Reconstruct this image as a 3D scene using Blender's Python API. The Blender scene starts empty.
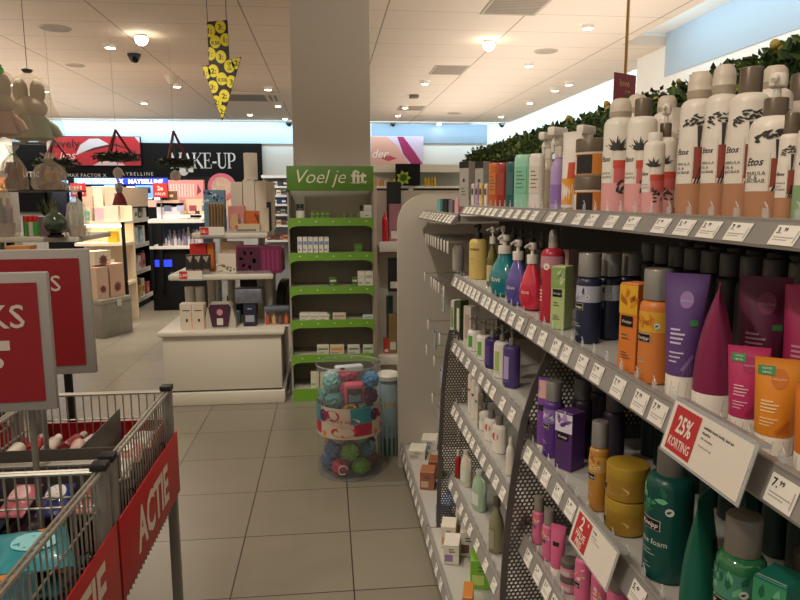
import bpy, bmesh, math, random
from mathutils import Vector, Matrix
random.seed(7)
PI = math.pi
scene = bpy.context.scene
COL = scene.collection

# ------------------------------------------------------------------ camera
EYE = Vector((0, 0, 1.55))
FOC, PITCH, YAW, ROLL = 670.0, 0.1497, 0.1062, -0.0028
FW = Vector((math.sin(YAW)*math.cos(PITCH), math.cos(YAW)*math.cos(PITCH), -math.sin(PITCH)))
R0 = Vector((math.cos(YAW), -math.sin(YAW), 0)); U0 = R0.cross(FW)
RT = R0*math.cos(ROLL) + U0*math.sin(ROLL); UP = -R0*math.sin(ROLL) + U0*math.cos(ROLL)
cam_data = bpy.data.cameras.new('camera'); cam = bpy.data.objects.new('camera', cam_data); COL.objects.link(cam)
cam_data.sensor_fit = 'HORIZONTAL'; cam_data.sensor_width = 36.0; cam_data.lens = 36.0*FOC/800.0
cam_data.clip_start = 0.02; cam_data.clip_end = 100
rot = Matrix((RT, UP, -FW)).transposed()
cam.matrix_world = Matrix.Translation(EYE) @ rot.to_4x4()
scene.camera = cam

# ------------------------------------------------------------------ light and exposure
scene.view_settings.view_transform = 'Standard'; scene.view_settings.look = 'None'
scene.view_settings.gamma = 1.0; scene.view_settings.use_curve_mapping = False
scene.view_settings.exposure = EXPOSURE = 0.12
scene.cycles.use_denoising = True
scene.cycles.max_bounces = 8; scene.cycles.diffuse_bounces = 4; scene.cycles.glossy_bounces = 3
scene.cycles.transmission_bounces = 6; scene.cycles.transparent_max_bounces = 16
scene.cycles.caustics_reflective = False; scene.cycles.caustics_refractive = False
scene.cycles.sample_clamp_indirect = 4.0
world = bpy.data.worlds.new('shop_ambient'); scene.world = world; world.use_nodes = True
bg = world.node_tree.nodes['Background']; bg.inputs[0].default_value = (1.0, 0.95, 0.88, 1); bg.inputs[1].default_value = 0.26

def area_light(name, loc, direction, sx, sy, power, color):
    l = bpy.data.lights.new(name, 'AREA'); l.shape = 'RECTANGLE'; l.size = sx; l.size_y = sy; l.energy = power; l.color = color
    o = bpy.data.objects.new(name, l); COL.objects.link(o); o.location = loc
    o.rotation_euler = Vector(direction).to_track_quat('-Z', 'Y').to_euler(); return o
def spot_light(name, loc, target, power, color, angle=1.5, blend=0.7, radius=0.05):
    l = bpy.data.lights.new(name, 'SPOT'); l.energy = power; l.color = color; l.spot_size = angle; l.spot_blend = blend; l.shadow_soft_size = radius
    o = bpy.data.objects.new(name, l); COL.objects.link(o); o.location = loc
    o.rotation_euler = (Vector(target)-Vector(loc)).to_track_quat('-Z', 'Y').to_euler(); return o
COOL = (0.60, 0.85, 1.0); WARM = (1.0, 0.89, 0.72); NEUT = (1.0, 0.93, 0.82)
# cove strips that wash the end wall and the right wall under the ceiling edge
area_light('cove_light_end', (-2.0, 14.75, 3.16), (0.0, 0.9, -0.45), 13.0, 0.12, 60, COOL)
area_light('cove_light_right', (4.02, 11.0, 3.18), (0.9, 0, -0.5), 8.0, 0.1, 34, COOL)
area_light('cove_light_recess', (3.235, 2.4, 3.27), (0.9, 0, -0.3), 9.0, 0.06, 22, COOL)

# unseen upward fill lights, added to brighten the ceiling, which lights the shop
area_light('ceiling_fill_left', (-6.2, 5.6, 2.1), (0, 0, 1), 6.0, 17.5, 275, (1.0, 0.95, 0.87))
area_light('ceiling_fill_rear', (-0.2, -1.6, 2.1), (0, 0, 1), 5.0, 3.6, 70, (1.0, 0.95, 0.87))
area_light('ceiling_fill_right', (2.3, 7.5, 2.1), (0, 0, 1), 1.6, 12.0, 110, (1.0, 0.95, 0.87))

# ------------------------------------------------------------------ picture helpers: a pixel of the 800x600 frame to a place in the shop
def ray(x, y): return FW + RT*((x-400)/FOC) - UP*((y-300)/FOC)
def atX(x, y, X): r = ray(x, y); return EYE + r*(X/r.x)
def atY(x, y, Y): r = ray(x, y); return EYE + r*(Y/r.y)
def atZ(x, y, Z): r = ray(x, y); return EYE + r*((Z-1.55)/r.z)
def depth(p): return (Vector(p)-EYE).dot(FW)
def proj(p):
    d = Vector(p)-EYE; z = d.dot(FW); return 400+FOC*d.dot(RT)/z, 300-FOC*d.dot(UP)/z
def top_z(p, yt):
    lo, hi = p[2]-0.2, p[2]+3.0
    for _ in range(40):
        m = (lo+hi)/2
        if proj((p[0], p[1], m))[1] > yt: lo = m
        else: hi = m
    return lo
def fit(x, yb, yt, w, z=None, X=None, Y=None):
    """place, width and height of a thing standing at this spot"""
    if X is not None:
        p = atX(x, yb, X)
        if z is not None: p.z = z
        if z is not None:      # keep the column x, take the shelf height
            lo, hi = 0.2, 9.0
            for _ in range(40):
                m = (lo+hi)/2
                if proj((X, m, z))[0] > x: lo = m
                else: hi = m
            p = Vector((X, lo, z))
    elif Y is not None:
        p = atY(x, yb, Y)
        if z is not None: p.z = z
    else: p = atZ(x, yb, z)
    return p, w*depth(p)/FOC, top_z(p, yt)-p.z

# ------------------------------------------------------------------ materials
def lin(h):
    h = h.lstrip('#'); c = [int(h[i:i+2], 16)/255 for i in (0, 2, 4)]
    return tuple(v/12.92 if v <= 0.04045 else ((v+0.055)/1.055)**2.4 for v in c)
MATS = {}
def mat(hexc, rough=0.45, metal=0.0, coat=0.0, spec=0.5, emit=0.0, noise=0.0, nscale=40.0):
    k = (hexc, rough, metal, coat, spec, emit, noise, nscale)
    if k in MATS: return MATS[k]
    m = bpy.data.materials.new('finish_'+hexc.lstrip('#')); m.use_nodes = True; nt = m.node_tree
    b = nt.nodes['Principled BSDF']; c = lin(hexc)
    b.inputs['Base Color'].default_value = (*c, 1); b.inputs['Roughness'].default_value = rough; b.inputs['Metallic'].default_value = metal
    b.inputs['Coat Weight'].default_value = coat; b.inputs['Specular IOR Level'].default_value = spec
    if emit: b.inputs['Emission Color'].default_value = (*c, 1); b.inputs['Emission Strength'].default_value = emit
    if noise:
        tc = nt.nodes.new('ShaderNodeTexCoord'); n = nt.nodes.new('ShaderNodeTexNoise'); n.inputs['Scale'].default_value = nscale; n.inputs['Detail'].default_value = 4
        mx = nt.nodes.new('ShaderNodeMix'); mx.data_type = 'RGBA'
        mx.inputs[6].default_value = tuple(max(0, v*(1-noise)) for v in c)+(1,); mx.inputs[7].default_value = tuple(min(1, v*(1+noise)) for v in c)+(1,)
        nt.links.new(tc.outputs['Object'], n.inputs['Vector']); nt.links.new(n.outputs['Fac'], mx.inputs[0]); nt.links.new(mx.outputs[2], b.inputs['Base Color'])
    MATS[k] = m; return m
def clear(hexc='ffffff', amount=0.75, rough=0.08):
    """thin clear plastic: mostly see-through with a glossy film"""
    k = ('clear', hexc, amount, rough)
    if k in MATS: return MATS[k]
    m = bpy.data.materials.new('clear_plastic_'+hexc); m.use_nodes = True; nt = m.node_tree; nt.nodes.clear()
    out = nt.nodes.new('ShaderNodeOutputMaterial'); mx = nt.nodes.new('ShaderNodeMixShader'); t = nt.nodes.new('ShaderNodeBsdfTransparent'); p = nt.nodes.new('ShaderNodeBsdfPrincipled')
    c = lin(hexc); t.inputs[0].default_value = (*[0.5+0.5*v for v in c], 1); p.inputs['Base Color'].default_value = (*c, 1); p.inputs['Roughness'].default_value = rough
    mx.inputs[0].default_value = amount; nt.links.new(p.outputs[0], mx.inputs[1]); nt.links.new(t.outputs[0], mx.inputs[2]); nt.links.new(mx.outputs[0], out.inputs[0])
    MATS[k] = m; return m
def nodes_mat(name):
    m = bpy.data.materials.new(name); m.use_nodes = True; return m, m.node_tree, m.node_tree.nodes['Principled BSDF']
def math_node(nt, op, a, b=None):
    n = nt.nodes.new('ShaderNodeMath'); n.operation = op
    for i, v in enumerate((a, b)):
        if v is None: continue
        if isinstance(v, (int, float)): n.inputs[i].default_value = v
        else: nt.links.new(v, n.inputs[i])
    return n.outputs[0]
def grid_mat(name, base, line, sx, sy, ox, oy, wx, wy, rough, vary=0.04, bump=0.0, spec=0.5):
    m, nt, b = nodes_mat(name)
    tc = nt.nodes.new('ShaderNodeTexCoord'); sp = nt.nodes.new('ShaderNodeSeparateXYZ'); nt.links.new(tc.outputs['Object'], sp.inputs[0])
    def edge(o, s, off, w):
        u = math_node(nt, 'DIVIDE', math_node(nt, 'SUBTRACT', o, off), s)
        f = math_node(nt, 'FRACT', math_node(nt, 'ADD', u, 100.0))
        d = math_node(nt, 'MULTIPLY', math_node(nt, 'MINIMUM', f, math_node(nt, 'SUBTRACT', 1.0, f)), s)
        return math_node(nt, 'LESS_THAN', d, w/2), math_node(nt, 'FLOOR', math_node(nt, 'ADD', u, 100.0))
    ex, ix = edge(sp.outputs[0], sx, ox, wx); ey, iy = edge(sp.outputs[1], sy, oy, wy)
    e = math_node(nt, 'MAXIMUM', ex, ey)
    wn = nt.nodes.new('ShaderNodeTexWhiteNoise'); wn.noise_dimensions = '2D'; cb = nt.nodes.new('ShaderNodeCombineXYZ'); nt.links.new(ix, cb.inputs[0]); nt.links.new(iy, cb.inputs[1]); nt.links.new(cb.outputs[0], wn.inputs[0])
    nz = nt.nodes.new('ShaderNodeTexNoise'); nz.inputs['Scale'].default_value = 5; nz.inputs['Detail'].default_value = 6; nt.links.new(tc.outputs['Object'], nz.inputs['Vector'])
    s = math_node(nt, 'ADD', math_node(nt, 'MULTIPLY', math_node(nt, 'SUBTRACT', wn.outputs[0], 0.5), vary), math_node(nt, 'MULTIPLY', math_node(nt, 'SUBTRACT', nz.outputs['Fac'], 0.5), vary*1.5))
    c = lin(base); mx0 = nt.nodes.new('ShaderNodeMix'); mx0.data_type = 'RGBA'; nt.links.new(math_node(nt, 'ADD', s, 0.5), mx0.inputs[0])
    mx0.inputs[6].default_value = (*[v*0.5 for v in c], 1); mx0.inputs[7].default_value = (*[v*1.5 for v in c], 1)
    mx = nt.nodes.new('ShaderNodeMix'); mx.data_type = 'RGBA'; nt.links.new(e, mx.inputs[0]); nt.links.new(mx0.outputs[2], mx.inputs[6]); mx.inputs[7].default_value = (*lin(line), 1)
    nt.links.new(mx.outputs[2], b.inputs['Base Color']); b.inputs['Roughness'].default_value = rough; b.inputs['Specular IOR Level'].default_value = spec
    return m

# ------------------------------------------------------------------ mesh building
TEXTS = {}
def text_geo(s, shear=0.0, bold=0.0, space=1.0):
    k = (s, shear, bold, space)
    if k not in TEXTS:
        cu = bpy.data.curves.new('lettering', 'FONT'); cu.body = s; cu.resolution_u = 2; cu.shear = shear; cu.offset = bold; cu.space_character = space; cu.size = 1.0
        o = bpy.data.objects.new('lettering', cu); COL.objects.link(o); bpy.context.view_layer.update()
        me = bpy.data.meshes.new_from_object(o.evaluated_get(bpy.context.evaluated_depsgraph_get()))
        vs = [(v.co.x, v.co.y) for v in me.vertices]; fs = [tuple(p.vertices) for p in me.polygons]
        bpy.data.objects.remove(o); bpy.data.curves.remove(cu); bpy.data.meshes.remove(me)
        x0 = min((v[0] for v in vs), default=0); x1 = max((v[0] for v in vs), default=1)
        TEXTS[k] = ([(v[0]-x0, v[1]) for v in vs], fs, x1-x0)
    return TEXTS[k]
class MB:
    def __init__(s): s.v = []; s.f = []; s.m = []; s.sm = []; s.mats = []
    def mi(s, m):
        if m not in s.mats: s.mats.append(m)
        return s.mats.index(m)
    def add(s, verts, faces, m, smooth=False, M=None):
        o = len(s.v); i = s.mi(m)
        s.v += [tuple(M @ Vector(v)) if M else tuple(v) for v in verts]
        s.f += [tuple(o+k for k in f) for f in faces]; s.m += [i]*len(faces); s.sm += [smooth]*len(faces); return s
    def box(s, lo, hi, m, bev=0.0, M=None, seg=2):
        if bev <= 0:
            (a, b, c), (d, e, f) = lo, hi
            return s.add([(a,b,c),(d,b,c),(d,e,c),(a,e,c),(a,b,f),(d,b,f),(d,e,f),(a,e,f)], [(0,3,2,1),(4,5,6,7),(0,1,5,4),(1,2,6,5),(2,3,7,6),(3,0,4,7)], m, False, M)
        bm = bmesh.new(); bmesh.ops.create_cube(bm, size=1)
        for v in bm.verts: v.co = Vector([(lo[i]+hi[i])/2 + v.co[i]*(hi[i]-lo[i]) for i in range(3)])
        bmesh.ops.bevel(bm, geom=bm.edges[:], offset=bev, segments=seg, affect='EDGES', profile=0.5)
        bm.verts.index_update(); s.add([v.co[:] for v in bm.verts], [tuple(v.index for v in f.verts) for f in bm.faces], m, True, M); bm.free(); return s
    def lathe(s, prof, m, n=24, sx=1.0, sy=1.0, M=None, smooth=True, caps=True):
        vs = []; fs = []
        for r, z in prof:
            for k in range(n):
                a = 2*PI*k/n; vs.append((r*sx*math.sin(a), -r*sy*math.cos(a), z))
        for j in range(len(prof)-1):
            for k in range(n):
                k2 = (k+1) % n; fs.append((j*n+k, j*n+k2, (j+1)*n+k2, (j+1)*n+k))
        if caps:
            if prof[0][0] > 1e-6: fs.append(tuple(range(n-1, -1, -1)))
            if prof[-1][0] > 1e-6: fs.append(tuple((len(prof)-1)*n+k for k in range(n)))
        return s.add(vs, fs, m, smooth, M)
    def loft(s, rings, m, smooth=True, caps=True, M=None):
        n = len(rings[0]); vs = [p for r in rings for p in r]; fs = []
        for j in range(len(rings)-1):
            for k in range(n):
                k2 = (k+1) % n; fs.append((j*n+k, j*n+k2, (j+1)*n+k2, (j+1)*n+k))
        if caps: fs.append(tuple(range(n-1, -1, -1))); fs.append(tuple((len(rings)-1)*n+k for k in range(n)))
        return s.add(vs, fs, m, smooth, M)
    def tube(s, pts, r, m, n=8, M=None):
        pts = [Vector(p) for p in pts]; rings = []
        for i, p in enumerate(pts):
            t = (pts[min(i+1, len(pts)-1)]-pts[max(i-1, 0)]).normalized()
            u = t.cross(Vector((0.13, 0.27, 1)) if abs(t.z) < 0.95 else Vector((1, 0.2, 0))).normalized(); w = t.cross(u)
            rr = r[i] if isinstance(r, (list, tuple)) else r
            rings.append([tuple(p+u*rr*math.cos(2*PI*k/n)+w*rr*math.sin(2*PI*k/n)) for k in range(n)])
        return s.loft(rings, m, True, True, M)
    def prism(s, pts, axis, a, b, m, M=None, smooth=False):
        """outline pts in the plane across axis, from a to b along it"""
        def mk(p, t): return {'x': (t, p[0], p[1]), 'y': (p[0], t, p[1]), 'z': (p[0], p[1], t)}[axis]
        n = len(pts); vs = [mk(p, a) for p in pts]+[mk(p, b) for p in pts]
        fs = [tuple(range(n)), tuple(range(2*n-1, n-1, -1))]+[(i, n+i, n+(i+1) % n, (i+1) % n) for i in range(n)]
        return s.add(vs, fs, m, smooth, M)
    def sphere(s, c, r, m, n=12, sc=(1, 1, 1), M=None):
        k = max(6, n//2); prof = [(max(1e-7, math.sin(PI*i/k))*1.0, -math.cos(PI*i/k)) for i in range(k+1)]
        T = Matrix.Translation(c) @ Matrix.Diagonal((r*sc[0], r*sc[1], r*sc[2], 1))
        return s.lathe(prof, m, n, M=(M @ T if M else T), caps=False)
    # flat printing that follows a surface; mp(u, v) gives the surface point
    def print_poly(s, mp, pts, m): return s.add([mp(*p) for p in pts], [tuple(range(len(pts)))], m)
    def print_rect(s, mp, u0, v0, u1, v1, m, nu=6):
        vs = []; fs = []
        for i in range(nu+1):
            u = u0+(u1-u0)*i/nu; vs += [mp(u, v0), mp(u, v1)]
        for i in range(nu): fs.append((2*i, 2*i+2, 2*i+3, 2*i+1))
        return s.add(vs, fs, m, True)
    def print_text(s, mp, t, u, v, size, m, align='c', shear=0.0, bold=0.0, rot=0.0, squeeze=1.0, space=1.0):
        vs, fs, w = text_geo(t, shear, bold, space); off = {'c': w/2, 'l': 0, 'r': w}[align]; ca, sa = math.cos(rot), math.sin(rot)
        out = []
        for x, y in vs:
            a, b = (x-off)*size*squeeze, y*size; out.append(mp(u+a*ca-b*sa, v+a*sa+b*ca))
        return s.add(out, fs, m)
    def build(s, name, parent=None, sharp=0.6):
        me = bpy.data.meshes.new(name); me.from_pydata(s.v, [], s.f); me.validate()
        if len(me.polygons) == len(s.f):
            me.polygons.foreach_set('material_index', s.m); me.polygons.foreach_set('use_smooth', s.sm)
        for m in s.mats: me.materials.append(m)
        bm = bmesh.new(); bm.from_mesh(me)
        bm.to_mesh(me); bm.free()
        if any(s.sm): me.set_sharp_from_angle(angle=sharp)
        o = bpy.data.objects.new(name, me); COL.objects.link(o)
        if parent is not None: o.parent = parent
        return o
def thing(name, label, cat, loc=(0, 0, 0), rz=0.0, group=None):
    o = bpy.data.objects.new(name, None); o.empty_display_size = 0.05; COL.objects.link(o)
    o.location = loc; o.rotation_euler = (0, 0, rz); o['label'] = label; o['category'] = cat
    if group: o['group'] = group
    return o
def tag(o, label, cat, group=None, loc=None, rz=0.0):
    o['label'] = label; o['category'] = cat
    if group: o['group'] = group
    if loc is not None: o.location = loc; o.rotation_euler = (0, 0, rz)
    return o
def struct(o): o['kind'] = 'structure'; return o
def dup(src, parent=None):
    c = src.copy(); COL.objects.link(c)
    if parent is not None: c.parent = parent
    for ch in list(src.children): dup(ch, c)
    return c
def flat_map(o, ux, uy, eps=0.0006):
    o, ux, uy = Vector(o), Vector(ux).normalized(), Vector(uy).normalized(); n = ux.cross(uy)*eps
    return lambda u, v: tuple(o+ux*u+uy*v+n)
def round_map(prof, sx=1.0, sy=1.0, eps=0.0006):
    """printing on a turned shape; u is the distance round from its front (-Y), v the height"""
    rmax = max(p[0] for p in prof)
    def rad(z):
        if z < rmax*0.3: return rmax
        for (r0, z0), (r1, z1) in zip(prof, prof[1:]):
            if z0 <= z <= z1 and z1 > z0: return r0+(r1-r0)*(z-z0)/(z1-z0)
        return rmax
    def f(u, v):
        a = u/rmax; r = rad(v)+eps; return (r*sx*math.sin(a), -r*sy*math.cos(a), v)
    return f
ORD = ['first', 'second', 'third', 'fourth', 'fifth', 'sixth', 'seventh', 'eighth', 'ninth', 'tenth', 'eleventh', 'twelfth', 'thirteenth', 'fourteenth', 'fifteenth', 'sixteenth', 'seventeenth', 'eighteenth', 'nineteenth', 'twentieth']

# ================================================================== the room
CEIL = 3.2
floor_m = grid_mat('floor_tiles', '857e70', '3a342c', 0.4862, 0.4862, -0.4093, 2.4856, 0.006, 0.006, 0.32, 0.10)
ceil_m = grid_mat('ceiling_panels', 'decab6', '9c8b79', 1.27, 0.635, -0.72, 5.58, 0.014, 0.008, 0.9, 0.015)
white_wall = mat('e9e6df', 0.8); shade_wall = mat('d8d4cc', 0.8)
b = MB(); b.box((-9.5, -3.5, -0.1), (4.4, 15.4, 0), floor_m); struct(b.build('floor'))
b = MB(); b.box((-9.5, -3.5, CEIL), (3.21, 15.2, CEIL+0.1), ceil_m); b.box((3.21, 7.32, CEIL), (4.0, 14.9, CEIL+0.1), ceil_m); struct(b.build('ceiling'))
b = MB(); b.box((-9.5, 15.2, 0), (4.4, 15.4, 3.9), white_wall); struct(b.build('wall_back'))
b = MB(); b.box((4.35, -3.5, 0), (4.5, 15.4, 3.9), white_wall); struct(b.build('wall_right'))
b = MB(); b.box((-9.7, -3.5, 0), (-9.5, 15.4, 3.9), white_wall); struct(b.build('wall_left'))
# shallow raised strip of ceiling along the right wall, closed at its far end
b = MB(); b.box((3.21, -3.5, 3.33), (4.4, 7.32, 3.43), white_wall); b.box((3.17, -3.5, CEIL+0.101), (3.209, 7.32, 3.43), white_wall); b.box((3.21, 7.321, CEIL+0.101), (4.34, 7.40, 3.43), white_wall)
b.box((4.0, 7.41, CEIL+0.2), (4.34, 15.19, CEIL+0.3), white_wall)
struct(b.build('trim_1'))
# the near stretch of the right wall stands forward like a pier
b = MB(); b.box((3.715, -3.4, 0), (4.34, 7.30, 3.329), white_wall); b.box((3.715, 7.30, 0), (4.34, 8.0, CEIL-0.001), white_wall); struct(b.build('wall_pier'))
band = mat('a9bccb', 0.7); band_l = mat('cfe3ee', 0.7)
b = MB(); p0 = atY(372, 143, 15.18); p1 = atY(487, 125, 15.18)
b.box((p0.x, 15.15, p0.z), (p1.x, 15.199, 3.19), mat('8fa3b5', 0.7)); struct(b.build('trim_2'))
b = MB(); b.box((-9.4, 15.15, 2.745), (-0.6, 15.199, 3.6), band_l); struct(b.build('trim_3'))
b = MB(); b.box((3.705, -3.4, 2.87), (3.714, 7.30, 3.329), mat('a9b9c6', 0.7)); struct(b.build('trim_4'))
# square pillar
b = MB(); b.box((-0.262, 5.45, 0), (0.347, 6.05, CEIL-0.001), mat('cfc5b4', 0.75)); struct(b.build('wall_pillar'))

# ---- ceiling fittings
lamp_body = mat('e8dccb', 0.5); lamp_on = mat('fff2da', 0.4, emit=28.0)
def downlight(x, y, tilt=0.0, k=0):
    p = atZ(x, y, CEIL)
    t = thing('ceiling_spotlight', LAMP_LABELS[k], 'ceiling light', (p.x, p.y, CEIL), 0, 'spotlights in the ceiling')
    m = MB(); m.lathe([(0.055, -0.012), (0.075, -0.006), (0.08, 0.0)], lamp_body, 20, caps=False); m.lathe([(0.052, -0.045), (0.058, -0.04), (0.058, 0.0)], lamp_body, 20, caps=False); m.build('trim_ring', t)
    m = MB(); m.lathe([(0.0001, -0.047), (0.03, -0.046), (0.051, -0.042)], lamp_on, 16, caps=False); [m.sphere((0, 0, -0.05), 0.062, lamp_on, 14) for _ in range(1 if k < 2 else 0)]; m.build('lamp_lens', t)
    return p
LAMPS = [(141, 34), (489, 40), (110, 44), (529, 63), (588, 24), (555, 88), (569, 82), (144, 101), (177, 84), (425, 81), (530, 101), (501, 115), (439, 123), (405, 106), (398, 114), (60, 121), (168, 122), (268, 87), (278, 104), (285, 117), (250, 113), (45, 89), (12, 82)]
LAMP_WHERE = ['large glowing spotlight above the left aisle near the black dome camera', 'large glowing spotlight right of the pillar below the square grille', 'small tilted spotlight left of the brightest lamp on the left',
 'tilted spotlight beside the round speaker at the right of the ceiling', 'spotlight nearest the recess in the ceiling at upper right', 'left lamp of the pair above the hanging garland', 'right lamp of the pair above the hanging garland',
 'glowing spotlight above the red lips poster right end', 'spotlight below the white cone sensor on the left', 'spotlight just under the middle ceiling grille', 'glowing spotlight above the far garland', 'glowing lamp next to the small camera above the far garland', 'lamp at the ceiling edge over the blue end wall band',
 'lamp over the far poster, upper of two near the pillar', 'lamp over the far poster, lower of two near the pillar', 'small lamp at the ceiling edge above the lips poster left end', 'small lamp at the ceiling edge above the black sign', 'lamp right of the air conditioner and left of the pillar, nearest', 'second lamp left of the pillar going back', 'farthest lamp left of the pillar by the dome camera', 'small lamp behind the yellow arrow tip', 'lamp beside the hanging plush at the left', 'lamp behind the wrapped gift at the far left']
LAMP_LABELS = LAMP_WHERE
for k, (x, y) in enumerate(LAMPS): downlight(x, y, 0, k)
fit_m = mat('a2917f', 0.7)
for (x, y, r, l) in [(55, 28, 0.13, 'round flush ceiling speaker at upper left'), (75, 65, 0.10, 'small round ceiling speaker behind the upper left one'), (546, 51, 0.12, 'round flush ceiling speaker at the right of the ceiling'), (454, 113, 0.12, 'far round ceiling speaker above the end wall')]:
    p = atZ(x, y, CEIL); t = thing('ceiling_speaker', l, 'speaker', (p.x, p.y, CEIL))
    m = MB(); m.lathe([(r, -0.010), (r+0.012, -0.008), (r+0.016, 0)], mat('b8a692', 0.6), 28, caps=False); m.build('rim', t)
    m = MB(); m.lathe([(0.0001, -0.009), (r, -0.009)], fit_m, 28, caps=False); m.build('grille', t)
for (x0, x1, y, l) in [(487, 546, 5, 'square ceiling grille above the right aisle, cut by the frame top'), (432, 466, 70, 'ceiling grille right of the pillar'), (398, 424, 108, 'far ceiling grille beside the pillar')]:
    p = atZ((x0+x1)/2, y, CEIL); w = (x1-x0)*depth(p)/FOC/2
    t = thing('ceiling_grille', l, 'vent', (p.x, p.y, CEIL))
    m = MB(); m.box((-w, -0.3, -0.008), (w, 0.3, 0), mat('b5a390', 0.7)); m.build('frame', t)
    m = MB(); 
    for k in range(12): m.box((-w+0.03, -0.27+k*0.045, -0.014), (w-0.03, -0.245+k*0.045, -0.008), fit_m)
    m.build('slats', t)
p = atZ(247, 96, CEIL); t = thing('air_conditioner', 'ceiling air conditioner cassette left of the pillar', 'air conditioner', (p.x, p.y, CEIL))
m = MB(); m.box((-0.5, -0.45, -0.03), (0.55, 0.45, 0), mat('c9b9a6', 0.6), 0.012); m.build('panel', t)
m = MB(); m.box((-0.38, -0.34, -0.034), (0.30, 0.34, -0.031), mat('7a6c5e', 0.6)); m.build('intake', t)
m = MB(); m.box((0.36, -0.3, -0.034), (0.40, 0.3, -0.031), mat('7a6c5e', 0.6)); m.box((0.44, -0.3, -0.034), (0.48, 0.3, -0.031), mat('7a6c5e', 0.6)); m.build('outlet', t)
for (x, y, s, l) in [(134, 57, 1.0, 'black dome camera on the ceiling at the left'), (289, 125, 1.0, 'small black dome camera left of the pillar'), (502, 126, 1.0, 'small black dome camera over the far garland'), (393, 126, 0.8, 'small black dome camera right of the pillar')]:
    p = atZ(x, y-3, CEIL); t = thing('dome_camera', l, 'camera', (p.x, p.y, CEIL))
    m = MB(); m.lathe([(0.07*s, -0.03), (0.075*s, 0)], mat('1b1a19', 0.4), 20, caps=False); m.build('mount', t)
    m = MB(); m.lathe([(0.0001, -0.10*s), (0.035*s, -0.09*s), (0.058*s, -0.055*s), (0.062*s, -0.03*s)], mat('0e0e10', 0.12), 20, caps=False); m.build('dome', t)
p = atZ(171, 76, CEIL); t = thing('ceiling_sensor', 'pale cone shaped sensor on the ceiling at the left', 'sensor', (p.x, p.y, CEIL))
m = MB(); m.lathe([(0.03, -0.11), (0.09, -0.02), (0.095, 0)], mat('c8b6a2', 0.6), 20); m.build('cone', t)
p = atZ(414, 95, CEIL); t = thing('smoke_detector', 'small square dark detector on the ceiling right of the pillar', 'detector', (p.x, p.y, CEIL))
m = MB(); m.box((-0.07, -0.07, -0.05), (0.07, 0.07, 0), mat('6d5f52', 0.6), 0.01); m.build('body', t)
# spot beams of the lamps (those that reach what the picture shows, and the rows above and behind the camera)
for (x, y, pw) in [(-1.84, 7.3, 140), (1.72, 7.2, 120), (-2.6, 9.2, 140), (-3.4, 7.0, 120), (-0.9, 9.5, 120), (-4.5, 10.5, 120), (1.7, 10.5, 120), (-1.4, 3.6, 95), (-0.1, 2.9, 75), (-1.7, 1.2, 60), (-0.3, 0.4, 22)]:
    spot_light('spotlight_beam', (x, y, CEIL-0.06), (x+0.15, y+0.1, 0), pw, WARM, 1.7, 0.8, 0.06)
for loc, tgt, pw, ang in (((-1.3, 0.2, CEIL-0.06), (0.6, 1.25, 1.35), 62, 1.0), ((-1.5, 1.9, CEIL-0.06), (0.55, 2.2, 1.2), 45, 1.0), ((-1.0, 3.2, CEIL-0.06), (-0.85, 5.2, 1.0), 75, 0.9), ((0.2, 3.0, CEIL-0.06), (0.1, 5.0, 1.0), 45, 0.8), ((-1.1, 0.5, CEIL-0.06), (-0.75, 1.9, 0.8), 30, 0.8)):
    spot_light('track_spot', loc, tgt, pw, NEUT, ang, 0.8, 0.06)

# ================================================================== the wall of shelves on the right
rail_m = mat('9a9692', 0.42, metal=0.2); rail_dark = mat('56524e', 0.5); board_m = mat('b9b5ae', 0.5); back_m = mat('2b2926', 0.7)
paper_m = mat('f1ede4', 0.6); ink = mat('2b2826', 0.7); ink_soft = mat('b3ada5', 0.7); clip_m = clear('f2f4f4', 0.70, 0.06)
def perforated(name, base):
    m = bpy.data.materials.new(name); m.use_nodes = True; nt = m.node_tree; b = nt.nodes['Principled BSDF']
    b.inputs['Base Color'].default_value = (*lin(base), 1); b.inputs['Roughness'].default_value = 0.5; b.inputs['Metallic'].default_value = 0.3
    tc = nt.nodes.new('ShaderNodeTexCoord'); sp = nt.nodes.new('ShaderNodeSeparateXYZ'); nt.links.new(tc.outputs['Object'], sp.inputs[0])
    S = 0.0125
    def hole(dx, dz):
        def cell(o, s, d):
            f = math_node(nt, 'FRACT', math_node(nt, 'ADD', math_node(nt, 'DIVIDE', o, s), 50.0+d))
            return math_node(nt, 'MULTIPLY', math_node(nt, 'SUBTRACT', f, 0.5), s)
        u = cell(sp.outputs[0], S, dx); v = cell(sp.outputs[2], S*1.732, dz)
        r = math_node(nt, 'SQRT', math_node(nt, 'ADD', math_node(nt, 'MULTIPLY', u, u), math_node(nt, 'MULTIPLY', v, v)))
        return math_node(nt, 'LESS_THAN', r, S*0.36)
    h = math_node(nt, 'MAXIMUM', hole(0, 0), hole(0.5, 0.5))
    t = nt.nodes.new('ShaderNodeBsdfTransparent'); mx = nt.nodes.new('ShaderNodeMixShader'); out = nt.nodes['Material Output']
    nt.links.new(h, mx.inputs[0]); nt.links.new(b.outputs[0], mx.inputs[1]); nt.links.new(t.outputs[0], mx.inputs[2]); nt.links.new(mx.outputs[0], out.inputs[0])
    return m
perf_m = perforated('perforated_steel', '5a544d')
PRICE = ['2.49', '3.99', '4.29', '3.79', '5.49', '7.99', '1.99', '6.49']
LABEL_MESH = {}
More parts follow.
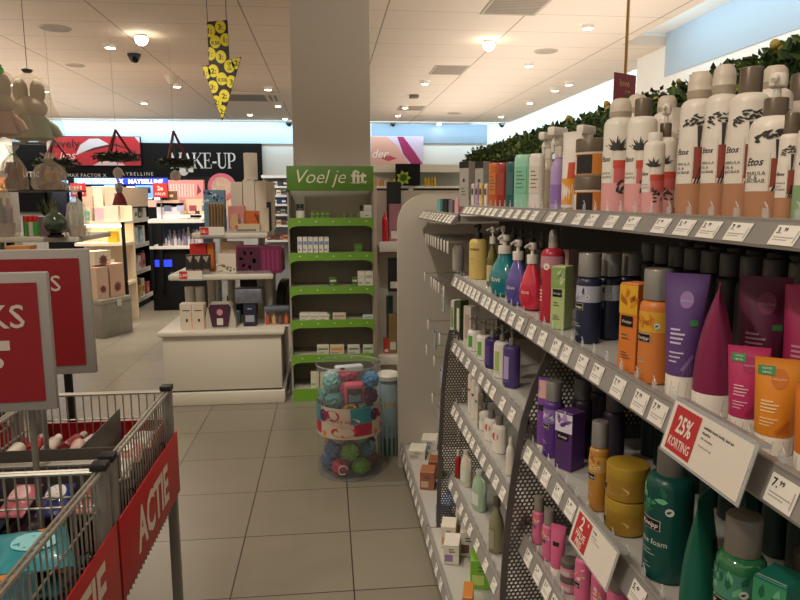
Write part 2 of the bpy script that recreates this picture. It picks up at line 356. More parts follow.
def price_label(parent, y, zt, zb, xt, xb, k, w=0.046):
    """paper ticket lying on the sloping face of a rail"""
    key = (k % len(PRICE), round(zt-zb, 4), round(xt-xb, 4), w)
    if key not in LABEL_MESH:
        mb = MB(); L = math.hypot(zt-zb, xt-xb); up = Vector((xt-xb, 0, zt-zb)).normalized(); n = Vector((-(zt-zb), 0, xt-xb)).normalized()
        def mp(u, v, e=0.0012): return tuple(up*v + Vector((0, -u, 0)) + n*e)
        h = L*0.86
        vs = [mp(-w/2, 0), mp(w/2, 0), mp(w/2, h), mp(-w/2, h)]; vs += [mp(u, v, 0.0003) for u, v in ((-w/2, 0), (w/2, 0), (w/2, h), (-w/2, h))]
        mb.add(vs, [(0, 1, 2, 3), (4, 5, 1, 0), (5, 6, 2, 1), (6, 7, 3, 2), (7, 4, 0, 3)], paper_m)
        f = lambda u, v: mp(u, v, 0.0016)
        a, c = PRICE[k % len(PRICE)].split('.')
        mb.print_text(f, a+'.', -w*0.4, h*0.58, h*0.42, ink, 'l', bold=0.02); mb.print_text(f, c, -w*0.16, h*0.70, h*0.25, ink, 'l', bold=0.02)
        mb.print_rect(f, -w*0.4, h*0.36, w*0.36, h*0.41, ink_soft, 1); mb.print_rect(f, -w*0.4, h*0.24, w*0.16, h*0.28, ink_soft, 1)
        mb.print_rect(f, w*0.40, h*0.15, w*0.44, h*0.75, ink_soft, 1)
        LABEL_MESH[key] = mb.build('price_label', parent)
        o = LABEL_MESH[key]
    else:
        o = LABEL_MESH[key].copy(); COL.objects.link(o); o.parent = parent
    o.location = (xb, y, zb+(zt-zb)*0.06); return o
CLIP = {}
def clip(parent, x, y, z):
    if 'c' not in CLIP:
        mb = MB(); mb.box((-0.002, -0.006, 0.009), (0.0, 0.006, 0.022), clip_m); mb.tube([(-0.001, -0.003, 0.022), (-0.001, 0.001, 0.028), (-0.001, 0.004, 0.030)], 0.0012, clip_m, 5); CLIP['c'] = mb.build('divider_clip', parent); o = CLIP['c']
    else:
        o = CLIP['c'].copy(); COL.objects.link(o); o.parent = parent
    o.location = (x, y, z)
def shelf(bay, y0, y1, xf, zt, zb, xback=0.95, n=11, skip=(), tilt=0.016, clips=True, seed=0, near_price=None):
    """one board with its ticket rail; xf is the foremost edge at the bottom of the rail"""
    rnd = random.Random(seed)
    mb = MB(); zs = zt-0.010; mb.box((xf+tilt+0.002, y0+0.001, zs-0.022), (xback, y1-0.006, zs), board_m, 0.0); s = mb.build('shelf', bay)
    mb = MB(); xt = xf+tilt
    mb.prism([(xt, zt), (xt+0.008, zt), (xt+0.008, zs-0.022), (xf+0.012, zb), (xf, zb), (xf-0.001, zb+0.004), (xt-0.003, zt-0.005), (xt-0.003, zt-0.001)], 'y', y0+0.001, y1-0.006, rail_m)
    mb.build('price_rail', s)
    k = 0; y = y1-0.05-rnd.random()*0.03
    while y > y0+0.04:
        if k not in skip and not (near_price is not None and y < 0.80): price_label(s, y, zt-0.006, zb+0.003, xt-0.004, xf-0.001, near_price if near_price is not None and y < 1.2 else rnd.randrange(8))
        y -= (y1-y0)/n*(0.75+0.5*rnd.random()); k += 1
    if clips:
        yy = y1-0.04
        while yy > y0+0.03: clip(s, xt+0.006, yy, zs); yy -= 0.062
    return s
XF = 0.498
def bay(name, label, y0, y1): return thing(name, label, 'shelving unit', (0, 0, 0), 0, None)
bayC = bay('shelving_bay', 'nearest grey shelving bay on the right holding tubes and green foam cans', 0.62, 1.66)
bayB = bay('shelving_bay', 'middle grey shelving bay on the right holding coloured pump bottles', 1.66, 2.70)
bayA = bay('shelving_bay', 'far grey shelving bay with peg hooks against the rounded white end panel', 2.70, 3.70)
Z_T, Z_1, Z_2, Z_3, Z_4, Z_N2, Z_N3, Z_B = 1.515, 1.236, 0.966, 0.696, 0.376, 0.910, 0.640, 0.140
for bb, y0, y1, sd in ((bayC, 0.62, 1.66, 1), (bayB, 1.66, 2.70, 2), (bayA, 2.70, 3.70, 3)):
    m = MB(); m.box((0.955, y0+0.001, 0.1), (0.985, y1-0.001, 1.715), back_m); m.build('back_panel', bb)
    m = MB(); m.box((0.43, y0+0.001, 0.0), (0.95, y1-0.001, 0.10), rail_dark); m.build('plinth', bb)
    shelf(bb, y0, y1, 0.392, 0.150, 0.098, 0.95, 9, clips=False, tilt=0.012, seed=sd)
shelf(bayC, 0.62, 1.66, 0.535, 1.525, 1.489, 0.95, 12, tilt=0.020, seed=12)
shelf(bayC, 0.62, 1.66, XF, 1.246, 1.199, 0.95, 13, skip=(9,), seed=13, near_price=5); price_label(bayC.children[-1], atX(783, 497, XF+0.006).y, 1.240, 1.202, XF+0.012, XF-0.001, 5)
shelf(bayC, 0.62, 1.66, XF, 0.920, 0.872, 0.95, 13, skip=(6, 7), seed=14)
shelf(bayC, 0.62, 1.66, XF, 0.650, 0.602, 0.95, 13, seed=15)
shelf(bayC, 0.62, 1.66, XF-0.02, 0.395, 0.348, 0.95, 13, clips=False, seed=16)
shelf(bayB, 1.66, 2.70, 0.535, 1.525, 1.489, 0.95, 13, tilt=0.020, seed=22)
shelf(bayB, 1.66, 2.70, XF, 1.246, 1.199, 0.95, 14, seed=23)
shelf(bayB, 1.66, 2.70, XF, 0.976, 0.929, 0.95, 11, seed=24)
shelf(bayB, 1.66, 2.70, XF, 0.706, 0.659, 0.95, 13, seed=25)
shelf(bayB, 1.66, 2.70, XF-0.01, 0.386, 0.339, 0.95, 10, seed=26)
# top basket shelf of the peg bay, a little lower
zA = atX(427, 213, 0.50); shelf(bayA, 2.70, 3.68, 0.497, 1.490, 1.445, 0.95, 12, tilt=0.03, clips=False, seed=32)
# perforated side panels with a sloping front edge between the bays
def divider(bb, y, px):
    pts = [atY(x, yy, y) for x, yy in px]; fr = [(p.x, p.z) for p in pts]
    m = MB()
    for (x0, z0), (x1, z1) in zip(fr, fr[1:]): m.prism([(x0, z0), (x1, z1), (x1+0.018, z1), (x0+0.018, z0)], 'y', y-0.0028, y+0.0028, rail_dark)
    m.build('divider_edge', bb)
    m = MB()
    for (x0, z0), (x1, z1) in zip(fr, fr[1:]): m.prism([(x0+0.018, z0), (x1+0.018, z1), (0.95, z1), (0.95, z0)], 'y', y-0.0015, y+0.0015, perf_m)
    m.build('perforated_panel', bb)
divider(bayC, 1.657, [(546, 352), (532, 385), (521, 420), (515, 450), (509, 490), (504, 530), (500, 590), (498, 660)])
divider(bayB, 2.697, [(449, 330), (445, 350), (441, 390), (438, 450), (437, 490), (436, 540)])
# peg hooks with ticket flags
flag_m = mat('dcd8d0', 0.5)
FLAG = {}
def hook(bb, y, z):
    if 'h' not in FLAG:
        m = MB(); m.tube([(0.0, 0, 0), (0.40, 0, 0)], 0.0025, mat('b8b6b2', 0.3, metal=0.8), 6); m.tube([(0, 0, 0), (-0.006, 0, 0.012)], 0.0025, mat('b8b6b2', 0.3, metal=0.8), 6); FLAG['h'] = m.build('peg_hook', bb)
        m = MB(); m.box((-0.012, -0.0175, -0.045), (-0.009, 0.0175, 0.004), flag_m, 0.0008); m.build('ticket', FLAG['h']); o = FLAG['h']
    else: o = dup(FLAG['h'], bb)
    o.location = (0.505, y, z)
for zrow, ys in ((1.37, [2.76, 2.84, 2.92, 3.0, 3.08, 3.15, 3.22, 3.30, 3.38]), (1.17, [2.85, 2.98, 3.06, 3.12, 3.2, 3.42]), (0.94, [2.95, 3.3]), (0.80, [2.8, 3.1, 3.35]), (0.60, [2.9, 3.15]), (0.45, [2.85, 3.0])):
    for y in ys: hook(bayA, y, zrow)
# rounded white end panel that closes the run
pL = atY(398, 300, 3.7).x; zt_ = 1.578; rr = 0.17
pts = [(pL, 0.0)]+[(pL+rr-rr*math.cos(a*PI/20), zt_-rr+rr*math.sin(a*PI/20)) for a in range(0, 11)]+[(1.45, zt_), (1.45, 0.0)]
m = MB(); m.prism(pts, 'y', 3.705, 3.745, mat('cfc8bb', 0.55)); o = m.build('end_panel'); tag(o, 'tall white end panel with a rounded top corner', 'panel')
m = MB(); m.box((0.955, 3.75, 0), (1.03, 4.6, 1.715), back_m, 0.004); tag(m.build('partition'), 'dark partition behind the white end panel', 'partition')
# leafy garland along the top of the shelving
leafs = [mat('3f5a2c', 0.6), mat('56702f', 0.6), mat('2c4424', 0.6), mat('7d8a3a', 0.6)]
def garland(name, label, y0, y1, x, z, n, spread, seed):
    rnd = random.Random(seed); m = MB()
    for i in range(n):
        y = y0+(y1-y0)*rnd.random(); a = rnd.random()*2*PI; r = spread*math.sqrt(rnd.random()); c = Vector((x+r*math.cos(a), y, z+abs(r*math.sin(a))*1.1-0.02))
        d = Vector((rnd.uniform(-1, 1), rnd.uniform(-1, 1), rnd.uniform(-0.4, 1))).normalized(); s = d.cross(Vector((rnd.random(), rnd.random(), rnd.random()))).normalized()
        L = rnd.uniform(0.018, 0.036); W = L*0.27; up = d.cross(s)*L*0.12
        m.add([c, c+d*L*0.5+s*W+up, c+d*L, c+d*L*0.5-s*W+up], [(0, 1, 2), (0, 2, 3)], leafs[rnd.choice((0, 0, 0, 1, 1, 2, 2, 3))])
    t = thing(name, label, 'garland', (0, 0, 0))
    m2 = MB(); m2.tube([(x, y0+(y1-y0)*k/12, z-0.012+0.008*math.sin(k*2)) for k in range(13)], 0.01, mat('3a3522', 0.8), 6); m2.build('stem', t)
    m3 = m
    for i in range(int((y1-y0)*14)):
        m3.sphere((x+rnd.uniform(-0.07, 0.03), rnd.uniform(y0, y1), z+rnd.uniform(0.02, spread)), rnd.uniform(0.006, 0.012), mat('c9b25a', 0.5), 8)
    m.build('leaves', t)  # the yellow berries are joined into this mesh with the leaves
    return t
garland('leaf_garland', 'green leafy garland along the top of the nearest shelving bay', 0.75, 1.62, 0.985, 1.775, 3600, 0.10, 5)
garland('leaf_garland', 'green leafy garland with yellow berries above the orange and mint bottles', 1.70, 4.5, 1.0, 1.775, 7000, 0.10, 6)

# ================================================================== goods on the shelves
def pl(h, r=0.35, coat=0.0): return mat(h, r, coat=coat)
def can_prof(r, h, sh=0.012, foot=0.003):
    """straight sided with rounded shoulder"""
    return [(r-foot, 0), (r, foot), (r, h-sh)] + [(r-sh*(1-math.cos(a)), h-sh+sh*math.sin(a)) for a in (0.4, 0.8, 1.2, PI/2)]
def cap_mesh(m, r, z0, z1, mm, e=0.003, n=24):
    m.lathe([(r, z0), (r, z1-e), (r-e*0.3, z1-e*0.3), (r-e, z1), (0.0001, z1)], mm, n, caps=False)
def leaf_pts(u, v, L, W, a):
    ca, sa = math.cos(a), math.sin(a); o = [(0, 0), (L*0.3, W), (L*0.65, W*0.8), (L, 0), (L*0.65, -W*0.8), (L*0.3, -W)]
    return [(u+x*ca-y*sa, v+x*sa+y*ca) for x, y in o]
def brand_box(m, mp, u, v, w, h, word, size=None):
    m.print_rect(mp, u-w/2, v, u+w/2, v+h, mat('16181a', 0.4), 3)
    lift = lambda a, b, f=mp: f(a, b)
    return word
def lift(mp, k=1.0):
    """a second layer of print just outside the first"""
    def f(u, v):
        p = Vector(mp(u, v)); q = Vector((p.x, p.y, 0)); n = q.normalized() if q.length > 1e-6 else Vector((0, -1, 0)); return tuple(p+n*0.0004*k)
    return f
def text_lines(m, mp, u, v, w, n, dv, mm, th=0.0018):
    for i in range(n):
        ww = w*(0.6+0.4*((i*37) % 5)/4); m.print_rect(mp, u-w/2, v-i*dv, u-w/2+ww, v-i*dv+th, mm, 2)

def spray_can(name, label, cat, pos, rz, r, h, body, cap, cap_h=0.03, cap_r=None, dome=False, group=None, art=None):
    """cylindrical can or bottle with a cap; art(m, mp, r, hb) prints on it"""
    t = thing(name, label, cat, pos, rz, group); hb = h-cap_h; cap_r = cap_r or r*0.82
    pr = can_prof(r, hb, min(0.02, r*0.55)); m = MB(); m.lathe(pr, body, 28)
    if art: art(m, round_map(pr), r, hb)
    m.build('body', t); m = MB()
    if dome: m.lathe([(cap_r*0.92, hb-0.001), (cap_r, hb+0.004), (cap_r*1.02, hb+cap_h*0.3), (cap_r*0.99, hb+cap_h*0.32), (cap_r, h-cap_h*0.45), (cap_r*0.9, h-cap_h*0.18), (cap_r*0.62, h-0.001), (0.0001, h)], cap, 24, caps=False); m.lathe([(cap_r*1.005, hb+0.001), (cap_r*1.03, hb+cap_h*0.28)], mat('b3a591', 0.45), 24, caps=False)
    else: cap_mesh(m, cap_r, hb-0.001, h, cap)
    m.build('cap', t); return t
def pump_head(t, z, rn, hp, col, stem=None, ry=0.0, nozzle=0.03):
    """collar, stem and nozzle of a pump, built on z"""
    m = MB(); M = Matrix.Rotation(ry, 4, 'Z')
    cap_mesh(m, rn, z-0.001, z+hp*0.42, stem or col, 0.002, 20); m.build('collar', t)
    m = MB(); m.lathe([(rn*0.35, z+hp*0.4), (rn*0.35, z+hp*0.68)], col, 12, caps=False)
    m.lathe([(rn*0.55, z+hp*0.66), (rn*0.72, z+hp*0.70), (rn*0.74, z+hp*0.92), (rn*0.6, z+hp), (0.0001, z+hp)], col, 18, caps=False)
    m.tube([(0, 0, z+hp*0.86), (0, -nozzle*0.6, z+hp*0.88), (0, -nozzle, z+hp*0.80)], [rn*0.38, rn*0.3, rn*0.22], col, 10, M=M); m.build('pump_head', t)
def pump_bottle(name, label, cat, pos, rz, r, h, body, pump, hp=0.045, prof=None, sy=1.0, group=None, art=None, collar=None, rn=None, nozzle=0.03, ry=0.0):
    t = thing(name, label, cat, pos, rz, group); hb = h-hp
    pr = prof(r, hb) if prof else can_prof(r, hb, min(0.02, r*0.6)); m = MB(); m.lathe(pr, body, 28, 1.0, sy)
    if art: art(m, round_map(pr, 1.0, sy), r, hb)
    m.build('body', t); pump_head(t, hb, rn or r*0.45, hp, pump, collar, ry, nozzle); return t
def teardrop(r, h): return [(r*0.5, 0), (r*0.78, h*0.04), (r, h*0.28), (r*0.98, h*0.45), (r*0.78, h*0.68), (r*0.5, h*0.86), (r*0.34, h*0.97), (r*0.3, h)]
def round_shoulder(r, h): return [(r-0.004, 0), (r, 0.005), (r, h*0.72), (r*0.93, h*0.84), (r*0.72, h*0.93), (r*0.42, h*0.985), (r*0.36, h)]
def bottle_neck(r, h): return [(r-0.004, 0), (r, 0.005), (r, h*0.6), (r*0.85, h*0.72), (r*0.5, h*0.86), (r*0.38, h*0.94), (r*0.38, h)]
def cap_bottle(name, label, cat, pos, rz, r, h, body, cap, prof=round_shoulder, cap_h=0.025, cap_r=None, sy=1.0, group=None, art=None, dome=False):
    t = thing(name, label, cat, pos, rz, group); hb = h-cap_h; pr = prof(r, hb); m = MB(); m.lathe(pr, body, 28, 1.0, sy)
    if art: art(m, round_map(pr, 1.0, sy), r, hb)
    m.build('body', t); m = MB(); cap_mesh(m, cap_r or pr[-1][0]*1.25, hb-0.001, h, cap, 0.003); m.build('cap', t); return t
def tube_pack(name, label, cat, pos, rz, r, h, wtop, body, cap, cap_h=0.022, group=None, art=None, cap_r=None):
    """standing tube: round cap below, flat crimp above"""
    t = thing(name, label, cat, pos, rz, group); n = 28; rings = []; K = 9
    def sec(f):          # f 0 at the cap, 1 at the crimp
        e = f**1.15; return r+(wtop/2-r)*e, r*(1-f**2.1)+0.0012*f
    zc = h*0.955
    for k in range(K+1):
        f = k/K; a, bb = sec(f); z = cap_h+(zc-cap_h)*f; rings.append([(a*math.sin(2*PI*i/n), -bb*math.cos(2*PI*i/n), z) for i in range(n)])
    rings.append([(wtop/2*(1 if math.sin(2*PI*i/n) > 0 else -1)*abs(math.sin(2*PI*i/n))**0.5, -0.0012*math.cos(2*PI*i/n), h) for i in range(n)])
    m = MB(); m.loft(rings, body)
    def mp(u, v):
        f = min(1, max(0, (v-cap_h)/(zc-cap_h))); a, bb = sec(f); x = max(-0.995, min(0.995, u/a)); return (u, -bb*math.sqrt(1-x*x)-0.0006, v)
    if art: art(m, mp, r, h)
    m.build('body', t); m = MB(); cr = cap_r or r*1.0; cap_mesh(m, cr, 0, cap_h, cap, 0.002)
    for k in range(5):
        a = -1.1+k*0.5; m.add([(cr*1.004*math.sin(a+da), -cr*1.004*math.cos(a+da), z) for da, z in ((0, cap_h*0.2), (0.03, cap_h*0.2), (0.13, cap_h*0.8), (0.10, cap_h*0.8))], [(0, 1, 2, 3)], mat('b7aea2', 0.5))
    m.build('cap', t); return t
def carton(name, label, cat, pos, rz, w, d, h, body, group=None, art=None, parent=None):
    """box; its printed front faces -Y, and the origin is under its middle"""
    m = MB(); m.box((-w/2, -d/2, 0), (w/2, d/2, h), body, min(0.0012, h*0.05), seg=1)
    if art: art(m, flat_map((0, -d/2-0.0004, 0), (1, 0, 0), (0, 0, 1)), w, h)
    m.box((-w/2+0.002, -d/2+0.004, h), (w/2-0.002, -d/2+0.0048, h+0.0004), mat('d9d4ca', 0.6))
    o = m.build(name); tag(o, label, cat, group, pos, rz); return o
def jar(name, label, cat, pos, rz, r, h, body, lid, lid_h, group=None, art=None, over=1.02):
    t = thing(name, label, cat, pos, rz, group); hb = h-lid_h; pr = [(r-0.004, 0), (r, 0.004), (r, hb)]; m = MB(); m.lathe(pr, body, 32)
    if art: art(m, round_map(pr), r, hb)
    m.build('body', t); m = MB(); cap_mesh(m, r*over, hb, h, lid, 0.003, 32); m.build('lid', t); return t

# ---- the printing
white = pl('efe7da'); warmwhite = pl('e9dccb'); greycap = pl('8a8276', 0.35); brown_cap = mat('6e6051', 0.35, metal=0.3)
blk = mat('1d1b1a', 0.5); dgrey = mat('3c3936', 0.5)
def scribble(m, mp, u, v, w, mm):
    """the slanting handwritten word on the white bottles"""
    m.print_text(mp, 'Etos', u, v, w*0.42, mm, 'c', shear=0.35, bold=0.02)
def palm_art(seed, kind):
    def f(m, mp, r, hb):
        rnd = random.Random(seed); L2 = lift(mp); L3 = lift(mp, 2); c = 0.0
        if kind == 'baobab':
            m.print_rect(mp, -r*1.9, 0.0015, r*1.9, hb*0.30, mat('bd8763', 0.5), 18); m.print_rect(mp, r*0.25, hb*0.34, r*1.9, hb*0.60, mat('9a4a3c', 0.5), 10)
            m.print_rect(mp, -r*1.9, hb*0.30, r*0.25, hb*0.36, mat('d8a98a', 0.5), 8)
            for k in range(9): m.print_poly(L2, [(r*(0.3+k*0.16), hb*0.30), (r*(0.38+k*0.16), hb*0.30), (r*(0.7+k*0.13), hb*0.44), (r*(0.62+k*0.13), hb*0.44)], blk)
            for k in range(40):
                u = r*(0.35+rnd.uniform(-0.95, 0.95)); v = hb*(0.775+0.05*math.cos((u/r-0.35)*1.5)+rnd.uniform(-0.04, 0.03)); m.print_poly(L2, leaf_pts(u, v, r*0.32, r*0.055, rnd.uniform(-0.6, 0.6)), dgrey)
            m.print_poly(L2, [(r*0.42, hb*0.60), (r*0.55, hb*0.60), (r*0.62, hb*0.77), (r*0.36, hb*0.77)], dgrey)
            m.print_rect(L2, -r*1.0, hb*0.30, r*0.2, hb*0.66, white, 8)
            scribble(m, L3, -r*0.45, hb*0.54, r*1.1, blk)
            for i, w in enumerate(('MARULA', 'OIL &', 'BAOBAB')): m.print_text(L3, w, -r*0.85, hb*(0.45-0.035*i), r*0.24, dgrey, 'l')
        elif kind == 'agave':
            m.print_rect(mp, -r*1.9, 0.0015, r*1.9, hb*0.33, mat('e9a6a3', 0.5), 18); m.print_rect(mp, r*0.2, hb*0.33, r*1.9, hb*0.5, mat('d86a68', 0.5), 10)
            m.print_rect(L2, r*0.15, hb*0.48, r*1.9, hb*0.56, mat('d4533f', 0.5), 10)
            for k in range(15):
                a = 0.15+k*0.2; m.print_poly(L2, leaf_pts(r*0.35, hb*0.66, r*(0.75+0.25*math.sin(k*2.1)), r*0.07, a), dgrey)
            for k in range(10): m.print_poly(L2, leaf_pts(r*(0.3+rnd.random()), hb*(0.2+0.14*rnd.random()), r*0.5, r*0.1, rnd.uniform(-0.5, 1.5)), dgrey)
            m.print_rect(L2, -r*1.0, hb*0.33, r*0.1, hb*0.66, white, 8)
            scribble(m, L3, -r*0.45, hb*0.55, r*1.1, blk)
            for i, w in enumerate(('AGAVE &', 'PINEAPPLE')): m.print_text(L3, w, -r*0.85, hb*(0.42-0.04*i), r*0.2, dgrey, 'l')
        else:
            m.print_rect(mp, -r*1.9, 0.0015, r*1.9, hb*0.40, mat('8fb07f', 0.5), 18); scribble(m, mp, -r*0.3, hb*0.6, r*1.1, blk)
    return f
def herbal_art(word, seed, leafcol, band=None, lines=True):
    def f(m, mp, r, hb):
        rnd = random.Random(seed); L2 = lift(mp); L3 = lift(mp, 2)
        if band: m.print_rect(mp, -r*2.2, hb*0.62, r*2.2, hb*0.86, band, 18)
        for k in range(10): m.print_poly(L2, leaf_pts(-r*0.5+rnd.uniform(-0.4, 1.2)*r, hb*0.72+rnd.uniform(-0.08, 0.10)*hb, r*0.6, r*0.13, rnd.uniform(0, PI)), leafcol[k % len(leafcol)])
        m.print_rect(L2, -r*0.62, hb*0.50, r*0.42, hb*0.60, mat('c9c4b6', 0.4), 5); m.print_rect(L3, -r*0.58, hb*0.505, r*0.38, hb*0.595, mat('10130f', 0.4), 5)
        m.print_text(lift(mp, 3), 'Kneipp', -r*0.1, hb*0.53, r*0.30, white, 'c', bold=0.01, shear=0.2)
        if word: m.print_text(L2, word, -r*0.55, hb*0.36, r*0.36, mat('cfd8cf', 0.5), 'l')
        if lines: text_lines(m, L2, -r*0.05, hb*0.29, r*0.9, 2, hb*0.035, mat('aab8ae', 0.5), 0.0016); text_lines(m, L2, -r*0.15, hb*0.16, r*0.7, 2, hb*0.035, mat('aab8ae', 0.5), 0.0014)
        m.print_poly(L3, [(r*0.75+r*0.18*math.cos(a*PI/6), hb*0.70+r*0.18*math.sin(a*PI/6)) for a in range(12)], mat('dfe3dc', 0.4)); m.print_poly(lift(mp, 3), leaf_pts(r*0.63, hb*0.69, r*0.24, r*0.05, 0.5), mat('2c3b30', 0.4))
    return f
def tube_art(seed, text_col, flower, small=False, tick=True):
    def f(m, mp, r, h):
        rnd = random.Random(seed); L2 = lambda u, v: (lambda p: (p[0], p[1]-0.0004, p[2]))(mp(u, v))
        m.print_poly(mp, [(r*0.1+r*0.42*math.cos(a*PI/10), h*0.80+r*0.55*math.sin(a*PI/10)) for a in range(20)], flower); m.print_text(L2, 'WELEDA', r*0.1, h*0.785, r*0.17, text_col, 'c', space=1.1)
        for i in range(4): m.print_rect(L2, -r*0.75, h*(0.56-0.035*i), -r*0.75+r*(0.6+0.3*((i*3) % 4)/3), h*(0.575-0.035*i), text_col, 3)
        for i in range(3): m.print_rect(L2, -r*0.75, h*(0.38-0.035*i), -r*0.75+r*(0.9-0.2*i), h*(0.392-0.035*i), text_col, 3)
        for k in range(6):
            u = r*(0.15+0.1*k); v = h*(0.16+0.02*k); m.print_rect(mp, u-0.00035, h*0.2+h*0.02*(k % 3), u+0.00035, v+h*0.1, flower, 1)
            for a in range(5): m.print_poly(L2, leaf_pts(u, v+h*0.1, r*0.15, r*0.05, a*1.256), flower)
        if tick: m.print_rect(L2, r*0.42, h*0.60, r*0.86, h*0.645, mat('3f8a4a', 0.5), 3)
    return f

CAM_IN = -PI/2          # turns a printed front from -Y to -X, to face the aisle
XMIN = {Z_T: 0.568, Z_1: 0.527, Z_2: 0.527, Z_3: 0.527, Z_N2: 0.527, Z_N3: 0.527, Z_4: 0.517, Z_B: 0.416}
def sh(x, yb, yt, w, z, X=None):
    """stand on the board at height z, clear of the rail lip"""
    p, ww, h = fit(x, yb, yt, w, z=z, X=X)
    lim = XMIN.get(z, 0)+ww*0.52
    if p.x < lim: p, ww, h = fit(x, yb, yt, w, z=z, X=lim)
    p.z += 0.0008; return p, ww, h

# ---------------- top shelf, nearest bay: white body care with trees and agaves
T = Z_T
def etos(kind, x, yt, w, X, label, style, seed, yb=208, cap_px=26, capc=None, rz=-0.88):
    p, ww, h = sh(x, yb, yt, w, T, X); r = ww/2; s = depth(p)/FOC
    art = palm_art(seed, kind); g = None
    if style == 'foam': return spray_can('foam_can', label, 'can', p, rz, r, h, white, capc or pl('ddd0bd', 0.4), cap_px*s, r*0.68, True, g, art)
    if style == 'bottle': return spray_can('body_wash_bottle', label, 'bottle', p, rz, r, h, white, brown_cap, cap_px*s, r*0.58, False, g, art)
    if style == 'pump': return pump_bottle('lotion_bottle', label, 'bottle', p, rz, r, h, white, white, cap_px*s, None, 1.0, g, art, brown_cap, r*0.5, 0.02)
    if style == 'small': return spray_can('travel_bottle', label, 'bottle', p, rz, r, h, white, capc or brown_cap, cap_px*s, r*0.7, False, g, art)
FX = 0.592
etos('green', 813, 96, 40, FX-0.02, 'white and green bottle at the right end of the top shelf', 'foam', 1, cap_px=26)
etos('baobab', 784, 113, 20, FX-0.015, 'small brown and white travel bottle at the right of the top shelf', 'small', 2, cap_px=20)
etos('baobab', 767, 74, 44, FX+0.008, 'white lotion bottle with grey brown collar and white pump', 'pump', 3, cap_px=40)
etos('baobab', 741, 68, 36, FX+0.012, 'white bottle with tree drawing and tall grey brown cap', 'bottle', 4, cap_px=24)
etos('baobab', 715, 65, 31, FX+0.004, 'white foam can with pale dome cap beside the grey brown capped tree bottle', 'foam', 5, cap_px=28)
etos('baobab', 692, 72, 33, FX, 'white foam can with pale dome cap, left one of the brown based pair', 'foam', 6, cap_px=26)
etos('baobab', 764, 66, 34, 0.695, 'white foam can behind the lotion pump on the top shelf', 'foam', 7, cap_px=22)
etos('baobab', 792, 74, 38, 0.78, 'dark capped bottle behind the small brown travel bottle', 'bottle', 8, cap_px=26)
p, w, h = sh(675, 207, 108, 15, T, FX+0.11)
tube_pack('hand_cream_tube', 'narrow white tube of small print between pink and brown bottles', 'tube', p, 0.25, 0.017, h, 0.045, white, brown_cap, 0.016, None, lambda m, mp, r, h: [text_lines(m, mp, 0, h*(0.3+0.08*i), r*1.5, 2, h*0.03, mat('8f877c', 0.5), 0.0014) for i in range(7)])
etos('agave', 661, 104, 22, FX+0.055, 'pink agave lotion bottle with grey brown collar and white pump', 'pump', 11, cap_px=32)
etos('agave', 651, 133, 20, FX-0.015, 'small pink agave travel bottle with white cap', 'small', 12, cap_px=8, capc=white)
etos('agave', 638, 99, 28, FX+0.005, 'pink agave bottle with tall grey brown cap', 'bottle', 13, cap_px=17)
etos('agave', 616, 99, 30, FX, 'white and pink foam can with agave leaves beside the stacked body butter tubs', 'foam', 14, cap_px=18)
etos('agave', 632, 95, 28, 0.67, 'white foam can behind the pink agave foam can', 'foam', 15, cap_px=18)
etos('agave', 661, 96, 26, 0.70, 'white domed foam can behind the pink agave pump bottle', 'foam', 16, cap_px=16)
def butter_art(m, mp, r, hb):
    m.print_rect(mp, -r*1.9, hb*0.08, r*1.9, hb*0.92, mat('d98a3a', 0.5), 16); m.print_rect(lift(mp), -r*0.1, hb*0.12, r*1.0, hb*0.88, blk, 8); m.print_rect(lift(mp, 2), -r*1.0, hb*0.08, -r*0.15, hb*0.8, white, 6)
    text_lines(m, lift(mp, 3), -r*0.55, hb*0.6, r*0.6, 4, hb*0.13, dgrey, 0.0012)
p, w, h = sh(590, 208, 177, 31, T, FX+0.02)
jar('body_butter_tub', 'lower orange and black tub with grey lid of the stack on the top shelf', 'tub', p, CAM_IN+0.3, w/2, h, white, brown_cap, h*0.36, None, butter_art, 1.04)
jar('body_butter_tub', 'upper orange and black tub with grey lid of the stack on the top shelf', 'tub', (p.x, p.y, T+h+0.0005), CAM_IN+0.2, w/2, h*1.02, white, brown_cap, h*0.36, None, butter_art, 1.04)
# trigger mists, tubes and refill bottles further along
def trigger_bottle(name, label, pos, rz, r, h, liquid, hd, body_cap=white, band=None, fill=1.0):
    t = thing(name, label, 'bottle', pos, rz); hb = h-hd; pr = round_shoulder(r, hb); m = MB(); m.lathe(pr, liquid, 24)
    if band: m.print_rect(round_map(pr), -r*1.8, hb*0.15, r*1.8, hb*0.5, band, 14)
    m.build('body', t); m = MB(); cap_mesh(m, r*0.5, hb-0.001, hb+hd*0.4, body_cap); m.build('collar', t)
    m = MB(); q = hb+hd*0.4; m.box((-0.009, -0.012, q), (0.009, 0.014, q+hd*0.32), body_cap, 0.003); m.box((-0.011, -0.042, q+hd*0.30), (0.011, 0.026, q+hd*0.6), body_cap, 0.005); m.tube([(0, -0.018, q+hd*0.3), (0, -0.03, q+hd*0.05), (0, -0.026, q-hd*0.25)], 0.005, body_cap, 8); m.build('trigger_head', t); return t
for x, yt, w, X, col, l, bd in [(557, 128, 15, 0.60, 'b79bd0', 'lavender mist bottle with white trigger, right one of two', '9a78bd'), (547, 133, 14, 0.66, 'c9bda6', 'clear beige mist bottle with white trigger, left one of two', None), (585, 126, 17, 0.68, 'ece4d8', 'white trigger bottle behind the stacked body butter tubs', None)]:
    p, ww, h = sh(x, 206, yt, w, T, X); trigger_bottle('mist_bottle', l, p, -0.9, ww/2, h, mat(col, 0.15, coat=0.5), 0.075, white, mat(bd, 0.3) if bd else None)
p, w, h = sh(570, 206, 132, 18, T, 0.60)
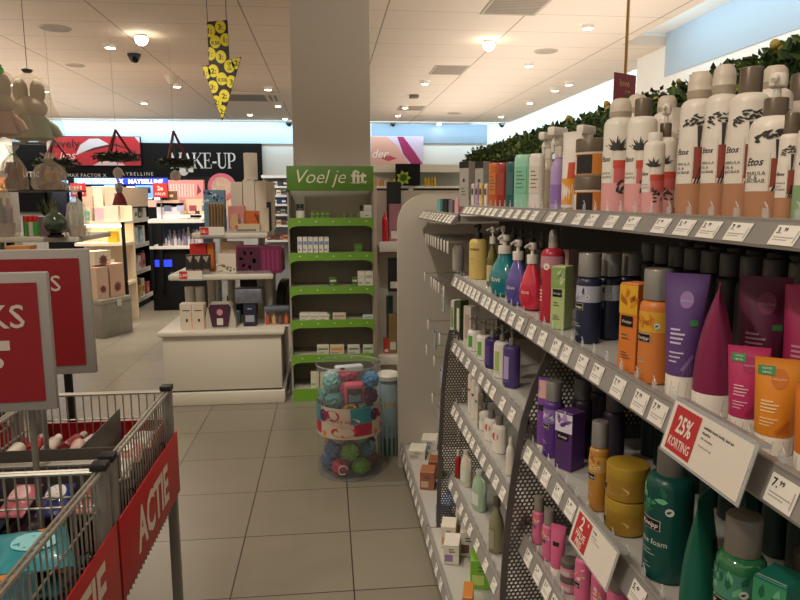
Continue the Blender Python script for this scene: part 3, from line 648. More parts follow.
tube_pack('body_lotion_tube', 'white and orange tube standing left of the body butter tubs', 'tube', p, -1.0, w/2, h, 0.055, pl('efe6da'), pl('b28a5c'), 0.012, None, lambda m, mp, r, h: [m.print_rect(mp, -r*0.9, h*0.1, r*0.9, h*0.42, mat('e79a25', 0.5), 6), m.print_rect(mp, r*0.1, h*0.42, r*0.95, h*0.62, mat('cf4a2c', 0.5), 4)])
def flat_bottle(name, label, cat, pos, rz, w, d, h, body, cap=None, cap_h=0.0, art=None, group=None):
    """flattened bottle with rounded corners, its broad printed face to -Y"""
    t = thing(name, label, cat, pos, rz, group); hb = h-cap_h; rings = []; n = 24
    def ring(a, b, z): return [(a*math.copysign(abs(math.sin(2*PI*i/n))**0.6, math.sin(2*PI*i/n)), -b*math.copysign(abs(math.cos(2*PI*i/n))**0.6, math.cos(2*PI*i/n)), z) for i in range(n)]
    for a, z in ((0.95, 0), (1, 0.004), (1, hb*0.9), (0.96, hb*0.955), (0.86, hb*0.99), (0.8, hb)): rings.append(ring(w/2*a, d/2*a, z))
    m = MB(); m.loft(rings, body)
    if art: art(m, flat_map((0, -d/2-0.0006, 0), (1, 0, 0), (0, 0, 1)), w, hb)
    m.build('body', t)
    if cap: m = MB(); m.loft([ring(w*0.32, d*0.36, hb-0.001), ring(w*0.33, d*0.38, hb+cap_h*0.9), ring(w*0.29, d*0.34, hb+cap_h)], cap); m.build('cap', t)
    return t
def fb_art(col, kind=0):
    def f(m, mp, w, h):
        m.print_rect(mp, -w*0.34, h*0.3, w*0.34, h*0.78, col, 2)
        L2 = lambda u, v: (lambda p: (p[0], p[1]-0.0004, p[2]))(mp(u, v)); text_lines(m, L2, 0, h*0.68, w*0.5, 5, h*0.07, mat('6f655a', 0.5), h*0.018)
    return f
for x, yt, w, X, col, l, lc in [(536, 154, 14, 0.60, 'f0e9df', 'white refill bottle right of the mint green one', 'e3d8c8'), (523, 155, 17, 0.60, '9fdcbc', 'large mint green bottle on the top shelf', '86cda9'), (511, 162, 10, 0.61, '2f5d63', 'dark teal bottle left of the large mint green bottle', '3d6f72'),
                                (502, 163, 10, 0.60, 'a8342c', 'deep red bottle between the orange and dark teal bottles', 'b9483a'), (494, 163, 10, 0.60, 'cf6a2c', 'orange bottle on the top shelf left of the deep red one', 'dd8440')]:
    p, ww, h = sh(x, 206, yt, w, T, X); flat_bottle('bath_bottle', l, 'bottle', p, -0.75, ww*1.05, ww*0.8, h, mat(col, 0.25, coat=0.4), None, 0.0, fb_art(mat(lc, 0.4)))
for i, (x, col) in enumerate([(473, 'd9cfc2'), (477, 'b79bc4'), (481, 'e2c07a'), (486, 'ead9c9')]):
    p, ww, h = sh(x, 205, 184, 4.6, T, 0.585); carton('bath_sachet', ['beige', 'lilac', 'yellow', 'cream'][i]+' bath sachet standing before the grey gift boxes', 'sachet', p, CAM_IN+0.4, ww, 0.008, h, mat(col, 0.4), None, lambda m, mp, w, h: m.print_rect(mp, -w*0.3, h*0.55, w*0.3, h*0.8, dgrey, 1))
for x, w, l in [(467.5, 16, 'grey box with black top at the far end of the top shelf'), (482, 14, 'second grey box with black top behind the bath sachets')]:
    p, ww, h = sh(x, 204, 162, w, T, 0.625)
    carton('gift_box', l, 'box', p, CAM_IN+0.6, ww*0.8, ww*0.7, h, mat('a8a39b', 0.5), None, lambda m, mp, w, h: [m.print_rect(mp, -w/2, h*0.86, w/2, h, blk, 1), m.print_rect(mp, -w*0.1, h*0.55, w*0.1, h*0.62, blk, 1), text_lines(m, mp, 0, h*0.4, w*0.5, 3, h*0.07, dgrey, h*0.015)])

# ---------------- second shelf, nearest bay
S1 = Z_1
greens = [mat('6f9a4a', 0.5), mat('95b56a', 0.5), mat('cfd9a8', 0.5)]
def side_wrap(cols):
    def f(m, mp, w, h):
        L2 = lambda u, v: (lambda p: (p[0], p[1]-0.0004, p[2]))(mp(u, v)); rnd = random.Random(int(h*9999))
        m.print_rect(mp, -w/2, h*0.66, w/2, h*0.98, cols[0], 1)
        for k in range(8): m.print_poly(L2, leaf_pts(rnd.uniform(-0.3, 0.2)*w, h*rnd.uniform(0.7, 0.9), w*0.5, w*0.1, rnd.uniform(0, 2)), cols[1+k % 2])
        m.print_rect(L2, -w*0.36, h*0.52, w*0.30, h*0.64, mat('10130f', 0.4), 1); L3 = lambda u, v: (lambda p: (p[0], p[1]-0.0008, p[2]))(mp(u, v)); m.print_text(L3, 'Kneipp', -w*0.03, h*0.56, w*0.19, white, 'c', shear=0.2)
        text_lines(m, L2, -w*0.05, h*0.42, w*0.5, 2, h*0.04, mat('5b5448', 0.5), h*0.012); text_lines(m, L2, -w*0.05, h*0.22, w*0.5, 3, h*0.03, mat('5b5448', 0.5), h*0.01)
    return f
def dark_side(o, w, d, h, m_): pass
p, w, h = sh(561, 331, 266, 13, S1, 0.562); carton('shower_oil_carton', 'light green carton on the second shelf beside the red foam can', 'box', p, CAM_IN+0.75, w*1.15, 0.045, h, mat('b9c98a', 0.5), None, side_wrap([mat('93ad6a', 0.5)]+greens[1:]))
p, w, h = sh(566, 300, 250, 13, S1, 0.68); carton('bath_oil_carton', 'pink and white carton standing behind the light green one', 'box', p, CAM_IN+0.6, w*1.1, 0.05, h, mat('c9a8a4', 0.5), None, None)
navy_body = mat('262b45', 0.3); silver = mat('9a9791', 0.3, metal=0.45)
def navy_art(m, mp, r, hb):
    herbal_art('', 21, [mat('d9dbe2', 0.5), mat('a8adbf', 0.5), mat('3a3f55', 0.5)], mat('b9bcc9', 0.5))(m, mp, r, hb)
for i, (x, yb, X, l) in enumerate([(587, 342, None, 'navy bottle with silver cap next to the light green carton'), (607, 330, 0.625, 'second navy bottle with silver cap going right'), (627, 320, 0.69, 'third navy bottle with silver cap, half behind the orange carton')]):
    p, w, h = sh(x, yb, 253, 24, S1, X); spray_can('body_lotion_bottle', l, 'bottle', p, CAM_IN+0.35, w/2, min(h, 0.197), navy_body, silver, 0.05, w*0.46, False, None, navy_art)
orange_cols = [mat('e2b02c', 0.5), mat('d98a1f', 0.5), mat('b9661c', 0.5)]
p, w, h = sh(633, 371, 283, 17, S1); carton('bath_oil_carton', 'slim orange and yellow carton beside the orange bottle with grey cap', 'box', p, CAM_IN+0.45, w*1.25, 0.042, h, mat('dd7f35', 0.5), None, side_wrap(orange_cols))
p, w, h = sh(653, 386, 269, 32, S1); spray_can('body_lotion_bottle', 'orange and yellow bottle with tall grey cap', 'bottle', p, CAM_IN+0.4, w/2, h, mat('d9823c', 0.35), silver, h*0.26, w*0.42, False, None, herbal_art('', 33, orange_cols[1:], mat('e0ad35', 0.5)))
p, w, h = sh(680, 404, 274, 30, S1); tube_pack('body_lotion_tube', 'purple tube with white cap', 'tube', p, -0.62, w/2, h, w*1.36, pl('624580', 0.4), white, h*0.2, None, tube_art(41, pl('d9c9e4'), pl('9b7cb5')))
p, w, h = sh(711, 412, 284, 38, S1); tube_pack('shower_tube', 'magenta tube seen from its narrow side with white cap', 'tube', p, 1.02, w/2, h, w*1.3, pl('8a2852', 0.4), white, h*0.17, None, lambda m, mp, r, h: [m.print_poly(mp, leaf_pts(-r*0.3, h*0.35, r*0.5, r*0.2, a*1.05), pl('d97a9c')) for a in range(6)])
for i, (x, w, X, yt, col, l) in enumerate([(757, 46, 0.655, 277, '6a1f42', 'dark wine red tube standing behind the small pink tube'), (802, 48, 0.665, 286, 'b52e62', 'tall raspberry tube at the right edge behind the small orange tube')]):
    p, ww, h = sh(x, 400, yt, w, S1, X); h = min(h, 0.235)
    if i < 2: tube_pack('shower_tube', l, 'tube', p, -0.62, ww*0.42, h, ww, pl(col, 0.4), white, h*0.17, None, tube_art(50+i, pl('d59ab2'), pl('8d3a5f')))
    else: spray_can('dark_bottle', l, 'bottle', p, 0, ww/2, h, mat(col, 0.4), mat('1f1e1e', 0.4), 0.04)
def green_tag(art):
    def f(m, mp, r, h):
        art(m, mp, r, h); L2 = lambda u, v: (lambda p: (p[0], p[1]-0.0008, p[2]))(mp(u, v)); L3 = lambda u, v: (lambda p: (p[0], p[1]-0.0012, p[2]))(mp(u, v))
        m.print_rect(L2, -r*1.02, h*0.83, -r*0.15, h*0.92, mat('2f8a4e', 0.5), 4); m.print_text(L3, 'GOOD', -r*0.58, h*0.885, h*0.03, white, 'c'); m.print_text(L3, 'NEWS', -r*0.58, h*0.845, h*0.03, white, 'c')
    return f
p, w, h = sh(743, 432, 347, 29, S1); tube_pack('hand_cream_tube', 'small pink tube with white cap and green corner tag', 'tube', p, -0.62, w/2, h, w*1.3, pl('bf3468', 0.4), white, h*0.2, None, green_tag(tube_art(61, pl('efb6cc'), pl('a82a5c'), tick=False)))
p, w, h = sh(772, 457, 359, 35, S1); tube_pack('hand_cream_tube', 'small orange tube with white cap and green corner tag', 'tube', p, -0.62, w/2, h, w*1.2, pl('e08a22', 0.4), white, h*0.2, None, green_tag(tube_art(62, pl('f3d6a0'), pl('c96f1a'), tick=False)))
p, w, h = sh(813, 470, 385, 36, S1); tube_pack('hand_cream_tube', 'orange tube cut by the right edge of the picture', 'tube', p, -0.62, w/2, h, w*1.2, pl('d9781f', 0.4), white, h*0.2, None, tube_art(63, pl('f3d6a0'), pl('c96f1a')))
# rear rows of dark bottles, one built and the rest copied
def rear_rows(z, body, cap, label, group, h, rows, ys):
    src = None
    for X in rows:
        for y in ys:
            if src is None: src = spray_can('dark_bottle', label, 'bottle', (X, y, z+0.0008), 0, 0.027, h, mat(body, 0.4), mat(cap, 0.35), 0.045, 0.022, False, group)
            else: c = dup(src); c.location = (X, y, z+0.0008)
rear_rows(S1, '2a282c', '5a5856', 'dark bottle with grey cap in the rear rows of the second shelf', 'rear rows of the second shelf', 0.205, (0.80, 0.90), [0.78+0.068*k for k in range(13)])

# ---------------- second shelf, middle bay: pump bottles
def sheen(h): return mat(h, 0.12, coat=0.6)
p, w, h = sh(551, 321, 230, 23, S1); spray_can('foam_can', 'red and pink foam can with silver cap on the second shelf', 'can', p, CAM_IN+0.4, w/2, h, mat('b8283c', 0.3), silver, h*0.2, w*0.2, True, None,
    lambda m, mp, r, hb: [m.print_rect(mp, -r*2.5, hb*0.74, r*2.5, hb*0.9, mat('c98a98', 0.4), 20), m.print_poly(lift(mp), [(r*0.3+r*0.3*math.cos(a*PI/6), hb*0.76+r*0.3*math.sin(a*PI/6)) for a in range(12)], white), m.print_rect(mp, -r*0.9, hb*0.5, -r*0.2, hb*0.6, blk, 3), [m.print_rect(mp, -r*0.9, hb*(0.42-0.045*i), -r*0.1, hb*(0.44-0.045*i), white, 3) for i in range(4)]])
for x, yb, yt, w, col, pc, l, a in [(531, 310, 243, 19, 'd12a44', 'e6ddd2', 'red soap bottle with white pump', 'b01f38'), (517, 305, 240, 19, '5a4fa0', 'e6ddd2', 'violet blue soap bottle with white pump', '453c8a'), (504, 297, 235, 24, '0f7f86', 'e6ddd2', 'teal soap bottle with white pump', '0b6a72')]:
    p, ww, h = sh(x, yb, yt, w, S1); pump_bottle('soap_bottle', l, 'bottle', p, CAM_IN+0.5, ww/2*1.5, h, sheen(col), pl(pc), h*0.30, teardrop, 0.7, None, lambda m, mp, r, hb, a=a: [m.print_poly(mp, [(r*0.55*math.cos(k*PI/8), hb*0.35+hb*0.2*math.sin(k*PI/8)) for k in range(16)], mat(a, 0.3)), m.print_text(lift(mp), 'dove', 0, hb*0.36, r*0.4, white)], None, ww*0.28)
for x, yb, yt, w, X, l in [(502, 283, 226, 12, 0.60, 'olive oil bottle with white pump, right one of two'), (492, 286, 227, 11, None, 'olive oil bottle with white pump, left one of two')]:
    p, ww, h = sh(x, yb, yt, w, S1, X); pump_bottle('oil_bottle', l, 'bottle', p, CAM_IN+0.5, ww/2, min(h, 0.24), sheen('6f6a2c'), pl('ece4d6'), 0.06, bottle_neck, 1.0, None, lambda m, mp, r, hb: [m.print_rect(mp, -r*0.8, hb*0.12, r*0.8, hb*0.5, mat('cdbf8a', 0.5), 6)], None, ww*0.28)
p, w, h = sh(478, 279, 224, 20, S1); pump_bottle('lotion_bottle', 'pale yellow lotion bottle with black pump', 'bottle', p, CAM_IN+0.7, w/2, h, mat('d9bd6c', 0.35), mat('1c1b1a', 0.4), h*0.27, lambda r, hb: can_prof(r, hb, 0.02), 0.75, None, lambda m, mp, r, hb: [m.print_text(mp, 'zwitsal', 0, hb*0.72, r*0.42, mat('6a4a2a', 0.5), 'c', bold=0.02), text_lines(m, mp, 0, hb*0.5, r*1.2, 3, hb*0.06, mat('a4834a', 0.5), 0.002)], None, w*0.18)
p, w, h = sh(458, 277, 245, 12, S1, 0.56); t = thing('cotton_bag', 'clear bag of cotton pads at the far end of the second shelf', 'bag', p); m = MB(); m.lathe([(w*0.4, 0), (w*0.5, h*0.1), (w*0.5, h*0.85), (w*0.3, h)], clear('d8d2c8', 0.45, 0.15), 16); m.build('wrapper', t)
m = MB(); [m.lathe([(w*0.42, h*(0.06+0.11*k)), (w*0.43, h*(0.12+0.11*k)), (w*0.40, h*(0.16+0.11*k))], mat('c9c2b8', 0.8), 14) for k in range(7)]; m.build('pads', t)
for i, (x, X) in enumerate([(520, 0.72), (531, 0.74), (541, 0.72), (513, 0.76)]):
    p, w, h = sh(x, 290, 228, 13, S1, X); pump_bottle('dark_soap_bottle', ORD[i]+' dark grey pump bottle behind the teal and violet soap bottles', 'bottle', p, CAM_IN, w/2, 0.2, mat('3f4338', 0.4), mat('55534e', 0.4), 0.05)

# ---------------- third shelf, nearest bay
N2 = Z_N2
kn_green = [mat('3f9a6a', 0.5), mat('6fbf8e', 0.5), mat('1f6a4c', 0.5)]
p, w, h = sh(665, 586, 448, 45, N2); spray_can('shower_foam_can', 'tall dark teal foam can with grey cap and leaf print', 'can', p, CAM_IN+0.35, w/2, h, mat('114c45', 0.3), mat('6a665f', 0.4), h*0.19, w*0.30, False, None, herbal_art('the foam', 71, kn_green, None))
p, w, h = sh(697, 622, 492, 36, N2); tube_pack('shower_tube', 'dark green tube seen edge on right of the tall foam can', 'tube', p, 0.75, w/2, h, w*1.3, mat('1a6653', 0.35), mat('d5d2c8', 0.4), 0.02, None, lambda m, mp, r, h: [m.print_rect(mp, -r*0.4, h*0.55, r*0.5, h*0.66, mat('10130f', 0.4), 3), text_lines(m, mp, 0, h*0.45, r*1.1, 3, h*0.05, mat('cfe0d2', 0.5), 0.002)])
p, w, h = sh(742, 600, 486, 30, N2, 0.635); tube_pack('shower_tube', 'dark green tube behind the clear green bottle', 'tube', p, 0.75, w/2, h, w*1.3, mat('12453a', 0.35), mat('d5d2c8', 0.4), 0.02)
p, w, h = sh(734, 655, 515, 46, N2, 0.548); spray_can('bath_oil_bottle', 'green bottle with wide grey cap at the bottom of the picture', 'bottle', p, CAM_IN+0.4, w/2, h, mat('2f7a4c', 0.15, coat=0.5), mat('7a756c', 0.4), h*0.25, w*0.36, False, None, herbal_art('', 72, kn_green[1:], mat('4f8f78', 0.4)))
p, w, h = sh(770, 690, 575, 44, N2, 0.565); carton('bath_carton', 'teal carton right of the green bottle with grey cap', 'box', p, CAM_IN+0.5, w*0.7, 0.05, h, mat('1f7a68', 0.4), None, side_wrap(kn_green))
p, w, h = sh(800, 700, 552, 40, N2, 0.63); spray_can('bath_oil_bottle', 'dark green bottle with dark cap at the bottom right corner', 'bottle', p, CAM_IN+0.4, w/2, h, mat('1d4a38', 0.3), mat('4a4641', 0.4), h*0.22, w*0.4)
rear_rows(N2, '123029', '3f3d3a', 'dark green bottle with dark cap in the shaded rear rows of the third shelf', 'rear rows of the third shelf', 0.205, (0.80, 0.90), [0.72+0.068*k for k in range(13)])
def gold_art(m, mp, r, hb):
    m.print_poly(mp, [(r*0.1+r*0.85*math.cos(k*PI/10), hb*0.5+hb*0.22*math.sin(k*PI/10)) for k in range(20)], mat('c9a866', 0.5)); m.print_rect(lift(mp), -r*0.95, hb*0.38, -r*0.35, hb*0.62, mat('10130f', 0.4), 4)
    for k in range(4): m.print_poly(lift(mp), leaf_pts(r*(0.1+0.15*k), hb*0.5, r*0.2, r*0.05, k), mat('a87a3a', 0.5))
p, w, h = sh(625, 542, 494, 41, N2); gold = mat('b08a34', 0.35, metal=0.25)
jar('body_cream_jar', 'lower gold jar of the stack of two on the third shelf', 'jar', p, CAM_IN+0.35, w/2, h*0.94, gold, mat('b5922f', 0.4, metal=0.2), h*0.30, None, gold_art, 1.0)
jar('body_cream_jar', 'upper gold jar of the stack of two on the third shelf', 'jar', (p.x, p.y, N2+h*0.94+0.0005), CAM_IN+0.30, w/2, h*0.94, gold, mat('b5922f', 0.4, metal=0.2), h*0.30, None, gold_art, 1.0)
p, w, h = sh(597, 518, 421, 19, N2); spray_can('body_oil_bottle', 'slim golden bottle with silver cap beside the gold jars', 'bottle', p, CAM_IN+0.4, w/2, h, mat('b98338', 0.25, coat=0.4), silver, h*0.28, w*0.42, False, None, herbal_art('', 75, [mat('e2c07a', 0.5), mat('a86a2c', 0.5)], mat('cf9f4a', 0.5)))
purp = [mat('e2dcec', 0.5), mat('7b58a6', 0.5), mat('b79bd0', 0.5)]
p, w, h = sh(569, 487, 411, 17, N2, 0.566); carton('bath_oil_carton', 'purple carton with white blossom print on the third shelf', 'box', p, CAM_IN+0.55, w*1.2, 0.05, h, mat('54346f', 0.4), None, side_wrap(purp))
p, w, h = sh(552, 470, 381, 19, N2); spray_can('body_lotion_bottle', 'purple bottle with silver cap and blossom print', 'bottle', p, CAM_IN+0.4, w/2, h, mat('5c3585', 0.3), silver, h*0.25, w*0.42, False, None, herbal_art('', 77, purp, mat('8f77b5', 0.5)))
p, w, h = sh(543, 458, 378, 13, N2); tube_pack('shower_tube', 'purple and pink tube at the left end of the third shelf', 'tube', p, -0.8, w/2, h, w*1.1, mat('7a4a9a', 0.35), white, 0.012, None, lambda m, mp, r, h: [m.print_rect(mp, -r*0.9, h*0.72, r*0.9, h*0.96, mat('d9a8a4', 0.5), 6), m.print_rect(lambda u, v: (lambda q: (q[0], q[1]-0.0004, q[2]))(mp(u, v)), -r*0.7, h*0.55, r*0.4, h*0.63, blk, 4)])
for i, (x, X, w) in enumerate([(580, 0.62, 20), (598, 0.69, 20), (612, 0.66, 20)]):
    p, ww, h = sh(x, 470, 385, w, N2, X); spray_can('dark_bottle', ORD[i]+' dark purple bottle standing behind the purple carton', 'bottle', p, 0, 0.025, 0.2, mat('2a2030', 0.4), mat('4a474a', 0.4), 0.05)
# fourth shelf, nearest bay: pinks
N3 = Z_N3
pk = [mat('e8739a', 0.4), mat('f0a04a', 0.5), mat('f2d8dc', 0.5)]
for x, yb, yt, w, l, kind in [(538, 552, 496, 12, 'pink bottle at the left end of the fourth shelf', 0), (548, 587, 509, 13, 'pink bottle with orange print on the fourth shelf', 0), (557, 604, 525, 13, 'pink tube third from the left on the fourth shelf', 1), (582, 650, 540, 17, 'pink bottle with black label right of the stacked pink jars', 0), (598, 680, 555, 18, 'pale pink bottle under the hanging sale card', 0), (614, 700, 560, 20, 'dusky rose bottle right of the pale pink one', 0)]:
    p, ww, h = sh(x, yb, yt, w, N3)
    if kind: tube_pack('shower_tube', l, 'tube', p, -0.7, ww/2, min(h, 0.2), ww*1.2, mat('dd6a90', 0.35), white, 0.02, None, lambda m, mp, r, h: [m.print_rect(mp, -r*0.6, h*0.6, r*0.4, h*0.68, blk, 3)])
    else: spray_can('body_wash_bottle', l, 'bottle', p, CAM_IN+0.4, ww/2, min(h, 0.2), mat('dd6f96', 0.3), mat('8f877c', 0.4), 0.04, ww*0.4, False, None, herbal_art('', int(x), pk[1:], None))
p, w, h = sh(569, 625, 575, 18, N3)
jar('body_cream_jar', 'lower pink and grey jar of the fourth shelf stack', 'jar', p, CAM_IN+0.3, w/2, h, mat('e08aa5', 0.35), mat('5f5a54', 0.4), h*0.35, None, lambda m, mp, r, hb: [m.print_rect(mp, -r, hb*0.3, r, hb*0.7, mat('c9c2b8', 0.5), 6)])
jar('body_cream_jar', 'upper pink and grey jar of the fourth shelf stack', 'jar', (p.x, p.y, N3+h+0.0005), CAM_IN+0.2, w/2, h, mat('e08aa5', 0.35), mat('5f5a54', 0.4), h*0.35, None, lambda m, mp, r, hb: [m.print_rect(mp, -r, hb*0.3, r, hb*0.7, mat('c9c2b8', 0.5), 6)])

# ---------------- lower shelves of the middle bay
S2, S3, S4, SB = Z_2, Z_3, Z_4, Z_B
greypump = pl('857f76'); ww_lim = (0.034, 0.034, 0.034, 0.034, 0.036)
def stripe(c, a=0.2, b2=0.75): return lambda m, mp, r, hb: [m.print_rect(mp, -r*0.35, hb*a, r*0.35, hb*b2, mat(c, 0.5), 4), text_lines(m, mp, r*0.1, hb*0.2, r*1.2, 2, hb*0.06, mat('7a8aa8', 0.5), 0.003)]
for i, (x, yb, yt, w, c, st, l) in enumerate([(475, 360, 316, 8, 'efe9df', '4fa83a', 'white bottle with green stripe and grey pump, nearest the wide white pack'), (484, 370, 320, 8, 'efe9df', '6fb04a', 'second white and green bottle with grey pump'), (492, 382, 322, 8, '3c2a66', '5a458a', 'slim dark purple bottle with grey pump'), (501.5, 391, 325, 8.5, 'ece6da', 'a9c56a', 'white bottle with pale green stripe and grey pump'), (511, 402, 328, 9, '54407a', 'b9a8d0', 'broad purple bottle with grey pump at the end of its shelf')]):
    p, ww, h = sh(x, yb, yt, w, S2, 0.527+ww_lim[i]); pump_bottle('conditioner_bottle', l, 'bottle', p, CAM_IN+0.5, ww/2*2.1, min(h, 0.215), mat(c, 0.35), greypump, 0.055, lambda r, hb: can_prof(r, hb, 0.012), 0.8, None, stripe(st), None, ww*0.3)
for i, (x, yb, yt, w, c, st, l) in enumerate([(471, 346, 306, 10, 'd9cfc4', 'b9a89c', 'wide pale pack left of the white pump bottles'), (462, 339, 300, 6, '4a5a35', 'dfe3cf', 'slim green and white pack on the third shelf down'), (456, 333, 300, 5, 'd9d5cc', '8fae6a', 'narrow white pack at the far end of the third shelf down')]):
    p, ww, h = sh(x, yb, yt, w, S2); carton('shampoo_pack', l, 'pack', p, CAM_IN+0.5, ww*1.1, 0.045, min(h, 0.2), mat(c, 0.5), None, lambda m, mp, w, h, st=st: m.print_rect(mp, -w*0.3, h*0.2, w*0.3, h*0.8, mat(st, 0.5), 1))
for i, (x, yb, yt, w, c, st, l) in enumerate([(470.5, 395, 366, 5, 'ece4d8', 'c93a30', 'white bottle with red mark at the far end of its shelf'), (474, 407, 371, 5, 'ece4d8', '7a3a8a', 'white bottle with purple mark, second from the far end'), (477.5, 414, 378, 5, 'e4dccf', '4a9a4a', 'white bottle with green mark, third from the far end'), (481, 424, 384, 6, '77705f', '958d7a', 'olive grey bottle between two groups of white bottles'),
    (484, 440, 402, 8, 'efe8dc', 'b9c4cf', 'first white bottle with red logo, farthest of three'), (491, 452, 410, 9, 'efe8dc', 'c94a3a', 'second white bottle with red logo, middle of three'), (499, 464, 416, 10, 'efe8dc', 'c94a3a', 'third white bottle with red logo, nearest of three')]):
    p, ww, h = sh(x, yb, yt, w, S3, 0.556 if i < 4 else 0.566); cap_bottle('shampoo_bottle', l, 'bottle', p, CAM_IN+0.5, ww/2*(1.4 if i < 4 else 1.75), min(h, 0.2), mat(c, 0.35), greypump if i > 2 else mat('d9d3c8', 0.4), lambda r, hb: can_prof(r, hb, 0.015), 0.03, ww*0.35, 0.7, None, lambda m, mp, r, hb, st=st: m.print_poly(mp, [(r*0.5*math.cos(k*PI/5), hb*0.6+r*0.45*math.sin(k*PI/5)) for k in range(10)], mat(st, 0.5)))
p, w, h = sh(510, 475, 437, 9, S3); cap_bottle('shampoo_bottle', 'small white bottle against the perforated panel edge', 'bottle', p, CAM_IN, w/2, min(h, 0.16), mat('e6dfd2', 0.35), white)
def handle_bottle(label, x, yb, yt, w, col, capc):
    p, ww, h = sh(x, yb, yt, w, S4); t = thing('cleaner_bottle', label, 'bottle', p, CAM_IN+0.4); r = ww/2
    m = MB(); m.lathe([(r*0.9, 0), (r, 0.006), (r, h*0.5), (r*0.85, h*0.7), (r*0.45, h*0.86), (r*0.34, h*0.9)], mat(col, 0.35), 22, 1.0, 0.65); m.print_rect(round_map([(r, 0), (r, h)], 1, 0.65), -r*0.6, h*0.15, r*0.6, h*0.45, mat('dfe6dc', 0.5), 5); m.build('body', t)
    m = MB(); m.tube([(r*0.35, 0, h*0.82), (r*0.95, 0, h*0.76), (r*1.08, 0, h*0.6), (r*0.9, 0, h*0.46)], r*0.16, mat(col, 0.35), 8); m.build('handle', t)
    m = MB(); cap_mesh(m, r*0.38, h*0.89, h, mat(capc, 0.4)); m.build('cap', t); return t
handle_bottle('white cleaner bottle with a handle on the lowest raised shelf', 466, 492, 450, 15, 'dcd6c4', 'd9d3c8'); handle_bottle('mint green cleaner bottle with a handle on the lowest raised shelf', 479, 514, 470, 19, 'a9c4a8', 'cfd8c9')
p, w, h = sh(458, 480, 450, 6, S4); cap_bottle('cleaner_bottle', 'small red bottle at the far end of the lowest raised shelf', 'bottle', p, 0, w/2, min(h, 0.17), mat('a8221f', 0.35), mat('d9d3c8', 0.4))
for x, yb, yt, w, l in [(496, 585, 497, 15, 'tall clear bottle at the near end of the lowest raised shelf')]:
    p, ww, h = sh(x, 560, yt, w, S4); cap_bottle('cleaner_bottle', l, 'bottle', p, CAM_IN, ww/2, min(h, 0.24), mat('8b8868', 0.12, coat=0.6), mat('5a584a', 0.4), bottle_neck, 0.03, None, 1.0, None, lambda m, mp, r, hb: m.print_rect(mp, -r, hb*0.1, r, hb*0.5, mat('a39f86', 0.5), 6))
# cartons in the bottom tray
plain = lambda c2: (lambda m, mp, w, h: [m.print_rect(mp, -w*0.42, h*0.15, w*0.1, h*0.5, mat(c2, 0.5), 1), text_lines(m, mp, w*0.1, h*0.75, w*0.5, 2, h*0.12, mat('6a6460', 0.5), h*0.05)])
for x, yb, w, X, wd, d, h, c, c2, l in [(428, 500, 10, 0.47, .07, .10, .09, 'a86a48', 'd9b59a', 'orange brown carton in the bottom tray, left one'), (436, 503, 10, 0.53, .07, .10, .09, '9c5a3a', 'd9b59a', 'orange brown carton in the bottom tray, right one'), (418, 478, 20, 0.47, .09, .12, .05, 'e4dfd2', 'b9b4a6', 'white pack at the far end of the bottom tray'), (430, 484, 20, 0.56, .09, .12, .06, 'e9e4d8', '9ab4c4', 'second white pack at the far end of the bottom tray'),
    (444, 527, 10, 0.492, .065, .11, .085, '8fa6cf', 'c4d0e6', 'light blue carton, left one of two'), (454, 527, 10, 0.568, .065, .11, .085, '8aa0ca', 'c4d0e6', 'light blue carton, right one of two'), (449, 548, 12, 0.475, .06, .09, .09, 'e6ddcd', 'd9a06a', 'white medicine carton in the bottom tray, left one'), (463, 548, 12, 0.55, .06, .09, .11, 'e9e2d4', 'b9a07a', 'white medicine carton in the bottom tray, taller right one'),
    (452, 575, 12, 0.465, .06, .10, .08, 'e3dcd0', '9a7ab5', 'white and lilac carton nearer in the bottom tray'), (468, 575, 12, 0.54, .06, .10, .10, 'd9cfc4', '6a4a3a', 'white and brown carton beside the lilac one'), (468, 600, 14, 0.455, .035, .10, .085, 'c9823a', 'e6c08a', 'orange carton at the bottom of the picture'), (482, 600, 14, 0.545, .085, .10, .11, '7fbf3a', 'c9e27a', 'bright green carton at the bottom of the picture')]:
    p, ww, hh = sh(x, yb, yb-20, w, SB, X); carton('medicine_carton', l, 'box', p, -0.25, wd, d, h, mat(c, 0.5), None, plain(c2))
# few goods in the far peg bay
for x, yt, w, c, l in [(441, 199, 4, '6fb5bd', 'slim turquoise pack on the far basket shelf'), (447, 199, 6, '2a2a2c', 'black pack on the far basket shelf'), (453, 200, 5, '77757a', 'grey pack beside the black one on the far basket shelf'), (459, 198, 5, 'd9a4ac', 'pink pack at the near end of the far basket shelf')]:
    p, ww, h = sh(x, 214, yt, w, 1.480, 0.60); carton('small_pack', l, 'pack', p, CAM_IN+0.7, ww, 0.04, max(0.06, h), mat(c, 0.5))
for i, (y, z, c) in enumerate([(3.06, 1.08, 'b9c4cf'), (2.95, 0.85, 'c9a8b0'), (3.3, 0.85, '9aa6b5'), (2.8, 0.70, 'd9d3c8'), (3.1, 0.70, 'b5c4d9'), (2.9, 0.50, 'd9d3c8'), (3.15, 0.50, 'c4b0a8')]):
    m = MB(); m.box((-0.003, -0.03, -0.055), (0.003, 0.03, 0.05), mat(c, 0.4), 0.002); m.box((-0.004, -0.02, -0.04), (-0.003, 0.02, 0.02), clear('e9eef2', 0.4)); m.box((-0.0032, -0.024, 0.028), (-0.003, 0.024, 0.046), mat('5a6a80', 0.5))
    o = m.build('hanging_blister_pack'); tag(o, ['uppermost pale grey', 'rosy', 'steel grey', 'low cream', 'low pale blue', 'lowest cream', 'lowest tan'][i]+' blister pack hanging on a peg before the end panel', 'pack', None, (0.53+0.05*(i % 2), y, z))

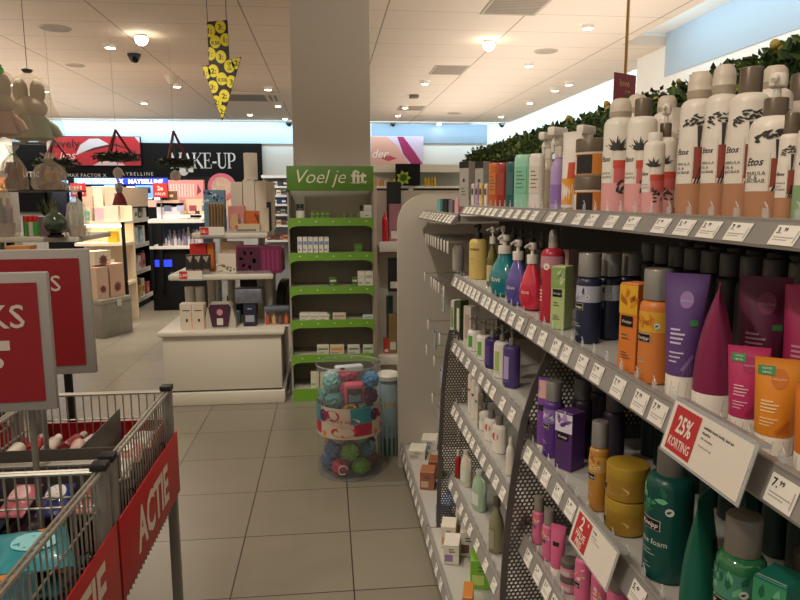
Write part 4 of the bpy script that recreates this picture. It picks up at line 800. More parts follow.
# ---------------- the two sale cards clipped to the rails
def sale_card(name, label, quad, big, small, lines, X, wide):
    """card in a clear holder hanging in front of a rail; quad = its four corners in the picture (tl, tr, br, bl)"""
    tl, tr = atX(*quad[0], X), atX(*quad[1], X); bl = atX(*quad[3], X-0.02)
    W = (tr-tl).length; ux = (tr-tl).normalized(); dn = (bl-tl); H = dn.length*0.94; uy = -(dn-ux*dn.dot(ux)).normalized(); n = ux.cross(uy).normalized()
    if n.x > 0: n = -n
    c = tl+uy*(-H); t = thing(name, label, 'sign', tuple(c)); c = Vector((0, 0, 0))
    M = Matrix((ux, uy, n)).transposed().to_4x4()
    m = MB(); m.box((-0.004, -0.004, -0.003), (W+0.004, H+0.004, -0.0012), clear('dfe2e2', 0.5, 0.1), 0, M); m.box((0.0, H, -0.02), (W, H+0.006, -0.001), clear('c9cccc', 0.4, 0.1), 0, M); m.build('holder', t)
    m = MB(); m.box((0, 0, -0.001), (W, H, 0), mat('e9e2d6', 0.5), 0, M)
    mp = lambda u, v: tuple(M @ Vector((u, v, 0.0005))); m2 = lambda u, v: tuple(M @ Vector((u, v, 0.0009)))
    m.print_rect(mp, W*0.05, H*0.06, W*wide, H*0.95, mat('c02f35', 0.5), 1)
    big(m, m2, W, H)
    for i, (s, v, sz) in enumerate(lines): m.print_text(mp, s, W*(wide+0.05), H*v, H*sz, ink, 'l', bold=0.015 if i < 2 else 0)
    m.build('card', t); return t
def big25(m, f, W, H):
    m.print_text(f, '25%', W*0.225, H*0.46, H*0.47, white, 'c', bold=0.025, squeeze=0.66); m.print_text(f, 'KORTING', W*0.225, H*0.16, H*0.26, white, 'c', bold=0.015, squeeze=0.66)
def big2(m, f, W, H):
    m.print_text(f, '2', W*0.2, H*0.56, H*0.50, white, 'c', bold=0.03); m.print_text(f, 'e', W*0.34, H*0.80, H*0.22, white, 'c', bold=0.02); m.print_text(f, 'HALVE', W*0.235, H*0.33, H*0.26, white, 'c', bold=0.02, squeeze=0.8); m.print_text(f, 'PRIJS', W*0.235, H*0.10, H*0.26, white, 'c', bold=0.02, squeeze=0.8)
sale_card('sale_card', 'white and red card reading 25% KORTING hanging on the second shelf rail', [(676, 400), (755, 446), (733, 498), (659, 449)], big25, None, [('weleda hand, body, bad en', 0.80, 0.085), ('douche', 0.70, 0.085), ('alle varianten', 0.60, 0.07), ('2x combineren mag', 0.46, 0.05)], 0.484, 0.40)
sale_card('sale_card', 'white and red card reading 2e HALVE PRIJS hanging on the third shelf rail', [(579, 507), (617, 553), (602, 586), (567, 539)], big2, None, [('kneipp', 0.84, 0.08), ('alle producten', 0.72, 0.05), ('m.u.v. kleine verpakkingen', 0.64, 0.05)], 0.484, 0.42)
# dark red card hanging from the ceiling over the garland
Yc = 2.62; q = [atY(613, 72, Yc), atY(635, 64, Yc+0.07), atY(634, 98, Yc+0.07), atY(613, 106, Yc)]
base = q[3]; ux = Vector((q[1].x-q[0].x, q[1].y-q[0].y, 0)); W = ux.length; ux.normalize(); H = q[0].z-q[3].z; n = ux.cross(Vector((0, 0, 1)))
t = thing('hanging_card', 'dark red card with gold lettering hanging above the leafy garland', 'sign', tuple(base)); M = Matrix((ux, Vector((0, 0, 1)), n)).transposed().to_4x4()
m = MB(); m.box((0, 0, -0.002), (W, H, 0.002), mat('8a1f2c', 0.55), 0, M); f = lambda u, v: tuple(M @ Vector((u, v, 0.0028))); gold_ink = mat('c99a4a', 0.5)
m.print_text(f, 'love', W*0.47, H*0.62, H*0.30, gold_ink, 'c', bold=0.01); m.print_text(f, 'your', W*0.62, H*0.44, H*0.15, gold_ink, 'c', shear=0.3); m.print_text(f, 'cur', W*0.42, H*0.16, H*0.28, gold_ink, 'c', bold=0.01); m.build('card', t)
m = MB(); m.tube([tuple(ux*(W*0.5)+Vector((0, 0, H))), tuple(ux*(W*0.5)+Vector((0, 0, CEIL-base.z)))], 0.006, mat('c9974a', 0.6), 6); m.build('hanging_cord', t)

# ================================================================== middle of the shop
cream = mat('d9d2c3', 0.5); green_m = mat('6d9f30', 0.5); gboard = mat('aaa595', 0.7)
# ---- green health unit in front of the pillar
gx0, gx1, gy, gd = -0.293, 0.340, 5.07, 0.36
g = thing('health_shelf', 'tall grey and green shelf unit with a green header, before the square pillar', 'shelf', ((gx0+gx1)/2, gy+gd/2, 0)); W2 = (gx1-gx0)/2; D2 = gd/2
m = MB(); m.box((-W2, D2-0.02, 0), (W2, D2, 1.79), gboard); m.build('back_panel', g)
for s in (-1, 1): m = MB(); m.box((s*W2-0.006, -D2+0.02, 0), (s*W2+0.006, D2-0.021, 1.6), mat('9b958a', 0.6)); m.build('side_panel', g)
m = MB(); m.box((-W2-0.004, -D2, 1.612), (W2+0.004, -D2+0.03, 1.793), mat('567f26', 0.5), 0.003)
f = flat_map((0, -D2-0.0012, 1.612), (1, 0, 0), (0, 0, 1)); ivory = mat('e6e0c4', 0.5)
vs, fs, wv = text_geo('Voel je', 0.30, -0.008, 0.95); sc = 0.36/wv; m.print_text(f, 'Voel je', -0.245, 0.055, sc, ivory, 'l', shear=0.30, bold=-0.008, space=0.95)
m.print_text(f, 'fit', 0.155, 0.055, 0.135, ivory, 'l', bold=0.028)
for u0, u1, v in ((0.15, 0.198, 0.055), (0.203, 0.232, 0.055), (0.236, 0.268, 0.055)): m.print_rect(f, u0, v, u1, v+0.006, ivory, 1)
m.build('header_sign', g)
GZ = [1.40, 1.14, 0.885, 0.625, 0.355]; 
for z in GZ:
    m = MB(); m.box((-W2+0.007, -D2+0.02, z-0.012), (W2-0.007, D2-0.021, z), gboard); s_ = m.build('shelf', g)
    lip = [(-W2, z+0.012), (W2, z+0.012), (W2, z-0.085), (W2-0.02, z-0.06), (W2-0.06, z-0.048), (-W2+0.06, z-0.048), (-W2+0.02, z-0.06), (-W2, z-0.085)]
    m = MB(); m.prism(lip, 'y', -D2, -D2+0.012, green_m); 
    for k in range(5): u = -W2+0.08+k*0.125; m.box((u-0.006, -D2-0.001, z-0.02), (u+0.006, -D2, z-0.01), mat('c9d6a4', 0.5))
    m.build('lip', s_)
m = MB(); m.box((-W2, -D2, 0), (W2, -D2+0.02, 0.095), green_m); m.build('kick_board', g)
m = MB(); m.box((-W2+0.007, -D2+0.021, 0.08), (W2-0.007, D2-0.021, 0.095), gboard); m.build('bottom_board', g)
def gfit(x, yb, yt, w, z): p, ww, h = fit(x, yb, yt, w, z=z, Y=gy+0.06); p.z = z+0.0006; return p, ww, max(h, 0.03)
def gbox(x, yt, w, z, c, l, name='medicine_carton', d=0.06, c2='cfcabd', dy=0.0):
    p, ww, h = gfit(x, 0, yt, w, z); ly = fit(x, 0, yt, w, z=z, Y=gy+0.06)[2]; p.y += dy
    p.y += max(0, d/2-0.044); carton(name, l, 'box', p, 0, ww, d, max(0.03, ly), mat(c, 0.5), None, lambda m, mp, w, h: [m.print_rect(mp, -w*0.4, h*0.55, w*0.4, h*0.75, mat(c2, 0.5), 1), m.print_rect(mp, -w*0.4, h*0.2, w*0.1, h*0.3, mat('8a9aa0', 0.5), 1)])
for x, yt, w, l in [(295, 204, 8.5, 'black capped supplement jar on the top green shelf, left end'), (360, 205, 6, 'dark brown pill bottle on the top green shelf beside a white box')]:
    p, ww, h = gfit(x, 0, yt, w, GZ[0]); h = fit(x, 0, yt, w, z=GZ[0], Y=gy+0.06)[2]; cap_bottle('supplement_jar', l, 'jar', p, 0, ww/2, h, mat('3a3029' if w < 8 else '4a4238', 0.3), blk, lambda r, hb: can_prof(r, hb, 0.012), h*0.25, ww*0.42, 1, None, lambda m, mp, r, hb: m.print_rect(mp, -r*1.3, hb*0.12, r*1.3, hb*0.75, mat('d6d0c2', 0.5), 10))
gbox(365.5, 205, 8, GZ[0], 'dcd6c8', 'white box at the right end of the top green shelf')
for k in range(4): gbox(308+k*5.2, 211, 4.4, GZ[0], '4f6a2a', ORD[k]+' little green holder from the left on the top green shelf', 'sachet_holder', 0.04, '7fa03a')
for k in range(3): gbox(341+k*7, 213, 2.6, GZ[0], '5c6a4a', ORD[k]+' slim green holder right of centre on the top green shelf', 'sachet_holder', 0.04, '7fa03a')
for k in range(6): gbox(293.8+k*5.6, 237, 4.6, GZ[1], 'd9d4ca', ORD[k]+' of six white and blue tube cartons in a row, from the left', 'tube_carton', 0.04, '7a90b5')
gbox(355, 244, 8, GZ[1], '4a7a2a', 'green block on the second green shelf', 'sachet_holder', 0.05, '5f9a22')
gbox(358, 271, 7, GZ[2], 'dcd6c4', 'left white box on the third green shelf'); gbox(366, 271, 7.5, GZ[2], 'e2dccb', 'right white box on the third green shelf', c2='a9b59a')
gbox(328, 277, 7.5, GZ[2], '47661f', 'left dark green block on the third green shelf', 'sachet_holder'); gbox(351, 277, 6, GZ[2], '47661f', 'right dark green block on the third green shelf', 'sachet_holder')
for k in range(3): gbox(297+k*10.5, 313, 9.6, GZ[3], 'd6d0c2', ORD[k]+' long white pack from the left on the fourth green shelf', 'medicine_carton', 0.1, 'b5afa2')
gbox(334, 313, 13, GZ[3], 'c9c4b2', 'white and red pack in the middle of the fourth green shelf', c2='c96a4a'); gbox(364.5, 315, 10, GZ[3], 'cfd4d4', 'white and blue pack at the right of the fourth green shelf', c2='6a8ac0')
gbox(323, 312, 3.4, GZ[3], '3f5a20', 'narrow dark green block on the fourth green shelf', 'sachet_holder')
for x, w, c, c2, l in [(316, 12, 'c9c6b6', '6f8a5a', 'grey green carton on the fifth green shelf'), (331, 14, 'cdbb9a', 'd98a4a', 'white and orange carton on the fifth green shelf'), (349, 12, 'cfcbc0', '5a7a4a', 'white carton with green print on the fifth green shelf'), (364.5, 10, 'c6ccb5', '4f8a4a', 'pale green carton at the right of the fifth green shelf')]: gbox(x, 345, w, GZ[4], c, l, c2=c2)
gbox(306.5, 371, 8, 0.095, 'd4cfb0', 'cream carton on the bottom board of the green unit'); gbox(315.5, 372, 6, 0.095, 'cfd0a4', 'yellowish carton beside the cream one at the bottom of the green unit')

# ---- white display counter with two raised tiers
kx0, kx1, ky0, ky1 = -1.268, -0.352, 5.05, 6.05
k_ = thing('display_counter', 'white display counter with two raised shelves, left of the green unit', 'counter', ((kx0+kx1)/2, (ky0+ky1)/2, 0)); KW, KD = (kx1-kx0)/2, (ky1-ky0)/2
kw = mat('d3ccbd', 0.45)
m = MB(); m.box((-KW+0.02, -KD+0.02, 0.115), (KW-0.02, KD-0.02, 0.535), kw, 0.004); m.build('cabinet', k_)
m = MB(); m.box((-KW, -KD, 0.0), (KW, KD, 0.10), kw, 0.008); m.box((-KW+0.03, -KD+0.03, 0.10), (KW-0.03, KD-0.03, 0.115), mat('5a544a', 0.6)); m.build('plinth', k_)
m = MB(); m.box((-KW-0.01, -KD-0.01, 0.536), (KW+0.01, KD+0.01, 0.574), kw, 0.012); m.build('counter_top', k_)
def tier(x0, x1, z, y0, y1, nm):
    m = MB(); m.box((x0-k_.location.x, y0-k_.location.y, z-0.045), (x1-k_.location.x, y1-k_.location.y, z), kw, 0.014); s_ = m.build(nm, k_)
    m = MB(); m.box((x0-k_.location.x+0.02, y0-k_.location.y+0.006, z+0.0005), (x1-k_.location.x-0.02, y0-k_.location.y+0.009, z+0.022), clear('eef2f2', 0.88)); m.build('guard_strip', s_)
tier(-1.20, -0.42, 0.992, 5.14, 5.98, 'lower_tier'); tier(-1.03, -0.46, 1.300, 5.22, 5.85, 'upper_tier')
for px in (-0.93, -0.80, -0.56, -0.48): 
    for py in (5.42, 5.72) if px in (-0.93, -0.48) else (5.6,):
        m = MB(); m.lathe([(0.032, 0), (0.032, 0.38)], kw, 18, caps=False, M=Matrix.Translation((px-k_.location.x, py-k_.location.y, 0.572))); m.build('post', k_)
for px in (-0.86, -0.55):
    m = MB(); m.lathe([(0.030, 0), (0.030, 0.275)], kw, 18, caps=False, M=Matrix.Translation((px-k_.location.x, 5.66-k_.location.y, 0.985))); m.build('post', k_)
def kfit(x, yt, w, z, Y): p, ww, h = fit(x, 0, yt, w, z=z, Y=Y); p.z = z+0.0006; return p, ww, fit(x, 0, yt, w, z=z, Y=Y)[2]
def kbox(x, yt, w, z, Y, c, l, name='gift_box', d=0.08, art=None, cat='box', rz=0.0, rough=0.5):
    p, ww, h = kfit(x, yt, w, z, Y); p.y += d/2; return carton(name, l, cat, p, rz, ww, d, h, mat(c, rough), None, art)
KZ, K2, K1 = 0.574, 0.992, 1.300
phone = lambda m, mp, w, h: [m.print_rect(mp, -w*0.3, h*0.72, w*0.3, h*0.76, dgrey, 1), m.print_rect(mp, -w*0.04, h*0.3, w*0.12, h*0.42, blk, 1), m.print_rect(mp, w*0.42, h*0.05, w*0.47, h*0.95, mat('c96a6a', 0.5), 1)]
kbox(170, 304, 12, KZ, 5.13, 'd4c9b6', 'cream carton with small dark print at the left of the counter, left one', d=0.1, art=phone); kbox(183, 304, 12, KZ, 5.13, 'd4c5b2', 'cream carton with small dark print at the left of the counter, right one', d=0.1, art=phone)
for x, l in ((175, 'white lidded cream jar behind the cream cartons, left one'), (186, 'white lidded cream jar behind the cream cartons, right one')):
    p, ww, h = kfit(x, 287, 9, KZ, 5.37); jar('cream_jar', l, 'jar', p, 0, ww/2, h, mat('b9d0d6', 0.4), mat('dcd9d0', 0.4), h*0.4)
for i, x in enumerate((206, 199)):
    p, ww, h = kfit(x, 285, 6, KZ, 5.50+0.06*i); cap_bottle('perfume_bottle', ['pale blue perfume bottle behind the dark rounded gift case', 'second pale perfume bottle by the counter post'][i], 'bottle', p, 0, ww/2, h, mat('b5c9d9', 0.2), mat('d9d9d6', 0.3), round_shoulder, 0.03)
# rounded case with a dark front
p, ww, h = kfit(206, 304, 30, KZ, 5.14); t = thing('gift_case', 'rounded pale gift case with dark plum front', 'case', p); m = MB(); w2 = ww/2
m.prism([(-w2, 0.0), (w2, 0.0), (w2*1.0, h*0.35), (w2*0.8, h*0.85), (w2*0.62, h), (-w2*0.62, h), (-w2*0.8, h*0.85), (-w2, h*0.35)], 'y', 0.012, 0.14, mat('b9b4a6', 0.4)); m.build('case', t)
m = MB(); m.prism([(-w2*0.52, h*0.08), (w2*0.52, h*0.08), (w2*0.74, h*0.85), (w2*0.6, h*0.97), (-w2*0.6, h*0.97), (-w2*0.74, h*0.85)], 'y', 0.004, 0.0115, mat('4a2638', 0.4)); fm = flat_map((0, 0.0035, 0), (1, 0, 0), (0, 0, 1))
m.print_rect(fm, -w2*0.2, h*0.15, w2*0.2, h*0.42, mat('cfc9c4', 0.5), 1); m.print_poly(fm, [(w2*0.2*math.cos(a*PI/6), h*0.66+w2*0.22*math.sin(a*PI/6)) for a in range(12)], mat('c98a9a', 0.5)); m.build('front', t)
# wrapped gift with silver band
p, ww, h = kfit(238, 289, 22, KZ, 5.20); t = thing('gift_box', 'tall dark blue gift box with a silver wrapped top', 'gift', (p.x, p.y+0.07, p.z)); m = MB(); m.box((-ww*0.28, -0.06, 0), (ww*0.28, 0.06, h*0.62), mat('22263c', 0.4), 0.003)
fm = flat_map((0, -0.0605, 0), (1, 0, 0), (0, 0, 1)); m.print_rect(fm, -ww*0.2, h*0.12, ww*0.2, h*0.3, mat('9a9aa8', 0.5), 1); m.print_text(fm, 'Axe', 0, h*0.45, h*0.07, white); m.build('box', t)
m = MB(); m.box((-ww*0.62, -0.075, h*0.62), (ww*0.58, 0.075, h), mat('8a8d98', 0.25, metal=0.6, noise=0.6, nscale=30), 0.008); m.build('wrapped_top', t)
for x, yt, w, c, l in [(221, 312, 12, '5f7f84', 'small teal pack left of the dark blue gift box')]: kbox(x, yt, w, KZ, 5.34, c, l)
p, ww, h = kfit(267, 307, 26, KZ, 5.16); t = thing('gift_set', 'clear gift set of four small bottles under a blue grey cover', 'gift set', (p.x, p.y+0.05, p.z)); m = MB(); m.box((-ww/2, -0.045, h*0.78), (ww/2, 0.05, h), mat('5f6a78', 0.4), 0.012); m.build('cover', t)
m = MB(); m.box((-ww/2, -0.045, 0), (ww/2, 0.05, 0.012), mat('cfcabc', 0.5)); m.box((-ww/2, 0.044, 0.012), (ww/2, 0.05, h*0.78), mat('b9b4a8', 0.5)); m.build('tray', t)
for k in range(4): m = MB(); c = -ww*0.36+k*ww*0.24; m.lathe([(ww*0.08, 0.013), (ww*0.09, h*0.4), (ww*0.045, h*0.52), (ww*0.045, h*0.68)], mat(['b9553a', 'c9a07a', '7a5a4a', 'c96a4a'][k], 0.3), 14, M=Matrix.Translation((c, 0, 0))); m.build('bottle', t)
# boxes at the back of the counter
for i, (x, yt, w, Y, c) in enumerate([(222, 296, 14, 5.75, '3a3f4a'), (241, 276, 22, 5.80, '43303a'), (263, 292, 14, 5.83, '2e3a3a')]): kbox(x, yt, w, KZ, Y, c, ['dark slate box at the back of the counter', 'dark plum box at the back of the counter under the lower tier', 'dark green box at the back of the counter'][i], d=0.1)
# round hair tool on the right end
p, ww, h = kfit(281, 278, 15, KZ, 5.60); t = thing('round_pack', 'black round pack standing at the right end of the counter', 'pack', (p.x-0.02, p.y, p.z)); r = h/2
m = MB(); m.lathe([(r*0.72, -0.03), (r, -0.03), (r, 0.03), (r*0.72, 0.03), (r*0.72, -0.03)], mat('17161a', 0.35), 28, M=Matrix.Translation((0, 0, r)) @ Matrix.Rotation(PI/2, 4, 'Y') @ Matrix.Rotation(0.3, 4, 'X'), caps=False); m.build('ring', t)
m = MB(); m.lathe([(0.0001, -0.02), (r*0.7, -0.02), (r*0.7, 0.02), (0.0001, 0.02)], mat('8f8a88', 0.3), 24, M=Matrix.Translation((0, 0, r)) @ Matrix.Rotation(PI/2, 4, 'Y') @ Matrix.Rotation(0.3, 4, 'X'), caps=False); m.build('disc', t)
# lower tier
for k in range(3):
    kbox(176.5+k*8.6, 255, 7.8, K2, 5.17, '2c2624', ORD[k]+' dark brown pouch from the left on the lower tier', 'pouch', 0.05, lambda m, mp, w, h: [m.print_poly(mp, [(-w*0.4, h*0.9), (w*0.4, h*0.95), (w*0.1, h*0.6)], mat('a89a8a', 0.5)), m.print_rect(mp, -w*0.4, h*0.08, w*0.4, h*0.25, mat('8a6a5a', 0.5), 1)], 'pouch')
kbox(186, 244, 16, K2, 5.30, 'c92a1f', 'bright red box behind the dark brown pouches', d=0.12); kbox(199, 243, 6, K2, 5.31, 'd9741f', 'orange box between the red box and the white patterned box', d=0.1)
kbox(216, 254, 18, K2, 5.16, 'd9cbb8', 'white patterned gift box on the lower tier', d=0.12, art=lambda m, mp, w, h: [m.print_poly(mp, leaf_pts(-w*0.4+w*0.8*((k*37) % 10)/10, h*(0.15+0.3*((k*53) % 10)/10), w*0.18, w*0.05, k), mat('8f7f6a', 0.5)) for k in range(14)])
kbox(222, 242, 20, K2, 5.33, 'd9b99a', 'peach box behind the white patterned gift box', d=0.1)
kbox(250, 246, 44, K2, 5.165, '6d2346', 'wide magenta gift box on the lower tier', d=0.15, art=lambda m, mp, w, h: [m.print_rect(mp, -w*0.47, h*0.06, w*0.03, h*0.94, mat('4a1630', 0.5), 1)]+[m.print_rect(mp, w*(0.08+0.10*k), h*0.1, w*(0.14+0.10*k), h*0.85, mat('8f2f5f', 0.4), 1) for k in range(4)]+[m.print_poly(lambda u, v: mp(u, v+0.0), leaf_pts(-w*0.25+w*0.1*math.cos(k), h*0.5+h*0.2*math.sin(k), w*0.1, w*0.03, k), mat('c97a9a', 0.5)) for k in range(7)])
p, ww, h = kfit(275, 246, 5, K2, 5.24)
for i, dx in enumerate((0.0, 0.045)): kbox(271+i*4, 247, 3.4, K2, 5.36, ['7a3a5a', 'a86a80'][i], ['slim plum box at the right of the lower tier', 'slim rose box at the right of the lower tier'][i], d=0.1)
# upper tier
p, ww, h = kfit(205.5, 203, 15, K1, 5.27); t = thing('reed_bundle', 'upright box of brown wooden reeds on the upper tier', 'reeds', (p.x, p.y+0.03, p.z)); m = MB(); m.box((-ww/2, 0.026, 0), (ww/2, 0.03, h), mat('b59a74', 0.6)); m.build('backing', t)
for k in range(5): m = MB(); m.tube([(-ww*0.4+k*ww*0.2, 0, 0.0), (-ww*0.4+k*ww*0.2+0.002, 0, h*0.97)], ww*0.055, mat(['6a4a30', '7a5a3a'][k % 2], 0.7), 8); m.build('reed', t)
kbox(205, 190, 20, K1, 5.36, '6f93a8', 'blue and white patterned box behind the reeds', d=0.1, art=lambda m, mp, w, h: [m.print_poly(mp, leaf_pts(-w*0.4+w*0.8*((k*37) % 10)/10, h*(0.75+0.2*((k*53) % 10)/10), w*0.2, w*0.07, k), mat(['d9e2e6', '3f6f8f'][k % 2], 0.5)) for k in range(14)])
kbox(228, 206, 16, K1, 5.40, 'd98f8a', 'pink card box on the upper tier', d=0.06, art=lambda m, mp, w, h: m.print_rect(mp, -w*0.4, h*0.2, w*0.4, h*0.5, mat('e9c9b5', 0.5), 1)); kbox(226, 214, 7, K1, 5.30, 'c9a274', 'tan box before the pink card box', d=0.05)
kbox(244.5, 211, 14, K1, 5.34, 'c9651f', 'bright orange box on the upper tier', d=0.08, art=lambda m, mp, w, h: m.print_poly(mp, [(w*0.1, h*0.9), (w*0.45, h*0.8), (w*0.45, h*0.3)], mat('7a3a1f', 0.5)))
kbox(239, 224, 24, K1, 5.25, 'cbb795', 'low cream box with a black strip on the upper tier', d=0.05, art=lambda m, mp, w, h: [m.print_rect(mp, -w*0.45, h*0.12, w*0.35, h*0.35, blk, 1), m.print_rect(mp, -w*0.48, h*0.4, -w*0.4, h*0.9, mat('b5302a', 0.5), 1)])
kbox(257, 208, 9, K1, 5.30, 'cfc0a4', 'narrow cream box at the right of the upper tier', d=0.08); kbox(262, 202, 4, K1, 5.36, '23232b', 'slim black box at the right end of the upper tier', d=0.06)
# tall white gift boxes piled on the upper tier's rear
kb = 'd6c6ad'
kbox(229, 182, 11, K1, 5.52, 'e8dcc8', 'tall pale carton with faint print at the back of the upper tier', d=0.10); 
p, w1, h1 = kfit(253, 182, 28, K1, 5.60); carton('paper_box', 'broad pale carton at the back of the upper tier', 'box', (p.x, p.y+0.06, p.z), 0, w1, 0.1, h1, mat('eee3d0', 0.6))
p, w2_, h2 = kfit(242, 180, 11, K1, 5.50); carton('paper_box', 'tan paper box standing before the broad pale carton, left one', 'box', (p.x, p.y, p.z), 0.08, w2_, 0.07, h2, mat('e8dcc8', 0.6)); p3, w3, h3 = kfit(255, 181, 11, K1, 5.50); carton('paper_box', 'tan paper box standing before the broad pale carton, right one', 'box', (p3.x, p3.y, p3.z), -0.05, w3, 0.07, h3, mat('e5d8c2', 0.6))
ztop = p.z+h2+0.001; q, w4, h4 = fit(243, 0, 153, 14, z=ztop, Y=5.50); h4 = max(0.1, fit(243, 0, 153, 14, z=ztop, Y=5.50)[2]); carton('paper_box', 'topmost tan paper box of the tall pile on the white display', 'box', (p.x+0.02, 5.50, ztop), 0.45, w4*0.8, 0.07, h4, mat('ebe0cd', 0.6))
def price_card(label, x, y, w, h, Y, txt, rz=0.0):
    p = atY(x, y+h, Y); s = depth(p)/FOC; t = thing('price_card', label, 'sign', p, rz); m = MB(); m.box((0, -0.002, 0), (w*s, 0, h*s), mat('e6decf', 0.5)); fm = flat_map((0, -0.0024, 0), (1, 0, 0), (0, 0, 1)); m.print_rect(fm, w*s*0.02, h*s*0.05, w*s*0.36, h*s*0.95, mat('c9332c', 0.5), 1)
    m.print_text(flat_map((0, -0.003, 0), (1, 0, 0), (0, 0, 1)), txt, w*s*0.19, h*s*0.3, h*s*0.5, white, 'c', bold=0.02); m.build('card', t); m = MB(); m.box((0, -0.0004, -0.01), (w*s, 0.004, h*s*0.3), clear('eef2f2', 0.6)); m.build('holder', t)
price_card('white price card with red 2.99 block on the lower tier', 179, 271, 23, 8.5, 5.13, '2.99'); price_card('white price card with red 10.- block on the upper tier', 200, 227, 24, 8.5, 5.205, '10.-')

# ---- clear drum of bath sponges
bx, by, br, bh = 0.102, 3.708, 0.184, 0.64
t = thing('sponge_drum', 'clear plastic drum full of colourful bath sponges beside the white end panel', 'bin', (bx, by, 0)); m = MB()
m.lathe([(br-0.004, 0.002), (br, 0.01), (br, bh)], clear('e9eef0', 0.86, 0.05), 40, caps=False); m.build('wall', t); m = MB(); m.lathe([(0.0001, 0.0), (br-0.004, 0.0), (br-0.004, 0.004), (0.0001, 0.004)], clear('c9cdd0', 0.75), 32, caps=False); m.build('base', t)
m = MB(); m.lathe([(br+0.001, bh-0.012), (br+0.003, bh-0.006), (br+0.001, bh)], clear('f2f4f4', 0.72), 40, caps=False); m.build('rim', t)
m = MB(); pr = [(br+0.0015, 0.245), (br+0.0015, 0.42)]; m.lathe(pr, mat('cfc0b0', 0.45), 40, caps=False); mp = round_map(pr); L2 = lift(mp); L3 = lift(mp, 2)
def oval(f, u, v, a, b, c): m.print_poly(f, [(u+a*math.cos(k*PI/10), v+b*math.sin(k*PI/10)) for k in range(20)], mat(c, 0.5))
for u0 in (-0.30, 0.02, 0.34, -0.58, 0.52):
    if abs(u0) > 0.5: continue
    m.print_rect(mp, u0-0.02, 0.33, u0+0.11, 0.418, mat('3f8f9c', 0.5), 6); m.print_rect(mp, u0+0.0, 0.262, u0+0.11, 0.33, mat('b52f4c', 0.5), 6)
    oval(L2, u0-0.06, 0.285, 0.075, 0.028, 'c9482f'); oval(L2, u0-0.13, 0.375, 0.05, 0.03, 'a82f56'); oval(L2, u0+0.13, 0.37, 0.03, 0.035, '5a2f5c'); oval(L2, u0+0.14, 0.27, 0.014, 0.014, 'd98a3a')
oval(L3, -0.045, 0.345, 0.10, 0.024, 'c9b5a4'); m.print_text(lift(mp, 3), 'lovely bath', -0.045, 0.338, 0.03, mat('a83f4f', 0.5), 'c', shear=0.3); m.build('printed_band', t)
POUF = {}
def pouf_mesh(m, r, mm, seed, ruffle=0.16):
    rnd = random.Random(seed); n, k = 30, 18; ph = [rnd.random()*6 for _ in range(6)]; vs = []; fs = []
    for j in range(k+1):
        th = PI*j/k
        for i in range(n):
            a = 2*PI*i/n; d = 1-ruffle/2+ruffle*0.5*(math.sin(a*9+ph[0]+3*math.sin(th*4+ph[1]))*math.sin(th)+0.7*math.sin(th*11+ph[2]+2*math.cos(a*3+ph[3]))); d += ruffle*0.25*rnd.uniform(-1, 1)
            vs.append((r*d*math.sin(th)*math.sin(a), -r*d*math.sin(th)*math.cos(a), r+r*0.98*d*-math.cos(th)))
    for j in range(k):
        for i in range(n): i2 = (i+1) % n; fs.append((j*n+i, j*n+i2, (j+1)*n+i2, (j+1)*n+i))
    m.add(vs, fs, mm, True)
def pouf(x, y, z, r, c, l, seed, ring=None):
    t = thing('bath_sponge', l, 'sponge', (bx+x, by+y, z), (seed*0.7 if not ring else 0.25), 'bath sponges in the clear drum'); m = MB(); pouf_mesh(m, r, mat(c, 0.75, noise=0.25, nscale=90), seed); m.build('netting', t)
    m = MB(); m.tube([(r*0.5*math.cos(a*PI/6), -r*1.02, r+r*0.5*math.sin(a*PI/6)) for a in range(11)], 0.003, mat(ring or c, 0.6), 6); m.build('loop', t)
